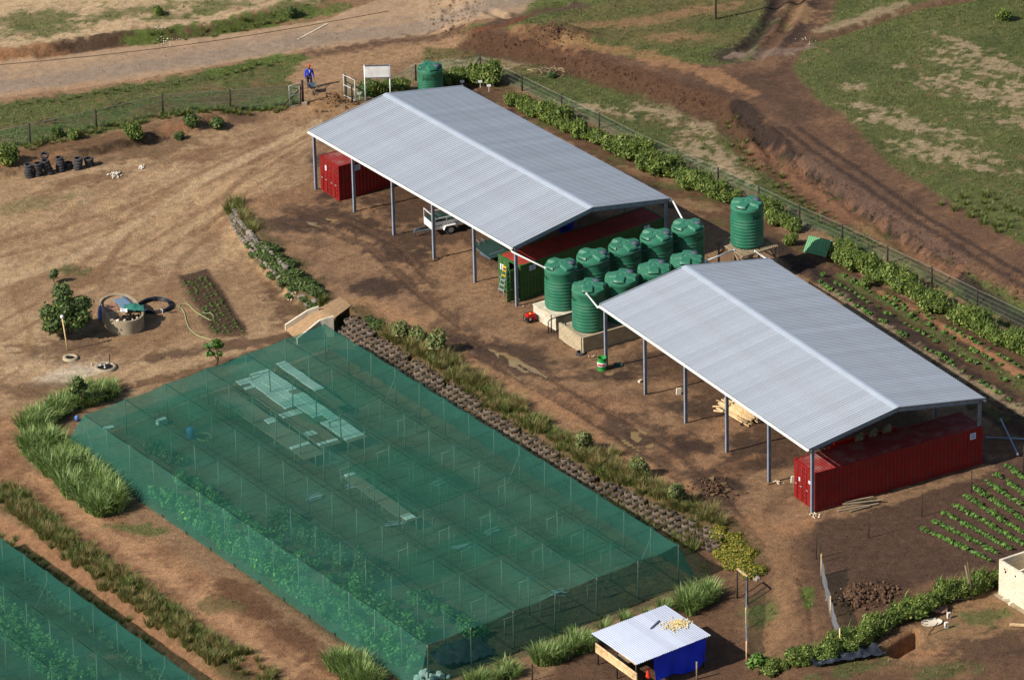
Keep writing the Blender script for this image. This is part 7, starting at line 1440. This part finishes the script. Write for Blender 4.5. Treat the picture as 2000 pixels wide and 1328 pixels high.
# small ridge roof by the hedge
c_ = G(1602, 492); yw = R(-32); t = thing('pump_cover', 'small green ridged tin cover beside the hedge', 'cover', c_, yw)
q = sheet_mesh('roof_sheet', 1.75, 1.2, 12, .03, 'green_sheet', 0, .3, .3)
for s_ in (0, 1):
    o = linkobj('roof_sheet', q, t); o.location = (0, -.78 if s_ == 0 else .78, .12); o.rotation_euler = (R(48), 0, 0) if s_ == 0 else (R(48), 0, math.pi)
for x in (-.84, .84): mb = MB(); mb.add([(x, -.74, .0), (x, .74, .0), (x, .74, .1), (x, 0, .95), (x, -.74, .1)], [(0, 1, 2, 3, 4)]); mb.build('gable', 'brown_board', t)
mb = MB(); mb.box((0, -.7, .05), (1.7, .06, .16)); mb.build('base_board', 'brown_board', t)
# power pole and overhead line
g = G(1397, 38); t = thing('power_pole', 'grey power pole cut off at the top edge', 'pole', g); mb = MB(); mb.tube([(0, 0, -.5), (0, 0, 8)], [.13, .09], 10); mb.build('pole', 'wood_grey', t); mb = MB(); mb.box((0, 0, 7.6), (1.6, .1, .12)); mb.build('crossarm', 'wood_grey', t)
for x in (-.6, .6): mb = MB(); mb.lathe([(0, .2), (.05, .18), (.05, .04), (.03, 0)], 8, (x, 0, 7.66)); mb.build('insulator', 'slate', t)
a, b_ = Vector(P(-60, 132, 5.5)), Vector(P(760, 22, 6.2)); mb = MB(); mb.tube([a.lerp(b_, i/20)+Vector((0, 0, -.5*math.sin(math.pi*i/20))) for i in range(21)], .022, 5); tag(mb.build('overhead_cable', 'black_plastic'), 'thin dark overhead cable crossing the dirt road', 'cable')
a, b_ = G(582, 78), G(640, 47); mb = MB(); mb.bar(a+Vector((0, 0, .03)), b_+Vector((0, 0, .03)), .12, .03); tag(mb.build('pale_strip', 'plaster'), 'thin pale strip lying across the road', 'strip')
# ================================================================== MAN WITH WHEELBARROW
def skin(name, joints, edges, material, parent, lev=2):
    me = bpy.data.meshes.new(name); me.from_pydata([j[0] for j in joints], edges, []); o = bpy.data.objects.new(name, me); col.objects.link(o)
    sm = o.modifiers.new('s', 'SKIN'); sv = me.skin_vertices[0].data
    for k, j in enumerate(joints): r = j[1]; sv[k].radius = (r, r) if not hasattr(r, '__len__') else r; sv[k].use_root = (k == 0)
    sb = o.modifiers.new('d', 'SUBSURF'); sb.levels = lev; sb.render_levels = lev; bpy.context.view_layer.update()
    m2 = bpy.data.meshes.new_from_object(o.evaluated_get(bpy.context.evaluated_depsgraph_get())); bpy.data.objects.remove(o); m2.materials.clear(); m2.materials.append(MATS[material]); m2.name = name
    m2.polygons.foreach_set('use_smooth', [True]*len(m2.polygons)); return linkobj(name, m2, parent)
g = G(605, 172); face = R(-80)   # walks towards the yard
t = thing('person', 'man in blue work jacket and red cap pushing a wheelbarrow at the gate', 'person', g, face+math.pi/2)
# local: faces -Y
Jn = {}
hands = {-1: Vector((-.30, -.32, .74)), 1: Vector((.30, -.32, .74))}
J = [((0, 0, .95), (.13, .1)), ((0, 0, 1.12), (.13, .1)), ((0, -.02, 1.38), (.16, .11)), ((0, -.02, 1.48), (.06, .06)), ((0, -.04, 1.58), (.055, .055)), ((0, -.05, 1.66), (.085, .1)), ((0, -.05, 1.74), (.085, .1))]
E_ = [(0, 1), (1, 2), (2, 3), (3, 4), (4, 5), (5, 6)]
for s_ in (-1, 1):
    b0 = len(J); st = .22*s_
    J += [((.2*s_, -.01, 1.42), .06), ((.27*s_, .04, 1.12), .05), ((.3*s_, -.2, .88), .042), (tuple(hands[s_]), .04)]; E_ += [(2, b0), (b0, b0+1), (b0+1, b0+2), (b0+2, b0+3)]
    b1_ = len(J); J += [((.1*s_, .0, .88), .1), ((.11*s_, -st*.5-.05, .5), .07), ((.11*s_, st*.9*-1+.08*(s_ > 0), .1), .05), ((.11*s_, st*-.9-.12+.08*(s_ > 0), .04), .045)]; E_ += [(0, b1_), (b1_, b1_+1), (b1_+1, b1_+2), (b1_+2, b1_+3)]
    for f in range(5):   # fingers closed round the handle
        k0_ = len(J); hx = hands[s_]; dx = (f-1.5)*.022; L = [.05, .058, .06, .054, .045][f]
        if f == 4: J += [((hx.x-.05*s_, hx.y-.02, hx.z+.02), .011), ((hx.x-.055*s_, hx.y-.06, hx.z), .009)]
        else: J += [((hx.x+.02*s_, hx.y-.02-dx, hx.z-.045), .011), ((hx.x-.015*s_, hx.y-.03-dx, hx.z-.075), .009)]
        E_ += [(b0+3, k0_), (k0_, k0_+1)]
skin('body', J, E_, 'skin', t, 1)
JJ = [((0, 0, .92), (.175, .135)), ((0, 0, 1.12), (.17, .135)), ((0, -.01, 1.38), (.19, .13)), ((0, -.01, 1.46), (.1, .09))]; EE = [(0, 1), (1, 2), (2, 3)]
for s_ in (-1, 1): b0 = len(JJ); JJ += [((.21*s_, -.01, 1.42), .08), ((.28*s_, .04, 1.12), .07), ((.3*s_, -.18, .9), .06)]; EE += [(2, b0), (b0, b0+1), (b0+1, b0+2)]
skin('jacket', JJ, EE, 'overall_blue', t, 1)
JJ = [((0, 0, .95), (.16, .125))]; EE = []
for s_ in (-1, 1): b0 = len(JJ); st = .22*s_; JJ += [((.1*s_, 0, .85), .12), ((.11*s_, -st*.5-.05, .5), .09), ((.11*s_, -st*.9+.08*(s_ > 0), .14), .075)]; EE += [(0, b0), (b0, b0+1), (b0+1, b0+2)]
skin('trousers', JJ, EE, 'trouser_dark', t, 1)
for s_ in (-1, 1): st = .22*s_; y = -st*.9+.08*(s_ > 0); skin('boot', [((.11*s_, y, .12), .062), ((.11*s_, y+.01, .05), .06), ((.11*s_, y-.14, .04), .05)], [(0, 1), (1, 2)], 'boot', t, 1)
mb = MB(); mb.smooth = True; mb.lathe([(.108, 1.72), (.112, 1.77), (.09, 1.84), (.04, 1.875), (0, 1.88)], 14, (0, -.05, 0)); mb.box((0, -.18, 1.735), (.16, .13, .02)); mb.build('cap', 'cap_red', t)
mb = MB(); mb.add([(-.05, -.155, 1.46), (.05, -.155, 1.46), (.02, -.165, 1.25), (-.02, -.165, 1.25)], [(0, 1, 2, 3)]); mb.v = [(x, y+.0, z) for x, y, z in mb.v]; o = mb.build('shirt', 'shirt_white', t)
for x in (-.035, .035): mb = MB(); mb.lathe([(0, .012), (.012, 0), (0, -.012)], 8, (x, -.145, 1.675)); mb.build('eye', 'shirt_white', t)
mb = MB(); mb.add([(-.015, -.15, 1.63), (.015, -.15, 1.63), (0, -.175, 1.635), (0, -.148, 1.68)], [(0, 1, 2), (1, 3, 2), (3, 0, 2)]); mb.build('nose', 'skin', t); mb = MB(); mb.box((0, -.148, 1.605), (.05, .01, .012)); mb.build('mouth', 'cap_red', t)
for x in (-.09, .09): mb = MB(); mb.box((x, -.05, 1.66), (.02, .04, .06)); mb.build('ear', 'skin', t)
rot = Matrix.Rotation(face+math.pi/2, 4, 'Z'); wb = g+rot.to_3x3() @ Vector((0, -1.15, 0)); wb.z = float(Hat(wb.x, wb.y))
t = thing('wheelbarrow', 'dark wheelbarrow pushed by the man at the gate', 'wheelbarrow', wb, face+math.pi/2)
mb = MB(); tp = [(-.33, .35), (.33, .35), (.27, -.5), (-.27, -.5)]; bt = [(-.22, .22), (.22, .22), (.16, -.25), (-.16, -.25)]
vs = [(x, y, .62) for x, y in tp]+[(x, y, .36) for x, y in bt]+[(x*.96, y*.96, .62) for x, y in tp]+[(x*.95, y*.95, .38) for x, y in bt]
mb.add(vs, [(i, (i+1) % 4, 4+(i+1) % 4, 4+i) for i in range(4)]+[(7, 6, 5, 4), (12, 13, 14, 15)]+[(8+(i+1) % 4, 8+i, 12+i, 12+(i+1) % 4) for i in range(4)]+[(i, 8+i, 8+(i+1) % 4, (i+1) % 4) for i in range(4)]); mb.build('tray', 'slate', t)
for s_ in (-1, 1):
    mb = MB(); mb.tube([(.30*s_, .95, .73), (.27*s_, .4, .5), (.16*s_, -.3, .34), (.07*s_, -.68, .2)], .022, 6); mb.build('handle', 'wood_grey', t); mb = MB(); mb.tube([(.22*s_, .3, .46), (.24*s_, .34, .02)], .02, 6); mb.build('leg', 'black_plastic', t)
mb = MB(); ry = Matrix.Rotation(R(90), 3, 'Y'); mb.lathe([(.1, -.035), (.17, -.05), (.2, -.02), (.2, .02), (.17, .05), (.1, .035)], 16, (0, -.68, .2), True, ry); mb.build('wheel', 'rubber', t)
